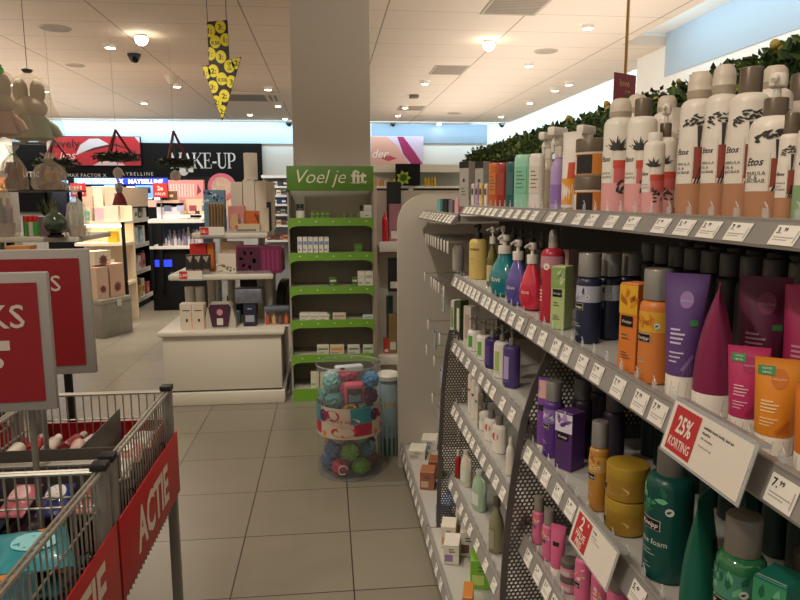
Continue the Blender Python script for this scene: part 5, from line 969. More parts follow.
LAY = [(0.006, -120, [('b01f4a', 'crimson bath sponge with white loop at the drum bottom', 'e9dfe0'), ('5f9a1f', 'leaf green bath sponge at the bottom right of the drum', None), ('8a2f3f', 'dark red bath sponge low at the right of the drum', None), ('7a8a96', 'grey bath sponge low at the back right of the drum', None), ('b98a94', 'dusty pink bath sponge low at the back of the drum', None), ('3f5f94', 'blue bath sponge low at the left of the drum', None), ('6a5a7a', 'mauve bath sponge in the middle of the drum bottom', None)]),
       (0.100, -90, [('6fa52a', 'bright green bath sponge in the middle front of the drum', None), ('5c8494', 'blue grey bath sponge above the leaf green one', None), ('9a4a5c', 'dull red bath sponge in the second layer at the right', None), ('3f8a84', 'deep teal bath sponge in the second layer at the back', None), ('c9a04a', 'mustard bath sponge in the second layer at the back left', None), ('4f6f9a', 'slate blue bath sponge above the blue one at the left', None), ('c97a5a', 'terracotta bath sponge in the heart of the second layer', None)]),
       (0.196, -120, [('b9b8a8', 'pale beige bath sponge under the printed band', None), ('6fa3a4', 'pale teal bath sponge under the printed band', None), ('8f8a90', 'silver grey bath sponge under the band at the right', None), ('b5445c', 'rose bath sponge behind the band at the back right', None), ('5a7f3a', 'moss green bath sponge behind the band at the back', None), ('2f7f84', 'dark teal bath sponge under the band at the left', None), ('d98aa0', 'light pink bath sponge in the heart of the third layer', None)]),
       (0.292, -90, [('c9482f', 'orange red bath sponge behind the printed band', None), ('6a2f60', 'purple bath sponge behind the band at the right', None), ('4f8f90', 'sea green bath sponge behind the band at the back right', None), ('9a8fb5', 'lilac bath sponge behind the band at the back', None), ('3f6f94', 'steel blue bath sponge behind the band at the back left', None), ('a82f56', 'plum red bath sponge behind the band at the left', None), ('d9b04a', 'yellow bath sponge in the heart of the fourth layer', None)]),
       (0.388, -120, [None, None, ('7a2f6a', 'violet bath sponge above the band at the right', None), ('9ab5c4', 'ice blue bath sponge at the back right above the band', None), ('c95a78', 'pink bath sponge at the back above the band', None), None, None, None]),
       (0.484, -90, [None, None, None, ('d9486c', 'bright pink bath sponge at the top back of the drum', None), ('b5c9d0', 'pale grey bath sponge at the top back left', None), ('6fb0b0', 'light teal bath sponge at the top left of the drum', None), None])]
for li, (z, a0, row) in enumerate(LAY):
    for i, e in enumerate(row):
        if e is None: continue
        a = math.radians(a0+60*i); R_ = 0.114 if i < 6 else 0.0
        pouf(R_*math.cos(a), R_*math.sin(a), z, 0.0515, e[0], e[1], li*7+i+1, e[2])
for x, y, z, c, l in ((-0.086, -0.078, 0.388, '4f8f90', 'teal bath sponge above the band at the left'), (-0.124, 0.012, 0.388, '5c9a9a', 'green blue bath sponge at the far left above the band'), (0.119, -0.022, 0.486, '5f9ac9', 'sky blue bath sponge at the top right of the drum')): pouf(x, y, z, 0.0525, c, l, int(z*100+x*50))
# zip bag and wrapped packs lying on top
t = thing('zip_bag', 'pink and black zip bag lying on top of the bath sponges', 'bag', (bx+0.024, by-0.085, 0.420), 0.1); m = MB()
m.box((-0.056, -0.035, 0), (0.056, 0.03, 0.125), mat('d9546f', 0.5), 0.02, seg=3); m.build('shell', t); m = MB(); m.box((-0.042, -0.037, 0.012), (0.042, -0.0352, 0.095), mat('2c2a33', 0.35), 0.0); m.print_poly(flat_map((0, -0.0376, 0.012), (1, 0, 0), (0, 0, 1)), [(-0.036, 0.005), (0.036, 0.01), (0.034, 0.05), (0.0, 0.042), (-0.034, 0.055)], mat('6a8a9a', 0.4)); m.build('window', t)
t = thing('wrapped_sponge', 'wrapped white sponge pack with a small red mark on top of the drum', 'pack', (bx+0.0, by-0.04, 0.595), 0.2); m = MB(); m.box((-0.08, -0.025, 0), (0.08, 0.03, 0.036), mat('c9d4dc', 0.35), 0.012, seg=3); m.print_rect(flat_map((0, -0.0256, 0), (1, 0, 0), (0, 0, 1)), -0.055, 0.01, -0.03, 0.03, mat('b5202a', 0.5), 1); m.build('sponge', t)
# slender wrapped roll beside the drum
p = Vector((0.345, 3.93, 0)); t = thing('wrapped_roll', 'tall pale blue wrapped roll standing between the drum and the white panel', 'roll', p); m = MB(); pr = [(0.066, 0), (0.07, 0.01), (0.07, 0.44), (0.06, 0.47)]; m.lathe(pr, mat('9ab0bc', 0.35), 24); mp = round_map(pr); m.print_rect(mp, -0.2, 0.31, 0.2, 0.345, mat('c9a53a', 0.5), 14); m.print_rect(mp, -0.2, 0.01, 0.2, 0.12, mat('2f5a2a', 0.5), 14); m.print_rect(mp, -0.2, 0.12, 0.2, 0.2, mat('7f93a4', 0.5), 14); m.build('roll', t)
m = MB(); m.lathe([(0.06, 0.468), (0.074, 0.475), (0.075, 0.50), (0.055, 0.515), (0.03, 0.51), (0.0001, 0.505)], mat('d9d9d4', 0.5), 24); m.build('top_wrap', t)

# ---- white rack behind the end panel, right of the green unit
rx0 = atY(375, 300, 5.3).x; rk = thing('white_rack', 'white rack with curved trays right of the green unit', 'rack', (rx0+0.35, 5.5, 0)); 
m = MB(); m.box((-0.36, 0.1, 0), (0.45, 0.14, 1.62), mat('cfc6b6', 0.6)); m.build('back_panel', rk); m = MB(); m.box((-0.36, -0.22, 0), (-0.33, 0.099, 1.66), mat('cdb6a2', 0.6)); m.build('side_panel', rk); m = MB(); m.box((-0.325, -0.2, 0), (0.45, 0.099, atY(390, 357, 5.25).z-0.065), mat('d6cfc2', 0.55)); m.build('cabinet', rk)
for y in (244, 357):
    z = atY(390, y, 5.25).z; m = MB(); m.box((-0.325, -0.26, z-0.02), (0.45, 0.099, z), mat('dcd5c8', 0.5)); m.box((-0.32, -0.275, z-0.06), (0.45, -0.261, z+0.02), mat('e2dccf', 0.5), 0.006); m.build('tray', rk)
rz1, rz2 = atY(390, 244, 5.25).z, atY(390, 357, 5.25).z
def rbox(x, yt, w, z, Y, c, l, name='hair_pack', d=0.06, cat='pack'):
    p, ww, h = fit(x, 0, yt, w, z=z, Y=Y); carton(name, l, cat, (p.x, p.y, z+0.0006), 0, ww, d, fit(x, 0, yt, w, z=z, Y=Y)[2], mat(c, 0.45), None, lambda m, mp, w, h: [m.print_rect(mp, -w*0.35, h*0.1, w*0.35, h*0.3, mat('e2dccf', 0.5), 1)])
rbox(394, 204, 12, rz1, 5.45, 'a8727c', 'dusty pink hair pack on the upper tray of the white rack'); rbox(393, 182, 14, rz1, 5.52, '1c1b1c', 'black hair pack behind the dusty pink one', d=0.04)
p, ww, h = fit(381, 0, 212, 6, z=rz1, Y=5.34); cap_bottle('hair_spray', 'small red bottle on the upper tray of the white rack', 'bottle', (p.x+0.02, p.y, rz1+0.0006), 0, ww/2, fit(381, 0, 212, 6, z=rz1, Y=5.34)[2], mat('c21f26', 0.3), mat('d93a3a', 0.4))
for x, yt, w, c, l in [(384, 338, 5, 'c23a2f', 'small red pack on the lower tray of the white rack'), (391, 314, 8, '8f7a4a', 'olive pack on the lower tray of the white rack'), (398.5, 310, 5, 'b5862f', 'ochre pack on the lower tray of the white rack'), (388, 296, 6, '2f4a44', 'dark teal pack at the back of the lower tray')]: rbox(x, yt, w, rz2, 5.4 if yt > 300 else 5.52, c, l)
zz = atY(390, 292, 5.3).z
for x, yt, w, c, l in [(393, 258, 12, '26282a', 'black hair dryer box hanging under the upper tray')]: rbox(x, yt, w, zz-0.0, 5.35, c, l)

# ================================================================== far end of the shop
charcoal = mat('0e0d0f', 0.7, spec=0.25); glow_white = mat('e4eefb', 0.5, emit=1.6); glow_blue = mat('2438c8', 0.5, emit=1.5); glow_sky = mat('8fbcea', 0.5, emit=0.9)
def serif_text(m, f, word, u, v, h):
    """capital letters with thick and thin strokes and flat serifs"""
    W_ = mat('efece6', 0.5); T, t_ = h*0.16, h*0.045
    def bar(p, q, w):
        (a, b), (c, d) = p, q; L = math.hypot(c-a, d-b); nx, ny = -(d-b)/L*w/2, (c-a)/L*w/2; m.print_poly(f, [(a+nx, b+ny), (a-nx, b-ny), (c-nx, d-ny), (c+nx, d+ny)], W_)
    def ser(x, y, w): bar((x-w/2, y), (x+w/2, y), t_)
    for c in word:
        if c == 'M': w = h*0.98; bar((u+h*.1, v), (u+h*.1, v+h), t_); bar((u+h*.1, v+h), (u+w/2, v), T); bar((u+w/2, v), (u+w-h*.14, v+h), t_); bar((u+w-h*.14, v), (u+w-h*.14, v+h), T); ser(u+h*.1, v, h*.24); ser(u+w-h*.14, v, h*.36); ser(u+h*.08, v+h, h*.24); ser(u+w-h*.12, v+h, h*.3)
        elif c == 'A': w = h*0.86; bar((u+h*.06, v), (u+w*.48, v+h), t_); bar((u+w*.48, v+h), (u+w-h*.1, v), T); bar((u+w*.24, v+h*.33), (u+w*.72, v+h*.33), t_); ser(u+h*.06, v, h*.26); ser(u+w-h*.1, v, h*.34)
        elif c == 'K': w = h*0.9; bar((u+h*.16, v), (u+h*.16, v+h), T); bar((u+h*.22, v+h*.42), (u+w-h*.16, v+h), t_); bar((u+h*.36, v+h*.56), (u+w-h*.08, v), T); ser(u+h*.16, v, h*.36); ser(u+h*.16, v+h, h*.36); ser(u+w-h*.16, v+h, h*.3); ser(u+w-h*.08, v, h*.34)
        elif c == 'E': w = h*0.74; bar((u+h*.16, v), (u+h*.16, v+h), T); bar((u, v), (u+w-h*.06, v), t_); bar((u, v+h), (u+w-h*.1, v+h), t_); bar((u+h*.16, v+h*.52), (u+w*.66, v+h*.52), t_); bar((u+w-h*.08, v), (u+w-h*.08, v+h*.26), t_); bar((u+w-h*.12, v+h), (u+w-h*.12, v+h*.76), t_); bar((u+w*.66, v+h*.4), (u+w*.66, v+h*.64), t_)
        elif c == '-': w = h*0.42; bar((u+h*.04, v+h*.38), (u+w-h*.04, v+h*.38), T*0.8)
        elif c == 'U': 
            w = h*0.88; bar((u+h*.18, v+h*.28), (u+h*.18, v+h), T); bar((u+w-h*.16, v+h*.3), (u+w-h*.16, v+h), t_); ser(u+h*.18, v+h, h*.36); ser(u+w-h*.16, v+h, h*.28); pts = [(u+w/2-(w*.32)*math.cos(k*PI/8), v+h*.3-h*.3*math.sin(k*PI/8)) for k in range(9)]
            for i, (p, q) in enumerate(zip(pts, pts[1:])): bar(p, q, T*(1-i/9)+t_*i/9)
        elif c == 'P':
            w = h*0.72; bar((u+h*.16, v), (u+h*.16, v+h), T); ser(u+h*.16, v, h*.36); bar((u, v+h), (u+h*.4, v+h), t_); bar((u+h*.16, v+h*.46), (u+h*.4, v+h*.46), t_); pts = [(u+h*.4+h*.24*math.sin(k*PI/8), v+h*.73+h*.26*math.cos(k*PI/8)) for k in range(9)]
            for i, (p, q) in enumerate(zip(pts, pts[1:])): bar(p, q, t_+(T-t_)*math.sin((i+.5)*PI/8))
        u += w
    return u
WB = 15.05
b = MB(); b.box((-9.3, WB, 1.30), (-1.40, 15.148, 2.742), charcoal); fw = flat_map((0, WB-0.002, 0), (1, 0, 0), (0, 0, 1))
pA = atY(171, 168, WB); hh = atY(171, 153, WB).z-pA.z; end = atY(236, 168, WB).x
tmp = MB(); wtot = serif_text(tmp, fw, 'MAKE-UP', 0, 0, 1.0); sc = (end-pA.x)/wtot
fsc = lambda u, v: fw(pA.x+u*sc, pA.z+v*hh); serif_text(b, fsc, 'MAKE-UP', 0, 0, 1.0)
for s, x, y, h_, sp in (('REVOLUTION', 27, 177, 7.5, 1.05), ('MAX FACTOR X', 68, 176.8, 4.6, 1.15), ('MAYBELLINE', 117, 175.5, 4.8, 1.4), ('L', 184, 176, 7, 1.0)):
    p = atY(x, y, WB); k = depth(p)/FOC
    if s == 'REVOLUTION': b.print_text(fw, s, atY(48, y, WB).x, p.z, h_*k, white, 'r', bold=0.02, space=sp)
    elif s == 'L':
        b.print_poly(fw, [(p.x+0.1*math.cos(a*PI/4), p.z+0.1+0.1*math.sin(a*PI/4)) for a in range(8)], white); b.print_rect(fw, p.x+0.05, p.z+0.08, p.x+0.2, p.z+0.17, white, 1)
    else: b.print_text(fw, s, p.x, p.z, h_*k, white, 'l', bold=0.0, space=sp)
o = b.build('make_up_wall'); tag(o, 'long black MAKE-UP wall sign across the far end of the shop', 'sign')
# red poster of lips
p0, p1 = atY(46, 136.5, WB-0.075), atY(141, 165.5, WB-0.075); PW, PH = p1.x-p0.x, p0.z-p1.z
t = thing('lips_poster', 'red poster reading lovely lips on the black wall', 'poster', (p0.x, WB-0.075, p1.z)); m = MB(); m.box((0, 0, 0), (PW, 0.06, PH), mat('c0202c', 0.5)); f = flat_map((0, -0.001, 0), (1, 0, 0), (0, 0, 1)); f2 = flat_map((0, -0.003, 0), (1, 0, 0), (0, 0, 1)); f3 = flat_map((0, -0.005, 0), (1, 0, 0), (0, 0, 1))
m.print_rect(f, 0, 0.0, PW*0.05, PH, mat('d9cfca', 0.5), 1); m.print_poly(f, [(PW*0.95, PH), (PW, PH), (PW, PH*0.8)], mat('e2dad4', 0.5))
m.print_poly(f, [(PW*0.30, PH*0.36), (PW*0.36, PH*0.72), (PW*0.46, PH*0.93), (PW*0.56, PH*0.94), (PW*0.68, PH*0.72), (PW*0.50, PH*0.55)], mat('d9d4d8', 0.5)); m.print_poly(f2, [(PW*0.33, PH*0.40), (PW*0.52, PH*0.56), (PW*0.72, PH*0.70), (PW*0.88, PH*0.56), (PW*0.99, PH*0.44), (PW*0.86, PH*0.62), (PW*0.72, PH*0.78), (PW*0.5, PH*0.62)], mat('4a0f18', 0.5)); m.print_poly(f, [(PW*0.48, 0), (PW*0.55, PH*0.12), (PW*0.65, PH*0.16), (PW*0.8, PH*0.08), (PW*0.83, 0)], mat('e5c9c9', 0.5))
m.print_text(f3, 'lovely', PW*0.05, PH*0.62, PH*0.42, mat('3a1216', 0.5), 'l', bold=0.01); m.print_text(f3, 'lips', PW*0.13, PH*0.22, PH*0.42, white, 'l', shear=0.3, bold=-0.01); m.build('print', t)
m = MB(); m.box((-0.015, 0.02, -0.015), (PW+0.015, 0.07, PH+0.015), charcoal); m.build('frame', t)
# right hand poster
p0, p1 = atY(371, 136.5, 15.093), atY(423, 166, 15.093); PW, PH = p1.x-p0.x, p0.z-p1.z
t = thing('face_poster', 'pink poster with white lettering at the far end right of the pillar', 'poster', (p0.x, 15.093, p1.z)); m = MB(); m.box((0, 0, 0), (PW, 0.05, PH), mat('cdb9cf', 0.5)); f = flat_map((0, -0.001, 0), (1, 0, 0), (0, 0, 1)); f2 = flat_map((0, -0.003, 0), (1, 0, 0), (0, 0, 1)); f3 = flat_map((0, -0.005, 0), (1, 0, 0), (0, 0, 1))
m.print_poly(f, [(0, 0), (0, PH), (PW*0.3, PH), (PW*0.5, PH*0.7), (PW*0.62, PH*0.35), (PW*0.75, 0)], mat('d9a08c', 0.5)); m.print_poly(f2, [(PW*0.5, PH), (PW*0.62, PH), (PW*0.85, PH*0.45), (PW*0.98, PH*0.1), (PW*0.98, 0), (PW*0.8, 0), (PW*0.62, PH*0.4)], mat('9c1f55', 0.5)); m.print_poly(f2, [(PW*0.15, PH*0.28), (PW*0.35, PH*0.36), (PW*0.5, PH*0.26), (PW*0.33, PH*0.16)], mat('b5404f', 0.5)); m.print_text(f3, 'der', PW*0.02, PH*0.28, PH*0.42, white, 'l', shear=0.3); m.build('print', t); m = MB(); m.box((-0.01, 0.015, -0.01), (PW+0.01, 0.055, PH+0.01), mat('d9d4cc', 0.5)); m.build('frame', t)

# generic small shelf goods for far units
rg = random.Random(11)
def goods_row(xa, xb, z, Y, hs, cols, name, cat, lab, wpx=5, roundp=0.0, d=0.06):
    """a row of little packs between two picture columns on a board"""
    x = xa; i = 0
    while x < xb-wpx*0.5:
        w = wpx*rg.uniform(0.8, 1.25); p = atY(x+w/2, 200, Y); k = depth(p)/FOC; h = rg.uniform(*hs); c = cols[i % len(cols)] if rg.random() < 0.8 else rg.choice(cols)
        m = MB(); ww = w*k*0.9
        if rg.random() < roundp: m.lathe([(ww/2*0.95, 0), (ww/2, 0.004), (ww/2, h*0.7), (ww*0.22, h*0.8), (ww*0.22, h), (0.0001, h)], mat(c, 0.45), 10, caps=False)
        else: m.box((-ww/2, -d/2, 0), (ww/2, d/2, h), mat(c, 0.5)); m.box((-ww*0.4, -d/2-0.001, h*0.3), (ww*0.4, -d/2, h*0.6), mat(cols[(i+1) % len(cols)], 0.5))
        o = m.build(name); tag(o, (ORD[i] if i < 20 else 'last')+' '+lab, cat, lab[:60], (p.x, Y+d/2, z+0.001)); x += w; i += 1
# ---- dark shelf unit far behind, between the tall pile of boxes and the pillar
Yd = 10.0; xa, xb = atY(262, 200, Yd).x, atY(296, 200, Yd).x
t = thing('far_shelf', 'far grey shelf unit seen between the tall paper boxes and the green unit', 'shelf', ((xa+xb)/2, Yd+0.2, 0)); w = (xb-xa)/2
zt = atY(275, 178, Yd).z; m = MB(); m.box((-w, 0.16, 0), (w, 0.2, zt), mat('8a8f94', 0.6)); m.build('back_panel', t)
m = MB(); m.box((-w, -0.2, zt), (w, 0.2, zt+0.04), mat('c9cfd4', 0.5)); m.build('top', t)
for i, y in enumerate((186, 195, 204, 214, 225, 240)):
    z = atY(275, y, Yd).z; m = MB(); m.box((-w, -0.2, z-0.03), (w, 0.159, z), mat('cdd0d2', 0.5)); m.build('shelf', t)
    goods_row(263 if i < 4 else 266, 288, z, Yd+0.01, (0.06, 0.09), [['2a2c34', '3a3f4c', 'c9ccd2'], ['d9d4cc', '6a6f78', '2a2a2e'], ['1f2f6a', '27386f', 'd9d9d9'], ['3a3a42', '8a8680', '2a2a2e'], ['6a4a3f', '2a2a2e', 'c9a48a'], ['7a3f3a', 'b57a5a', '2a2a2e']][i], 'cosmetic_pack', 'pack', ['pack from the left on the top board of the far grey shelf', 'pack from the left on the second board of the far grey shelf', 'pack from the left on the third board of the far grey shelf', 'pack from the left on the fourth board of the far grey shelf', 'pack from the left on the fifth board of the far grey shelf', 'pack from the left on the sixth board of the far grey shelf'][i], 4.5)
# ---- far unit right of the pillar with yellow bottles on top
Yr = 9.0; xa, xb = atY(371, 200, Yr).x, atY(470, 200, Yr).x; t = thing('hair_care_wall', 'far black and white shelf wall topped with yellow bottles, right of the pillar', 'shelf', ((xa+xb)/2, Yr+0.2, 0)); w = (xb-xa)/2
z1 = atY(400, 186, Yr).z; z2 = atY(400, 172, Yr).z
m = MB(); m.box((-w, 0.16, 0), (w, 0.2, z2), mat('bdbfb5', 0.6)); m.build('back_panel', t); m = MB(); m.box((-w, -0.2, z2), (w, 0.2, z2+0.10), mat('e2dfd2', 0.5)); m.build('header', t); m = MB(); m.box((-w, -0.25, z1-0.03), (w, 0.159, z1), mat('e5e2da', 0.5)); m.build('shelf', t)
m = MB(); m.box((-w, -0.1, 0.0), (w, 0.159, z1-0.05), mat('211f20', 0.5)); m.build('dark_front', t)
m = MB(); q = atY(411, 190, Yr-0.12); m.box((q.x-(xa+xb)/2-0.03, -0.3, z1-0.3), (q.x-(xa+xb)/2+0.03, -0.27, z1+0.1), mat('e5e2da', 0.5)); m.build('upright', t)
goods_row(374, 392, z1, Yr-0.04, (0.08, 0.12), ['c9a04a', 'd9a8a0', 'b98a3a', 'd9c9b5'], 'hair_bottle', 'bottle', 'small bottle from the left in the gold and pink group on the far shelf', 3.2, 1.0); goods_row(393, 402, z1, Yr-0.04, (0.09, 0.11), ['c9b52a', 'd9c53a'], 'hair_bottle', 'bottle', 'yellow bottle from the left in the middle group on the far shelf', 3.2, 1.0); goods_row(424, 438, z1, Yr-0.04, (0.1, 0.13), ['c9a82a', 'd9bd4a', 'b5952a'], 'hair_bottle', 'bottle', 'yellow bottle from the left in the right group on the far shelf', 3.2, 1.0)
m = MB(); q = atY(413, 188, Yr-0.3); m.box((-0.16, -0.03, -0.12), (0.16, 0.03, 0.16), charcoal); [m.print_poly(flat_map((0, -0.0305, 0), (1, 0, 0), (0, 0, 1)), leaf_pts(-0.06, -0.02, 0.1, 0.03, a*0.9), mat('8fae3a', 0.5)) for a in range(7)]; o = m.build('hanging_box'); tag(o, 'black box with a green flower before the far yellow bottles', 'box', None, (q.x-0.05, Yr-0.15, z1+0.02)); o.location.z = z1+0.122
# ---- lit cosmetics gondolas below the black wall
Yc = 12.6; xa, xb = atY(38, 200, Yc).x, atY(206, 200, Yc).x
t = thing('cosmetics_wall', 'lit blue and white cosmetics counter under the black wall', 'counter', ((xa+xb)/2, Yc+0.3, 0)); w = (xb-xa)/2; X0 = (xa+xb)/2
zt = atY(100, 176.5, Yc).z; m = MB(); m.box((-w, 0.0, 0), (w, 0.3, zt), charcoal); m.build('carcass', t)
def crect(x0, y0, x1, y1, mm, nm, dy=0.0):
    a, c = atY(x0, y0, Yc), atY(x1, y1, Yc); m = MB(); m.box((a.x-X0, -0.02-dy, c.z), (c.x-X0, -0.001, a.z), mm, 0.004); return m.build(nm, t)
s1_ = crect(68, 177.5, 111, 184, glow_sky, 'lit_header'); fm = lambda x, y: flat_map((atY(x, y, Yc).x-X0, -0.022, atY(x, y, Yc).z), (1, 0, 0), (0, 0, 1))
s2_ = crect(112, 177.5, 164, 184, glow_blue, 'lit_header')
for par, tx, x, y in ((s1_, 'MAX FACTOR X', 72, 183), (s2_, 'MAYBELLINE', 124, 183.2)):
    m = MB(); m.print_text(fm(x, y), tx, 0, 0, 6.2*depth((X0, Yc, 2))/FOC, mat('f5f5ff', 0.5, emit=2.0), 'l', bold=0.015); m.build('lettering', par)
crect(45, 180, 62, 183, glow_sky, 'light_strip')
for x0, y0, x1, y1, mm in ((63, 186, 70, 202, glow_sky), (86, 186, 102, 200, glow_white), (104, 186, 117, 196, glow_white), (122, 186, 131, 204, glow_white), (131, 185, 150, 198, mat('6f9fe0', 0.5, emit=1.0)), (133, 194, 148, 199, glow_white), (150, 186, 156, 200, glow_white), (99, 184.5, 110, 192, glow_sky)): crect(x0, y0, x1, y1, mm, 'lit_panel', 0.01+0.001*(x0 % 7))
crect(133, 187, 147, 193, mat('101a3a', 0.3), 'screen', 0.02)
crect(45, 190, 62, 215, mat('1c1f2c', 0.5), 'side_front')
# ---- white lit make up display with rows of little pots, black base
Ym = 9.6; xa, xb = atY(148, 220, Ym).x, atY(203, 220, Ym).x; X1 = (xa+xb)/2; w = (xb-xa)/2
t = thing('make_up_display', 'white lit make-up display with a black base, behind the white display counter', 'display', (X1, Ym+0.35, 0)); zr = lambda y: atY(170, y, Ym).z
m = MB(); m.box((-w, -0.3, 0.0), (w, 0.35, zr(249)), charcoal); m.build('base', t)
m = MB(); m.box((-w, -0.36, zr(249)), (w, 0.35, zr(246)), mat('e6e2da', 0.5)); m.build('lower_board', t); m = MB(); m.box((-w, -0.36, zr(223)), (w, 0.35, zr(219)), mat('eceae4', 0.5)); m.build('upper_board', t)
m = MB(); m.box((-w, 0.31, zr(246)), (w, 0.35, zr(203)), mat('3a4a68', 0.5)); m.build('back_panel', t)
m = MB(); m.box((-w, -0.30, zr(207)), (w*0.15, -0.02, zr(200)), mat('d9b5a4', 0.5)); m.build('header', t)
for sx in (-w, -w+0.12): m = MB(); m.box((sx, -0.355, 0.3), (sx+0.05, -0.30, zr(222)), charcoal); m.build('upright', t)
m = MB(); m.box((-w*0.7, -0.3, zr(219.5)), (w*0.15, -0.05, zr(203)), mat('dfdde6', 0.5)); fm = flat_map((-w*0.7, -0.301, zr(219.5)), (1, 0, 0), (0, 0, 1)); H_ = zr(203)-zr(219.5); [m.print_rect(fm, 0.1+0.17*k, H_*0.5, 0.2+0.17*k, H_*0.85, mat(['7a7f9a', 'b5b9d9', 'a83f5f'][k % 3], 0.5), 1) for k in range(4)]; m.print_rect(fm, 0.05, H_*0.08, 0.75, H_*0.3, mat('f2ece8', 0.5), 1); m.print_rect(fm, 0.45, H_*0.1, 0.6, H_*0.26, mat('c93a3a', 0.5), 1); m.build('card_block', t)
goods_row(162, 198, zr(246), Ym+0.03, (0.08, 0.14), ['b5a9b9', 'c9bcc4', '8a7f94', 'd9d0cf'], 'make_up_pot', 'pot', 'pot from the left in the front row of the make-up display', 3.4, 1.0); goods_row(165, 200, zr(246), Ym+0.2, (0.2, 0.26), ['9a9ab5', 'c4b9bd', '7f7590'], 'make_up_pot', 'pot', 'pot from the left in the back row of the make-up display', 4.0, 1.0)
goods_row(182, 199, zr(219), Ym+0.05, (0.06, 0.13), ['c9a274', '3a2f2a', '8a6a4a', '4a3a34'], 'make_up_box', 'box', 'small brown box from the left on top of the make-up display', 4.5)
m = MB(); a = atY(152, 270, Ym-0.02); m.box((-0.1, -0.02, 0), (0.1, 0, 0.1), glow_blue); m.box((-0.11, -0.025, -0.012), (0.11, -0.021, 0), charcoal); o = m.build('small_screen'); 
bpy.data.objects.remove(o)
m = MB(); m.box((-w+0.03, -0.315, zr(267)), (-w+0.28, -0.301, zr(260)), glow_blue); m.build('small_screen', t)
# pink gift block and pink round tin above it
Yp = 8.9; p = atY(195, 193, Yp); k = depth(p)/FOC
def fbox(x0, y0, x1, y1, Y, c, nm, lab, cat, d=0.12, art=None, rough=0.5, drop=None):
    a, c2 = atY(x0, y0, Y), atY(x1, y1, Y); o = carton(nm, lab, cat, ((a.x+c2.x)/2, Y+d/2, c2.z), 0, c2.x-a.x, d, a.z-c2.z, mat(c, rough), None, art); return o
t_ = thing('gift_gondola', 'beige display gondola behind the white display counter holding pink gift boxes', 'gondola', (atY(200, 200, 8.4).x, 8.4, 0)); gx = t_.location.x; a, c = atY(168, 206, 8.2), atY(236, 206, 8.2)
zg = atY(200, 206, 8.2).z; m = MB(); m.box((a.x-gx, -0.2, 0), (c.x-gx, 0.9, zg-0.04), mat('c9b59a', 0.6)); m.build('body', t_); m = MB(); m.box((a.x-gx-0.02, -0.24, zg-0.04), (c.x-gx+0.02, 0.94, zg), mat('dccdb5', 0.5)); m.build('top', t_)
bpy.data.objects.remove(t_.children[0]); bpy.data.objects.remove(t_.children[0]); bpy.data.objects.remove(t_)
zt2 = zr(200)+0.001
def mbox(x0, yt, x1, c, nm, lab, cat, dy, d=0.12, art=None, z=None):
    z = z if z is not None else zr(219)+0.001; Y = Ym+dy; a, c2 = atY(x0, 200, Y), atY(x1, 200, Y); h = atY(x0, yt, Y).z-z
    return carton(nm, lab, cat, ((a.x+c2.x)/2, Y+d/2, z), 0, c2.x-a.x, d, h, mat(c, 0.5), None, art)
mbox(186, 199, 208, 'd9c4a8', 'gift_box', 'beige box on top of the make-up display behind the reeds', 'box', 0.30, 0.1); mbox(169, 180, 204, 'd98f8f', 'gift_box', 'wide pink striped gift box on top of the make-up display', 'box', 0.45, 0.12, lambda m, mp, w, h: [m.print_rect(mp, -w*0.45+w*0.08*k, h*0.55, -w*0.41+w*0.08*k, h*0.9, mat('f0c9c4', 0.5), 1) for k in range(9)]+[m.print_poly(mp, [(w*0.3, h*0.6), (w*0.44, h*0.7), (w*0.34, h*0.9)], mat('7a2f4a', 0.5))])
m = MB(); zc = atY(222, 187, Ym+0.6); R_ = 13.5*depth(zc)/FOC; m.lathe([(R_, -0.05), (R_, 0.05), (0.0001, 0.05)], mat('b85f74', 0.5), 28, M=Matrix.Translation((0, 0, 0)) @ Matrix.Rotation(PI/2, 4, 'X')); m.lathe([(R_*0.72, 0.051), (0.0001, 0.052)], mat('b59a8a', 0.6, noise=0.5, nscale=30), 24, M=Matrix.Rotation(PI/2, 4, 'X'), caps=False)
t = thing('round_gift_tin', 'round pink tin with a patterned middle behind the blue patterned box', 'tin', (zc.x, Ym+0.6, zc.z)); o = m.build('tin', t); m = MB(); m.box((-0.2, -0.04, zr(219)+0.002-zc.z), (0.2, 0.04, -R_+0.05), mat('c9a890', 0.5)); m.build('stand', t)

# ---- cream lit shelf on the left, and the tall rack turned towards the aisle
Yl = 8.7; xa, xb = atY(70, 200, Yl).x, atY(123, 200, Yl).x; X2 = (xa+xb)/2; w = (xb-xa)/2; zl = lambda y: atY(100, y, Yl).z
t = thing('cream_shelf', 'brightly lit cream shelf unit at the left end of the aisle', 'shelf', (X2, Yl+0.2, 0)); cm = mat('e9d9be', 0.6)
m = MB(); m.box((-w, 0.16, 0), (w, 0.2, zl(206)), cm); m.build('back_panel', t)
for y in (221.5, 243, 283): m = MB(); m.box((-w, -0.25, zl(y)-0.035), (w, 0.159, zl(y)), mat('efe2ca', 0.5)); m.build('shelf', t)
for sx in (-w, w-0.03): m = MB(); m.box((sx, -0.25, 0), (sx+0.03, -0.2, zl(222)), charcoal); m.build('upright', t)
m = MB(); m.box((-w+0.04, -0.19, zl(221.5)-0.07), (w-0.04, -0.09, zl(221.5)-0.036), mat('fff0d4', 0.5, emit=9)); m.build('shelf_lamp', t)
def lbox(x, yt, wpx, z, dy, c, lab, nm='gift_box', art=None, d=0.1): Y = Yl+dy; p = atY(x, 200, Y); k = depth(p)/FOC; h = atY(x, yt, Y).z-z; return carton(nm, lab, 'box', (p.x, Y+d/2, z+0.001), 0, wpx*k, d, h, mat(c, 0.5), None, art)
zA, zB, zC = zl(221.5), zl(243), zl(283)
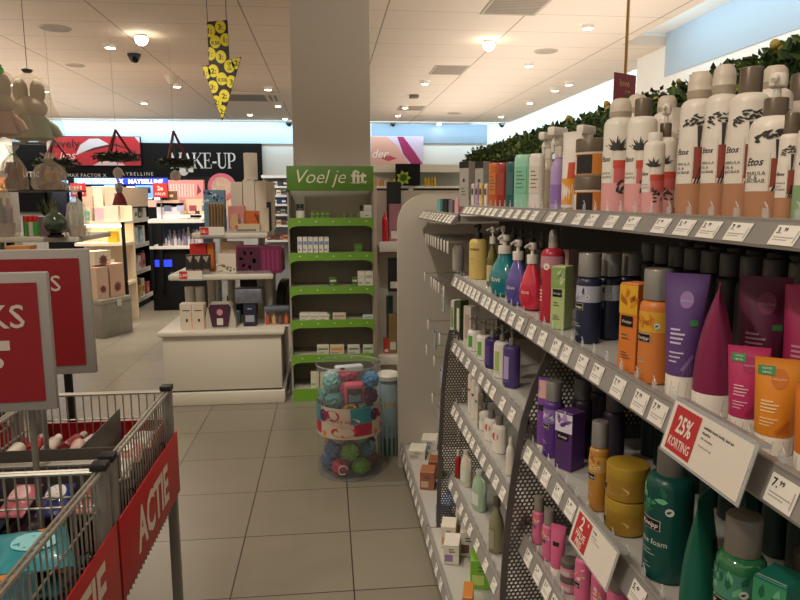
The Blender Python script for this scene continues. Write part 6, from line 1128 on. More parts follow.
lbox(86, 207, 7, zA, 0.0, 'e2cdb0', 'cream box with a teal and yellow label on the lit shelf', art=lambda m, mp, w, h: [m.print_rect(mp, -w*0.4, h*0.05, w*0.4, h*0.7, mat('3fa8a0', 0.5), 1), m.print_poly(flat_map((0, -0.052, 0), (1, 0, 0), (0, 0, 1)), [(w*0.22*math.cos(a*PI/5), h*0.35+w*0.25*math.sin(a*PI/5)) for a in range(10)], mat('e0c02a', 0.5))])
lbox(98, 208, 9, zA, 0.0, 'd9b8bf', 'pink and white box on the lit shelf'); lbox(110, 206, 14, zA, 0.0, 'e9ddc4', 'wide cream box on the lit shelf'); lbox(98, 188, 9, zA, 0.13, 'eddcc0', 'tall cream box at the back of the lit shelf'); lbox(109.5, 193, 9, zA, 0.13, 'd9b8a0', 'peach box at the back of the lit shelf'); lbox(86, 196, 12, zA, 0.13, 'e5c0a8', 'salmon box at the back of the lit shelf')
lbox(110, 231, 9, zB, 0.0, 'e9b92a', 'bright yellow pack on the lit shelf below the cream boxes')
goods_row(91, 117, zC, Yl-0.02, (0.18, 0.3), ['c9a08a', 'b5453a', 'e2d2b9', '8a3a34', 'd9c0a8'], 'gift_pack', 'pack', 'red or cream gift pack from the left on the low cream shelf', 6.0)
Y3 = 8.3; 
# rack facing the aisle, its goods stacked in four levels
xr = -2.75; t = thing('aisle_rack', 'tall rack with black posts facing the left aisle', 'rack', (xr, 9.88, 0)); y0, y1 = -0.62, 0.78
zr2 = lambda y, x=142: atX(x, y, xr).z
for i, z in enumerate((0.12, 0.52, 0.90, 1.26)): m = MB(); m.box((-0.42, y0, z-0.03), (0.02, y1, z), mat('e2d5c0', 0.5)); m.box((0.0205, y0, z-0.035), (0.03, y1, z+0.03), mat('dcd3c4', 0.5)); m.build('shelf', t)
m = MB(); m.box((-0.45, y0, 0), (-0.421, y1, 1.6), mat('d9c4a8', 0.6)); m.build('back_panel', t)
m = MB(); m.box((-0.42, y0, 0.0), (0.0, y1, 0.088), charcoal); m.build('plinth', t)
for y in (y0-0.04, y1+0.001): m = MB(); m.box((-0.46, y, 0), (0.03, y+0.035, 1.45), charcoal); m.build('post_frame', t)
m = MB(); m.box((-0.46, y0-0.04, 1.452), (0.03, y1+0.036, 1.72), mat('d6bfa0', 0.5)); m.build('header', t)
zz = {0: [0.121, ['d9b03a', 'e2dccf', 'c9453a', 'd98a4a']], 1: [0.521, ['d98f8f', 'e2d9cf', 'c96a7a', '3a3a52']], 2: [0.901, ['e2dccf', 'd9cfc0', '8fb0c9', 'efe6d9']], 3: [1.261, ['e5e0d6', '3f7a3a', '2a2a2a', 'd9d4c8']]}
for lv, (z, cols) in zz.items():
    y = y0+0.03; i = 0
    while y < y1-0.21:
        wy = rg.uniform(0.13, 0.2); h = rg.uniform(0.16, 0.27) if lv < 3 else 0.17; o = carton('gift_pack', ORD[i]+' gift pack from the near end on the '+['lowest', 'second', 'third', 'top'][lv]+' board of the aisle rack', 'pack', (xr-0.12+rg.uniform(-0.03, 0.03), 9.88+y+wy/2, z), PI/2, wy*0.92, 0.2, h, mat(cols[i % 4], 0.5), None, lambda m, mp, w, h: m.print_rect(mp, -w*0.3, h*0.3, w*0.3, h*0.6, mat(cols[(i+1) % 4], 0.5), 1)); y += wy; i += 1
# cartons stacked on a silver chest
pS = atZ(104, 339, 0); t = thing('silver_chest', 'silver grey chest on the floor under a stack of pinkish boxes', 'chest', pS, 1.10); kS = depth(pS)/FOC
m = MB(); m.box((0, 0, 0.0), (0.455, 0.34, 0.385), mat('8f8b80', 0.4, metal=0.3, noise=0.25, nscale=12), 0.006); m.build('box', t); m = MB(); m.box((-0.006, -0.006, 0.386), (0.461, 0.346, 0.44), mat('a5a196', 0.35, metal=0.35), 0.006); m.build('lid', t)
m = MB(); m.box((0.22, -0.01, 0.34), (0.29, -0.006, 0.42), mat('cfccc2', 0.4)); m.build('clasp', t)
pk_art = lambda m, mp, w, h: [m.print_poly(mp, leaf_pts(0, h*0.3, w*0.3, w*0.08, a*0.7), mat('8f5a5a', 0.5)) for a in range(9)]
for dx, dy, z, w_, d_, h_, c, l in ((0.10, 0.17, 0.442, 0.17, 0.22, 0.36, 'd0b09a', 'pinkish patterned box on the silver chest, left one'), (0.31, 0.17, 0.442, 0.22, 0.24, 0.38, 'cda890', 'pinkish patterned box on the silver chest, right one'), (0.17, 0.18, 0.828, 0.24, 0.16, 0.15, 'dccbb5', 'small cream box on top of the stack on the silver chest')):
    q = Vector((dx, dy, z)); q.rotate(Matrix.Rotation(1.10, 3, 'Z')); carton('gift_carton', l, 'box', pS+q, 1.10, w_, d_, h_, mat(c, 0.5), None, pk_art)
# red promotion cards over the shelves
def promo(x0, y0, x1, y1, Y, l1, l2, lab, base):
    a, c = atY(x0, y0, Y), atY(x1, y1, Y); t = thing('promo_card', lab, 'sign', (a.x, Y, c.z)); w, h = c.x-a.x, a.z-c.z; m = MB(); m.box((0, -0.006, 0), (w, 0, h), mat('c62a2c', 0.5)); f = flat_map((0, -0.0075, 0), (1, 0, 0), (0, 0, 1)); m.print_text(f, l1, w*0.5, h*0.5, h*0.42, white, 'c', bold=0.03); m.print_text(f, l2, w*0.5, h*0.16, h*0.26, white, 'c', bold=0.02, squeeze=0.9); m.build('card', t); m = MB(); m.tube([(w/2, 0.008, h*0.6), (w/2, 0.008, base-c.z)], 0.008, mat('8a8680', 0.4), 6); m.build('stem', t)
promo(70, 183, 86.5, 196.5, Yl-0.04, '1+1', 'GRATIS', 'red card reading 1+1 GRATIS above the cream lit shelf', zA+0.001); promo(152.5, 183, 168, 197.5, 9.6, '2e', 'HALVE', 'red card reading 2e HALVE above the white make-up display', zr(219)+0.001)
m = MB(); q = atY(168, 197, 9.45); carton('brown_gift_box', 'small brown gift box with a pale bow beside the red 2e HALVE card', 'box', (q.x, Ym+0.1, zr(200)+0.002), 0, 0.12, 0.1, 0.12, mat('6a4a2a', 0.5), None, lambda m, mp, w, h: m.print_rect(mp, -w*0.2, h*0.3, w*0.2, h*0.6, mat('d9c9a8', 0.5), 1))
# white fascia and orange lit panel at the far left edge
a, c = atY(-6, 138, 11.0), atY(12, 171, 11.0); m = MB(); m.box((a.x-2.2, 11.0, c.z), (c.x, 11.08, a.z), mat('e2e2de', 0.5)); m.box((c.x-0.1, 11.01, 0), (c.x-0.03, 11.07, c.z), charcoal); m.box((a.x-2.1, 11.01, 0), (a.x-2.03, 11.07, c.z), charcoal); tag(m.build('white_fascia'), 'white fascia board on posts at the far left edge', 'fascia')
a, c = atY(-4, 177, 10.6), atY(5, 190, 10.6); t = thing('lit_display', 'display with an orange lit panel at the left edge', 'display', (c.x-0.35, 10.7, 0)); m = MB(); m.box((-0.4, 0, 0), (0.36, 0.3, a.z+0.05), mat('8f8676', 0.6)); m.build('cabinet', t); m = MB(); m.box((-0.35, -0.02, c.z), (0.34, -0.001, a.z), mat('f08a3a', 0.5, emit=1.6)); m.build('lit_panel', t)

# ---- hanging wreaths with red ribbons and white balls
def wreath(x, y, rpx, yr, ball, Y, lab, bl):
    c = atY(x, y, Y); s = depth(c)/FOC; R = rpx*s; t = thing('hanging_wreath', lab, 'wreath', c); m = MB(); rnd = random.Random(int(x))
    for i in range(700):
        a = rnd.random()*2*PI; b_ = rnd.random()*2*PI; q = Vector(((R-0.05+0.05*math.cos(b_))*math.cos(a), (R-0.05+0.05*math.cos(b_))*math.sin(a), 0.028*math.sin(b_))); d = Vector((rnd.uniform(-1, 1), rnd.uniform(-1, 1), rnd.uniform(-0.35, 0.35))).normalized(); e = d.cross(Vector((0.3, 0.5, 0.8))).normalized()
        m.add([q, q+d*0.03+e*0.008, q+d*0.06, q+d*0.03-e*0.008], [(0, 1, 2, 3)], mat(['1f3020', '2c4028', '18241a'][i % 3], 0.7))
    m.build('needles', t); top = atY(x, yr, Y).z-c.z
    m = MB(); m.tube([((R-0.05)*math.cos(a*PI/12), (R-0.05)*math.sin(a*PI/12), 0) for a in range(25)], 0.035, mat('20281c', 0.8), 8); m.build('ring', t)
    for a in (0.2, 2.3, 4.4): m = MB(); m.tube([((R-0.05)*math.cos(a), (R-0.05)*math.sin(a), 0), (0, 0, top)], 0.012, mat('7a1420', 0.5), 6); m.build('ribbon', t)
    m = MB(); m.tube([(0, 0, top), (0, 0, CEIL-c.z)], 0.0016, mat('b5a898', 0.5), 5); m.build('cord', t)
    q = atY(ball[0], ball[1], Y); q.x = c.x; t2 = thing('hanging_ornament', bl, 'ornament', q); r = ball[2]*s; m = MB(); m.sphere((0, 0, 0), r, mat('cdbfb2', 0.35), 18, (1, 1, ball[3])); m.build('ball', t2); m = MB(); m.tube([(0, 0, r*ball[3]*0.9), (0, 0, c.z-q.z+top-0.045)], 0.003, mat('5a5048', 0.5), 5); m.build('cord', t2)
wreath(117, 157, 20.5, 130, (116, 173, 4.8, 1.15), 7.0, 'dark green wreath hung on red ribbons over the lips poster', 'white oval ornament hanging under the middle wreath')
wreath(175, 163, 18, 131, (178, 175.5, 5.2, 1.0), 7.0, 'dark green wreath hung on red ribbons before the MAKE-UP lettering', 'round white ornament under the wreath before the MAKE-UP lettering')
wreath(55, 163, 20, 138, (57, 174, 6.2, 0.62), 7.0, 'dim green wreath at the left of the hanging three', 'flat white ornament hanging under the left wreath')
t = [o for o in COL.objects if o.get('label', '').startswith('white oval ornament')][0]; t['label'] = 'white oval ornament with a silver and red figure below it, under the middle wreath'
dz = atY(116.5, 194, 7.0).z-t.location.z; M = Matrix.Translation((0, 0, dz))
m = MB(); m.sphere((0, 0, 0.06), 0.045, mat('a8a49a', 0.25, metal=0.6), 14, (0.8, 0.6, 1.3), M); m.build('silver_figure', t); m = MB(); m.lathe([(0.075, -0.11), (0.05, -0.03), (0.02, 0.02)], mat('8a2a34', 0.5), 14, 1, 0.5, M); m.build('red_skirt', t); m = MB(); m.tube([(0, 0, 0.11), (0, 0, -dz-0.05)], 0.003, mat('5a5048', 0.5), 5, M); m.build('lower_cord', t)
# unseen area lights added above the far displays to brighten them
area_light('display_light', (-2.6, 7.9, 2.9), (0.0, 0.35, -1), 1.6, 0.5, 60, NEUT); area_light('display_light', (-3.5, 12.0, 2.9), (0, 0.2, -1), 5.0, 0.5, 60, (0.9, 0.95, 1.0))

# ================================================================== left foreground: wire bargain carts
wire = mat('a8a399', 0.35, metal=0.5); steel = mat('8a867f', 0.4, metal=0.3); red = mat('bd0e1b', 0.45); capb = mat('1a1a1b', 0.5)
def cart(label, x0, x1, y0, y1, zt, name='wire_cart', sign_text='ACTIE', end_sign=True, du=0.0, dv=0.0):
    t = thing(name, label, 'cart', ((x0+x1)/2, (y0+y1)/2, 0)); X, Y = (x1-x0)/2, (y1-y0)/2; zb = 0.47; p = 0.016
    for sx in (-1, 1):
        for sy in (-1, 1):
            m = MB(); m.box((sx*X-p, sy*Y-p, 0), (sx*X+p, sy*Y+p, zt), steel, 0.002); l = m.build('leg', t); m = MB(); m.box((sx*X-p-0.004, sy*Y-p-0.004, zt), (sx*X+p+0.004, sy*Y+p+0.004, zt+0.018), capb, 0.003); m.build('end_cap', l)
    def side(a, b, nm):
        a, b = Vector(a), Vector(b); L = (b-a).length; n = max(4, int(L/0.026)); m = MB(); d = (b-a)/n; out = d.normalized().cross(Vector((0, 0, 1)))*0.006
        for zz_ in (zt-0.004, zt-0.10, zb+0.14, zb+0.02): m.tube([a+Vector((0, 0, zz_))-out, b+Vector((0, 0, zz_))-out], 0.0045 if zz_ > zt-0.02 else 0.0032, wire, 6)
        m.tube([a+Vector((0, 0, zt-0.006))+out, b+Vector((0, 0, zt-0.006))+out], 0.0055, wire, 6)
        for i in range(1, n): q = a+d*i; m.tube([q+Vector((0, 0, zb-0.03)), q+Vector((0, 0, zt-0.002))], 0.0024, wire, 5)
        m.build(nm, t)
    side((X, -Y+p, 0), (X, Y-p, 0), 'side_grid'); side((-X, -Y+p, 0), (-X, Y-p, 0), 'side_grid'); side((-X+p, Y, 0), (X-p, Y, 0), 'end_grid'); side((-X+p, -Y, 0), (X-p, -Y, 0), 'end_grid')
    m = MB(); 
    for i in range(int(2*X/0.03)): xx = -X+0.015+i*0.03; m.tube([(xx, -Y+0.01, zb), (xx, Y-0.01, zb)], 0.0022, wire, 5)
    for i in range(int(2*Y/0.06)): yy = -Y+0.03+i*0.06; m.tube([(-X+0.01, yy, zb-0.004), (X-0.01, yy, zb-0.004)], 0.0022, wire, 5)
    m.box((-X+0.02, -Y+0.02, zb+0.002), (X-0.02, Y-0.02, zb+0.005), mat('4a4844', 0.6)); m.build('basket_floor', t)
    zs0, zs1 = 0.488, 0.718
    m = MB(); m.box((X+p+0.002, -Y-0.012, zs0), (X+p+0.006, Y+0.03, zs1), red, 0.001); f = flat_map((X+p+0.0062, -Y, zs0), (0, 1, 0), (0, 0, 1)); m.print_text(f, sign_text, Y+du, 0.052+dv, 0.175, mat('e8dccb', 0.5), 'c', bold=0.03, squeeze=0.78, space=0.98); m.build('red_sign', t)
    if end_sign: m = MB(); m.box((-X, Y+0.02, zs0), (X, Y+0.024, 0.765), red); m.build('red_end_sign', t)
    for yy in (-Y*0.55, Y*0.55): m = MB(); m.tube([(X+0.012, yy, zs1-0.01), (X+0.02, yy, zs1+0.005), (X+0.014, yy, zs1+0.02), (X+0.002, yy, zs1+0.012)], 0.003, capb, 6); m.build('sign_hook', t)
    return t
CX0, CX1 = -1.02, -0.582
cart('far wire bargain cart with a red ACTIE side panel', CX0, CX1, 1.735, 2.385, 0.88); cart('near wire bargain cart with a red ACTIE panel and teal packs, bottom left', CX0, CX1, 1.03, 1.675, 0.88, end_sign=False, du=0.06, dv=0.012)
cart('wire bargain cart farther left behind the red price boards', -1.56, -1.10, 1.74, 2.39, 0.88)
gp = mat('4e4b46', 0.5)
YP = 1.935; zP = atY(60, 449, YP).z
def divider_plate(lab, lo, hi): m = MB(); m.box(lo, hi, gp, 0.0015); tag(m.build('divider_plate'), lab, 'divider')
divider_plate('grey divider plate standing lengthwise in the far bargain cart', (-0.737, YP+0.004, 0.482), (-0.733, 2.345, 0.83)); divider_plate('dark divider plate standing across the far bargain cart', (CX0+0.03, YP-0.002, 0.482), (CX1-0.03, YP+0.002, zP))
# goods heaped in the carts
rh = random.Random(3)
def bag(name, lab, loc, rz, tilt, w, d, h, c, cat='bag', c2=None, group=None):
    """soft pillow pack"""
    m = MB(); n, k = 14, 8; vs = []; fs = []
    for j in range(k+1):
        v = -1+2*j/k
        for i in range(n+1):
            u = -1+2*i/n; t = (1-abs(u)**3)*(1-abs(v)**3); vs.append((u*w/2, v*h/2, d/2*t+0.0015+0.003*math.sin(u*9+v*7)*t)); 
    o = len(vs); vs += [(x, y, -z) for x, y, z in vs]
    for j in range(k):
        for i in range(n): a = j*(n+1)+i; fs += [(a, a+1, a+n+2, a+n+1), (o+a, o+a+n+1, o+a+n+2, o+a+1)]
    for i in range(n): fs += [(i, o+i, o+i+1, i+1), (k*(n+1)+i, k*(n+1)+i+1, o+k*(n+1)+i+1, o+k*(n+1)+i)]
    for j in range(k): a = j*(n+1); b_ = a+n+1; fs += [(a, b_, o+b_, o+a), (a+n, o+a+n, o+b_+n, b_+n)]
    m.add(vs, fs, mat(c, 0.3, coat=0.3), True)
    top = lambda u, v: (u, v, d/2*max(0, (1-abs(2*u/w)**3))*max(0, (1-abs(2*v/h)**3))+0.0045)
    if c2:
        for q, (cc, uu, vv, a, b2) in enumerate(c2): m.add([top(uu+a*0.0, vv)]+[top(uu+a*math.cos(s*PI/8), vv+b2*math.sin(s*PI/8)) for s in range(16)], [(0, 1+s, 1+(s+1) % 16) for s in range(16)], mat(cc, 0.45))
    o = m.build(name); tag(o, lab, cat, group); o.location = loc; o.rotation_euler = (tilt[0], tilt[1], rz); return o
ZB = 0.478
def heap(xs, ys, zs, w, d, h, f):
    """layers of packs lying on one another"""
    for k, z in enumerate(zs):
        for i, x in enumerate(xs):
            for j, y in enumerate(ys): f(k, i, j, (x, y, z))
TEAL = ['1f6a78', '1a5a66', '2a7484', '174f5c', '1f6272']
TOPS = {(0, 2): ([('e2ddd2', -0.015, 0.01, 0.05, 0.045), ('1f5f8f', -0.025, 0.012, 0.02, 0.02), ('c98a5a', 0.05, -0.05, 0.02, 0.014)], 'teal bag with a white and blue round print, far left on the near cart heap'), (1, 2): ([('8fd0d8', 0.0, 0.0, 0.05, 0.04), ('d98a3a', 0.03, 0.05, 0.02, 0.012)], 'turquoise printed bag in the far right corner of the near cart heap'),
        (0, 1): ([('7fae3a', -0.02, 0.0, 0.055, 0.03), ('e2ddd2', 0.03, 0.05, 0.02, 0.03)], 'teal bag with a lime green patch in the middle left of the near cart heap'), (1, 1): ([('d98a3a', 0.02, 0.04, 0.025, 0.014), ('dcd6ca', -0.03, -0.02, 0.025, 0.035)], 'teal bag with orange and pale prints beside the near cart side rail'), (0, 0): ([('8fb04a', 0.0, 0.0, 0.04, 0.03)], 'teal bag with a small green print at the near left of the near cart heap'), (1, 0): ([('dcd6ca', 0.01, 0.0, 0.04, 0.03)], 'dark teal bag with a pale print at the near right of the near cart heap')}
def near_bag(k, i, j, p):
    if k == 4: c2, lab = TOPS[(i, j)]; bag('sweets_bag', lab, (p[0], p[1], p[2]+0.012), [-0.2, 0.25][i]+0.1*j, (0.10, [-0.10, 0.12][i]), 0.155, 0.045, 0.18, ['2a8a98' if (i, j) == (1, 2) else TEAL[(i+j*2) % 5]][0], 'bag', c2, 'teal bags on top of the near cart heap')
    else: bag('sweets_bag', 'teal bag under the top layer of the near cart heap', p, 0.04*((i+j+k) % 3-1), (0, 0), 0.17, 0.044, 0.18, TEAL[(i+j+k) % 5], 'bag', [(['d98a3a', 'dcd6ca', '7fae3a'][(i+j+k) % 3], 0.055, 0.0, 0.02, 0.02)], 'teal bags under the top of the near cart')
heap((-0.90, -0.70), (1.15, 1.35, 1.55), (0.514, 0.566, 0.618, 0.670, 0.724), 0, 0, 0, near_bag)
def small_bottle(lab, loc, rz, c, c2, L=0.14, r=0.021, el=0.0):
    t = thing('small_bottle', lab, 'bottle', loc, rz); M = Matrix.Rotation(PI/2-el, 4, 'X'); m = MB(); m.lathe([(r*0.9, 0), (r, 0.004), (r, L*0.62), (r*0.5, L*0.74)], mat(c, 0.3, coat=0.4), 16, M=M); m.build('body', t); m = MB(); m.lathe([(r*0.55, L*0.74), (r*0.6, L*0.98), (r*0.4, L)], mat(c2, 0.4), 14, M=M); m.build('cap', t)
# far cart, left part: red and white packs with small bottles lying on top
heap((-0.95, -0.788), (2.06, 2.22), (0.50, 0.53, 0.56, 0.59, 0.62, 0.65, 0.68, 0.71), 0, 0, 0, lambda k, i, j, p: bag('snack_pack', ['red', 'white'][(k+i+j) % 2]+' flat pack under the small bottles in the far cart', p, 0, (0, 0), 0.11, 0.022, 0.14, ['8a1a22', 'b5a89c'][(k+i+j) % 2], 'pack', None, ['red packs under the small bottles', 'white packs under the small bottles'][(k+i+j) % 2]))
for i, (x, y, rz, c, c2, w_) in enumerate([(-0.965, 2.12, 0.15, 'a8202a', 'd9d2c8', 'red bottle, farthest left'), (-0.915, 2.11, 0.1, 'd9c9bd', 'e2dcd2', 'pale bottle, second from the left'), (-0.865, 2.13, -0.1, '8a1a22', 'b5afa5', 'dark red bottle in the middle'), (-0.815, 2.12, -0.15, 'cfc4b8', 'a8a298', 'beige bottle, second from the right'), (-0.765, 2.11, 0.05, 'd9a8a8', 'c9c2b8', 'pink bottle against the lengthwise plate')]): small_bottle('small '+w_+' of the row in the far cart', (x, y+0.06, 0.748), rz+PI, c, c2)
for i, (x, y, rz, c, c2, w_) in enumerate([(-0.965, 2.07, 0.1, 'd9d0c4', 'e9e2d6', 'cream bottle at the front left'), (-0.79, 2.08, 0.2, 'c9a8a0', 'e2dcd2', 'rosy bottle at the front right')]): small_bottle('small '+w_+' of the upper row', (x, y+0.03, 0.79), rz, c, c2, 0.115)
# far cart, right part
heap((-0.66,), (2.02, 2.14, 2.26), (0.50, 0.53, 0.56, 0.59, 0.62, 0.65, 0.68), 0, 0, 0, lambda k, i, j, p: bag('snack_pack', ['navy', 'dark grey', 'black'][(k+j) % 3]+' pack low in the right part of the far cart', p, 0, (0, 0), 0.105, 0.022, 0.11, ['23263f', '3a3a3c', '1d1b1f'][(k+j) % 3], 'pack', None, ['navy packs low in the far cart', 'dark grey packs low in the far cart', 'black packs low in the far cart'][(k+j) % 3]))
for i, (y, c, c2, lab) in enumerate([(2.27, 'd9cfc4', 'b5aa9c', 'white pack at the back of the right part of the far cart'), (2.15, 'c98a84', 'e2d9cc', 'rosy pack in the right part of the far cart'), (2.02, 'cfc6ba', '8a3a3a', 'pale pack with a dark red spot in the right part of the far cart')]): bag('snack_pack', lab, (-0.66, y, 0.735), 0.1, (0.2, -0.1), 0.10, 0.045, 0.11, c, 'pack', [(c2, 0, 0, 0.025, 0.02)])
# far cart, compartment before the cross plate
heap((-0.94, -0.815, -0.69), (1.835,), (0.50, 0.53, 0.56, 0.59, 0.62, 0.65, 0.68), 0, 0, 0, lambda k, i, j, p: bag('snack_pack', ['navy', 'dark plum', 'black'][(k+i) % 3]+' pack low before the cross plate of the far cart', p, 0, (0, 0), 0.11, 0.022, 0.15, ['23263f', '3a2430', '1d1b1f'][(k+i) % 3], 'pack', None, ['navy packs before the cross plate', 'dark plum packs before the cross plate', 'black packs before the cross plate'][(k+i) % 3]))
for x, z, c, c2, rz, lab in [(-0.95, 0.735, '2a2f58', 'e0828f', 0.2, 'navy pack with a pink patch at the left before the cross plate'), (-0.855, 0.735, 'e0788a', 'f0c4c9', -0.15, 'bright pink pack before the cross plate'), (-0.76, 0.732, '2c3a8a', 'e2dcd6', 0.15, 'blue pack with white print before the cross plate'), (-0.662, 0.735, 'e9a09a', 'c9443f', -0.1, 'coral and white pack at the right before the cross plate')]: bag('snack_pack', lab, (x, 1.835, z), rz*0.4, (0.3, 0.0), 0.074, 0.036, 0.13, c, 'pack', [(c2, 0, 0.01, 0.026, 0.035)])
# red price boards on stands
def board(label, px, Y, pole_x, foot, frags, digit=False):
    tr, br = atY(*px[0], Y), atY(*px[1], Y); H = tr.z-br.z; W = H*1.30; t = thing('price_board', label, 'sign', (br.x, Y, br.z), 0.10); gr = mat('a39d98', 0.5)
    m = MB(); m.box((-W, -0.010, 0), (0, 0.010, H), gr, 0.004); m.build('frame', t); m = MB(); fr = H*0.072; m.box((-W+fr, -0.0125, fr), (-fr, -0.0105, H-fr), mat('8e141d', 0.5)); f = flat_map((0, -0.0127, 0), (1, 0, 0), (0, 0, 1))
    for s, u, v, sz in frags: m.print_text(f, s, u*H, v*H, sz*H, mat('cfc0b4', 0.5), 'r', bold=0.008)
    if digit: pale = mat('cfc0b4', 0.5); m.print_rect(f, -H*0.80, H*0.452, -H*0.275, H*0.522, pale, 1); m.print_rect(f, -H*0.80, H*0.325, -H*0.36, H*0.40, pale, 1); m.print_poly(f, [(-H*0.36+H*0.0375*math.cos(a*PI/8), H*0.3625+H*0.0375*math.sin(a*PI/8)) for a in range(16)], pale)
    m.build('red_print', t); m = MB(); u0 = atY(pole_x, 430, Y).x-br.x; m.tube([(u0, 0.03, foot-br.z), (u0, 0.03, H*0.6)], 0.008, steel, 10); m.tube([(u0, 0.03, H*0.5), (u0, 0.012, H*0.5)], 0.008, steel, 8); m.build('pole', t)
    m = MB(); m.box((u0-0.012, 0.018, foot-br.z), (u0+0.012, 0.042, foot-br.z+0.004), steel); m.build('foot_plate', t)
board('nearer red price board in a grey frame with large pale lettering', [(48, 271.5), (59, 408)], 1.678, 30, 0.0, [('KS', -0.165, 0.612, 0.235)], True)
board('farther red price board in a grey frame, half behind the nearer one', [(85, 248.5), (97.5, 372)], 2.05, 44, 0.4835, [('S', -0.215, 0.675, 0.175)])

# ---- gift table behind the boards, with wrapped baskets
Yg = 4.7; zt = 1.20; xa = atY(-60, 240, Yg).x; xb = atY(80, 240, Yg).x; t = thing('gift_table', 'pale topped table with dark frame holding wrapped gifts at the left', 'table', ((xa+xb)/2, Yg+0.3, 0)); w = (xb-xa)/2; zt = atY(25, 237, Yg).z
m = MB(); m.box((-w, -0.32, zt-0.035), (w, 0.35, zt), mat('c9c2b5', 0.5), 0.005); m.build('table_top', t)
for lx in (-w+0.03, w-0.72):
    for sy in (-0.3, 0.32): m = MB(); m.box((lx-0.02, sy-0.02, 0), (lx+0.02, sy+0.02, zt-0.035), charcoal); m.build('leg', t)
m = MB(); m.box((-w+0.06, 0.27, 0.3), (w-0.75, 0.29, zt-0.06), mat('8a7f70', 0.6)); m.build('back_board', t)
m = MB(); m.box((-w+0.02, 0.10, zt+0.30), (w-0.16, 0.36, zt+0.312), mat('6a6052', 0.5)); up = m.build('upper_shelf', t)
for sx in (-w+0.04, 0.0, w-0.2): m = MB(); m.box((sx-0.012, 0.32, zt), (sx+0.012, 0.345, zt+0.30), charcoal); m.build('upright', t)
film = clear('efe9de', 0.62, 0.12); film2 = clear('f4efe6', 0.74, 0.05)
def wrapped(lab, x, z, Y, wpx, hpx, inner, seed, dy=0.12):
    """gift in crinkled cellophane gathered at the top"""
    p = atY(x, 240, Y); s = depth(p)/FOC; w, h = wpx*s, hpx*s; t = thing('wrapped_gift', lab, 'gift', (p.x, Y+dy, z)); rnd = random.Random(seed); n = 30; rings = []
    for f, q in ((1.0, 0), (1.05, 0.15), (1.0, 0.45), (0.75, 0.62), (0.35, 0.74), (0.12, 0.79), (0.3, 0.88), (0.55, 1.0)): rings.append([((w/2*f*(1+0.22*rnd.uniform(-1, 1)))*math.sin(2*PI*i/n), -(w*0.36*f*(1+0.22*rnd.uniform(-1, 1)))*math.cos(2*PI*i/n), h*q*(1+0.03*rnd.uniform(-1, 1))) for i in range(n)])
    m = MB(); m.loft(rings, film2, False, False); m.build('cellophane', t); m = MB()
    m.lathe([(w*0.36, 0.002), (w*0.42, h*0.2), (w*0.44, h*0.22), (w*0.40, h*0.22), (w*0.38, h*0.19), (0.0001, h*0.19)], mat('8a6a48', 0.7, noise=0.3, nscale=60), 18, 1, 0.7, caps=False); m.build('basket', t)
    for i, c in enumerate(inner): m = MB(); a = i*2.4; m.lathe([(w*0.125, h*0.195), (w*0.135, h*0.46), (w*0.06, h*0.54), (w*0.06, h*0.62)], mat(c, 0.4), 12, M=Matrix.Translation((w*0.22*math.cos(a), w*0.15*math.sin(a), 0))); m.build('bottle', t)
    m = MB(); m.tube([(w*0.07*math.cos(a*PI/6), w*0.07*math.sin(a*PI/6), h*0.79) for a in range(13)], w*0.02, mat(['3fb53a', 'c9b5a0', 'b52a2a'][seed % 3], 0.5), 6)
    for s in (-1, 1): m.tube([(0, -w*0.07, h*0.79), (s*w*0.12, -w*0.1, h*0.84), (s*w*0.2, -w*0.1, h*0.78), (s*w*0.06, -w*0.09, h*0.78)], w*0.016, mat(['3fb53a', 'c9b5a0', 'b52a2a'][seed % 3], 0.5), 6)
    m.build('bow', t)
zu = zt+0.313
wrapped('wrapped gift with tall crinkled top at the left of the table', 4, zt+0.001, 4.72, 26, 62, ['7a4a6a', '3f7a3a', '2c2a32', 'c9b9a4', '5a6a7a'], 3, 0.02); wrapped('tall wrapped gift on the upper shelf with a green bow', 16, zu, 4.95, 24, 44, ['a8743f', '4f8a3a', '8a5a44', 'd9cbb5', '6a4a6a'], 6, 0.06); wrapped('broad wrapped gift on the upper shelf of tan goods', 52, zu, 4.95, 30, 36, ['b5854f', '9a6a3f', 'c99a5f', 'a87f54', '7a4f3a'], 4, 0.06)
for i, (x, c) in enumerate([(26, '4a8a3a'), (31, 'c9c2b5'), (36, '3f9a3a')]):
    p = atY(x, 240, Yg+0.08); s = depth(p)/FOC; cap_bottle('bath_jar', ['left', 'middle', 'right'][i]+' jar with a bright red cap on the gift table', 'jar', (p.x, Yg+0.1, zt+0.001), 0, 2.7*s, 20*s, mat(c, 0.3), mat('c9251f', 0.4), lambda r, hb: can_prof(r, hb, 0.008), 5.5*s, 2.6*s)
p = atY(13, 240, Yg); s = depth(p)/FOC
carton('plum_gift_box', 'plum coloured gift box leaning among the wrapped gifts', 'box', (atY(43, 240, Yg).x, Yg+0.05, zt+0.001), 0.3, 0.07, 0.05, 0.13, mat('6a5060', 0.5), None)
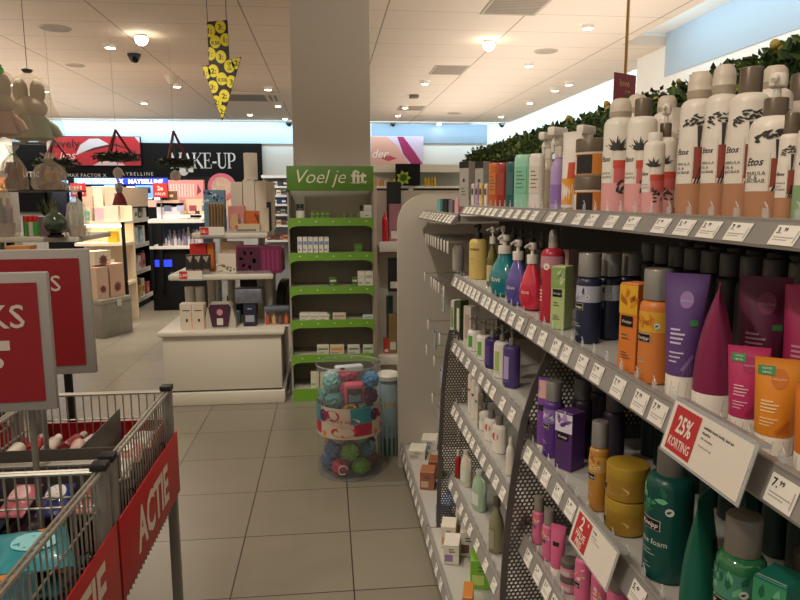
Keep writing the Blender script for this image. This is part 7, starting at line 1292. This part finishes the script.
# glossy globe and leafy bunch at the table end
q = atY(56, 236, 4.62); t = thing('green_globe', 'large dark green glossy globe on the gift table', 'globe', (q.x, 4.62, zt+0.001)); m = MB(); m.sphere((0, 0, 0.088), 0.076, mat('2f3a2c', 0.12, coat=0.6), 24); m.build('ball', t); m = MB(); m.lathe([(0.03, 0.155), (0.02, 0.19), (0.03, 0.22)], mat('4a4a34', 0.5), 14); m.build('neck', t); m = MB(); m.lathe([(0.05, 0.0), (0.05, 0.012), (0.035, 0.02)], charcoal, 18); m.build('stand', t)
leafm = mat('3a4432', 0.6); t2 = thing('green_bouquet', 'dark green leafy bouquet behind the glossy globe', 'bouquet', (atY(50, 230, 4.88).x, 4.88, zt+0.001)); m = MB(); rnd = random.Random(9)
for i in range(60):
    a = rnd.uniform(0, 6.28); e = rnd.uniform(0.9, 1.4); d = Vector((math.cos(a)*math.cos(e), math.sin(a)*math.cos(e), math.sin(e))); L = rnd.uniform(0.06, 0.16); s_ = d.cross(Vector((0, 0, 1))).normalized(); b0 = Vector((0, 0, 0.10))+d*0.02; m.add([b0, b0+d*L*0.5+s_*0.018, b0+d*L, b0+d*L*0.5-s_*0.018], [(0, 1, 2, 3)], leafm if i % 3 else mat('6a7a58', 0.6))
m.build('leaves', t2); m = MB(); m.lathe([(0.035, 0.0), (0.045, 0.05), (0.03, 0.11)], mat('2c2c28', 0.5), 16); m.build('vase', t2)
wrapped('cellophane wrapped bunch right of the green globe', 78, zt+0.001, 4.72, 20, 50, ['6a7a58', '4a5a44', '8a8272', '3a4432', 'a8a090'], 8, 0.0)
m = MB(); p0 = atY(12, 249, 4.35); carton('orange_box', 'orange brown box peeping over the red price board', 'box', (atY(21, 248, 4.45).x, 4.45, atY(21, 258, 4.45).z), 0, 0.15, 0.1, atY(21, 245.5, 4.45).z-atY(21, 258, 4.45).z, mat('c98a52', 0.5))
m = MB(); q = atY(21, 258, 4.45); m.box((q.x-0.25, 4.38, q.z-0.03), (q.x+0.25, 4.56, q.z-0.0006), charcoal); m.box((q.x-0.24, 4.45, 0), (q.x-0.2, 4.49, q.z-0.03), charcoal); m.box((q.x+0.2, 4.45, 0), (q.x+0.24, 4.49, q.z-0.03), charcoal); tag(m.build('low_bench'), 'dark bench under the orange brown box', 'bench')

# ---- hanging from the ceiling at upper left: two wrapped plush rabbits and the arrow
def plush(lab, x, ytop, ybot, Y, dress, rz, ribbon=None):
    top, bot = atY(x, ytop, Y), atY(x, ybot, Y); H = top.z-bot.z; t = thing('plush_rabbit', lab, 'plush', (bot.x, Y, bot.z), rz); fur = mat('cfc0ae', 0.9)
    m = MB(); m.sphere((0, 0, H*0.54), H*0.225, fur, 22, (1.15, 0.85, 0.85)); m.build('head', t)
    for s in (-1, 1): m = MB(); m.sphere((s*H*0.125, 0, H*0.80), H*0.115, fur, 18, (1, 0.7, 1.8)); m.build('ear', t)
    m = MB(); m.lathe([(H*0.25, H*0.03), (H*0.33, H*0.06), (H*0.31, H*0.18), (H*0.27, H*0.32), (H*0.23, H*0.40), (H*0.12, H*0.44)], mat(dress, 0.85), 22, 1, 0.75); m.build('dress', t)
    for s in (-1, 1): m = MB(); m.tube([(s*H*0.2, 0, H*0.34), (s*H*0.33, -H*0.03, H*0.22), (s*H*0.40, -H*0.05, H*0.10)], [H*0.06, H*0.075, H*0.06], mat(dress, 0.85), 12); m.build('arm', t)
    for s in (-1, 1): m = MB(); m.sphere((s*H*0.14, -H*0.03, H*0.035), H*0.075, fur, 14, (1, 1.2, 0.7)); m.build('foot', t)
    rnd = random.Random(int(x)+4); n = 20; rings = []
    for f, q in ((0.30, -0.03), (0.48, 0.0), (0.46, 0.3), (0.34, 0.6), (0.30, 0.9), (0.2, 1.02), (0.04, 1.09), (0.08, 1.14)): rings.append([((H*f*(1+0.07*rnd.uniform(-1, 1)))*math.sin(2*PI*i/n), -(H*f*0.85*(1+0.07*rnd.uniform(-1, 1)))*math.cos(2*PI*i/n), H*q) for i in range(n)])
    m = MB(); m.loft(rings, clear('efe9de', 0.90, 0.10), False, False); m.build('cellophane', t); m = MB(); m.lathe([(H*0.06, H*1.10), (H*0.09, H*1.14), (H*0.05, H*1.16)], mat('4a4038', 0.5), 12); m.build('tie', t)
    m = MB(); m.tube([(0, 0, H*1.15), (0, 0, CEIL-bot.z)], 0.0018, mat('8a7f74', 0.5), 5); m.build('cord', t)
    if ribbon:
        m = MB(); m.sphere((0, 0, H*1.05), H*0.12, mat(ribbon, 0.4), 14, (1, 0.9, 0.8)); m.tube([(H*0.12+H*0.03*math.sin(k*1.3), -H*0.30, H*(1.0-0.05*k)) for k in range(11)], H*0.016, mat(ribbon, 0.4), 6); m.build('bow', t)
plush('wrapped cream plush rabbit in a sage dress hanging near the ceiling, seen from behind', 33, 79, 142, 3.4, 'aab39a', PI+0.2)
plush('wrapped pinkish plush with a green bow hanging at the left edge', 2, 74, 138, 3.0, 'c4a698', PI-0.3, '3fae3a')
Ya = 4.5; A_ = lambda x, y: atY(x, y, Ya)
outl = [(207, 22), (227.5, 20), (229.5, 60), (241.5, 57), (222.5, 121), (202, 66), (209, 65)]; P3 = [A_(*q) for q in outl]; c0 = P3[4]
t = thing('yellow_arrow', 'hanging black arrow pointing down covered in yellow price circles', 'sign', (c0.x, Ya, c0.z)); pts = [(p.x-c0.x, p.z-c0.z) for p in P3]
m = MB(); m.prism(pts, 'y', -0.004, 0.004, mat('2a1d12', 0.5)); f = flat_map((0, -0.0052, 0), (1, 0, 0), (0, 0, 1)); f2 = flat_map((0, -0.0062, 0), (1, 0, 0), (0, 0, 1)); yel = mat('f2de2e', 0.5)
def inside(u, v):
    r = False; n = len(pts)
    for i in range(n):
        (x1, y1), (x2, y2) = pts[i], pts[(i+1) % n]
        if (y1 > v) != (y2 > v) and u < (x2-x1)*(v-y1)/(y2-y1)+x1: r = not r
    return r
s = depth(c0)/FOC
def clip_poly(P):
    # keep the printed circle on the card: pull outside points back towards the circle's middle
    cx_, cz_ = sum(p[0] for p in P)/len(P), sum(p[1] for p in P)/len(P); out = []
    for u, v in P:
        k = 1.0
        while k > 0 and not inside(cx_+(u-cx_)*k, cz_+(v-cz_)*k): k -= 0.08
        out.append((cx_+(u-cx_)*max(k, 0), cz_+(v-cz_)*max(k, 0)))
    return out
for (x, y, tx) in [(220.5, 27, '3:'), (210, 31, '1:'), (215.5, 42, '0.50'), (225.5, 40, '1:'), (210.5, 54, '1:'), (221, 57, '3:'), (213.5, 71, '2:'), (229.5, 66.5, 'OP'), (205.5, 73, '1:'), (222, 79, '0.50'), (237, 63, '2:'), (213, 87, '3:'), (231.5, 82, '3'), (224.5, 96, '2:'), (216.5, 102, '2:'), (222.3, 111.5, '2:')]:
    q = A_(x, y); u, v = q.x-c0.x, q.z-c0.z; R_ = 5.6*s
    if not inside(u, v): continue
    m.print_poly(f, clip_poly([(u+R_*0.92*math.cos(a*PI/12), v+R_*1.1*math.sin(a*PI/12)) for a in range(24)]), yel)
    if tx == 'OP': [m.print_text(f2, w_, u, v+o_*s, 3.2*s, blk, 'c', bold=0.02) for w_, o_ in (('OP', 1.5), ('=', -1.2), ('OP', -4.0))]
    else: m.print_text(f2, tx, u, v-2.6*s, (7 if len(tx) < 3 else 4.6)*s, blk, 'c', bold=0.02)
m.build('card', t)
for x in (207.5, 226.5): q = A_(x, 23); m = MB(); m.tube([(q.x-c0.x, 0, q.z-c0.z), (q.x-c0.x, 0, CEIL-c0.z)], 0.0025, mat('5a5048', 0.5), 5); m.build('cord', t)
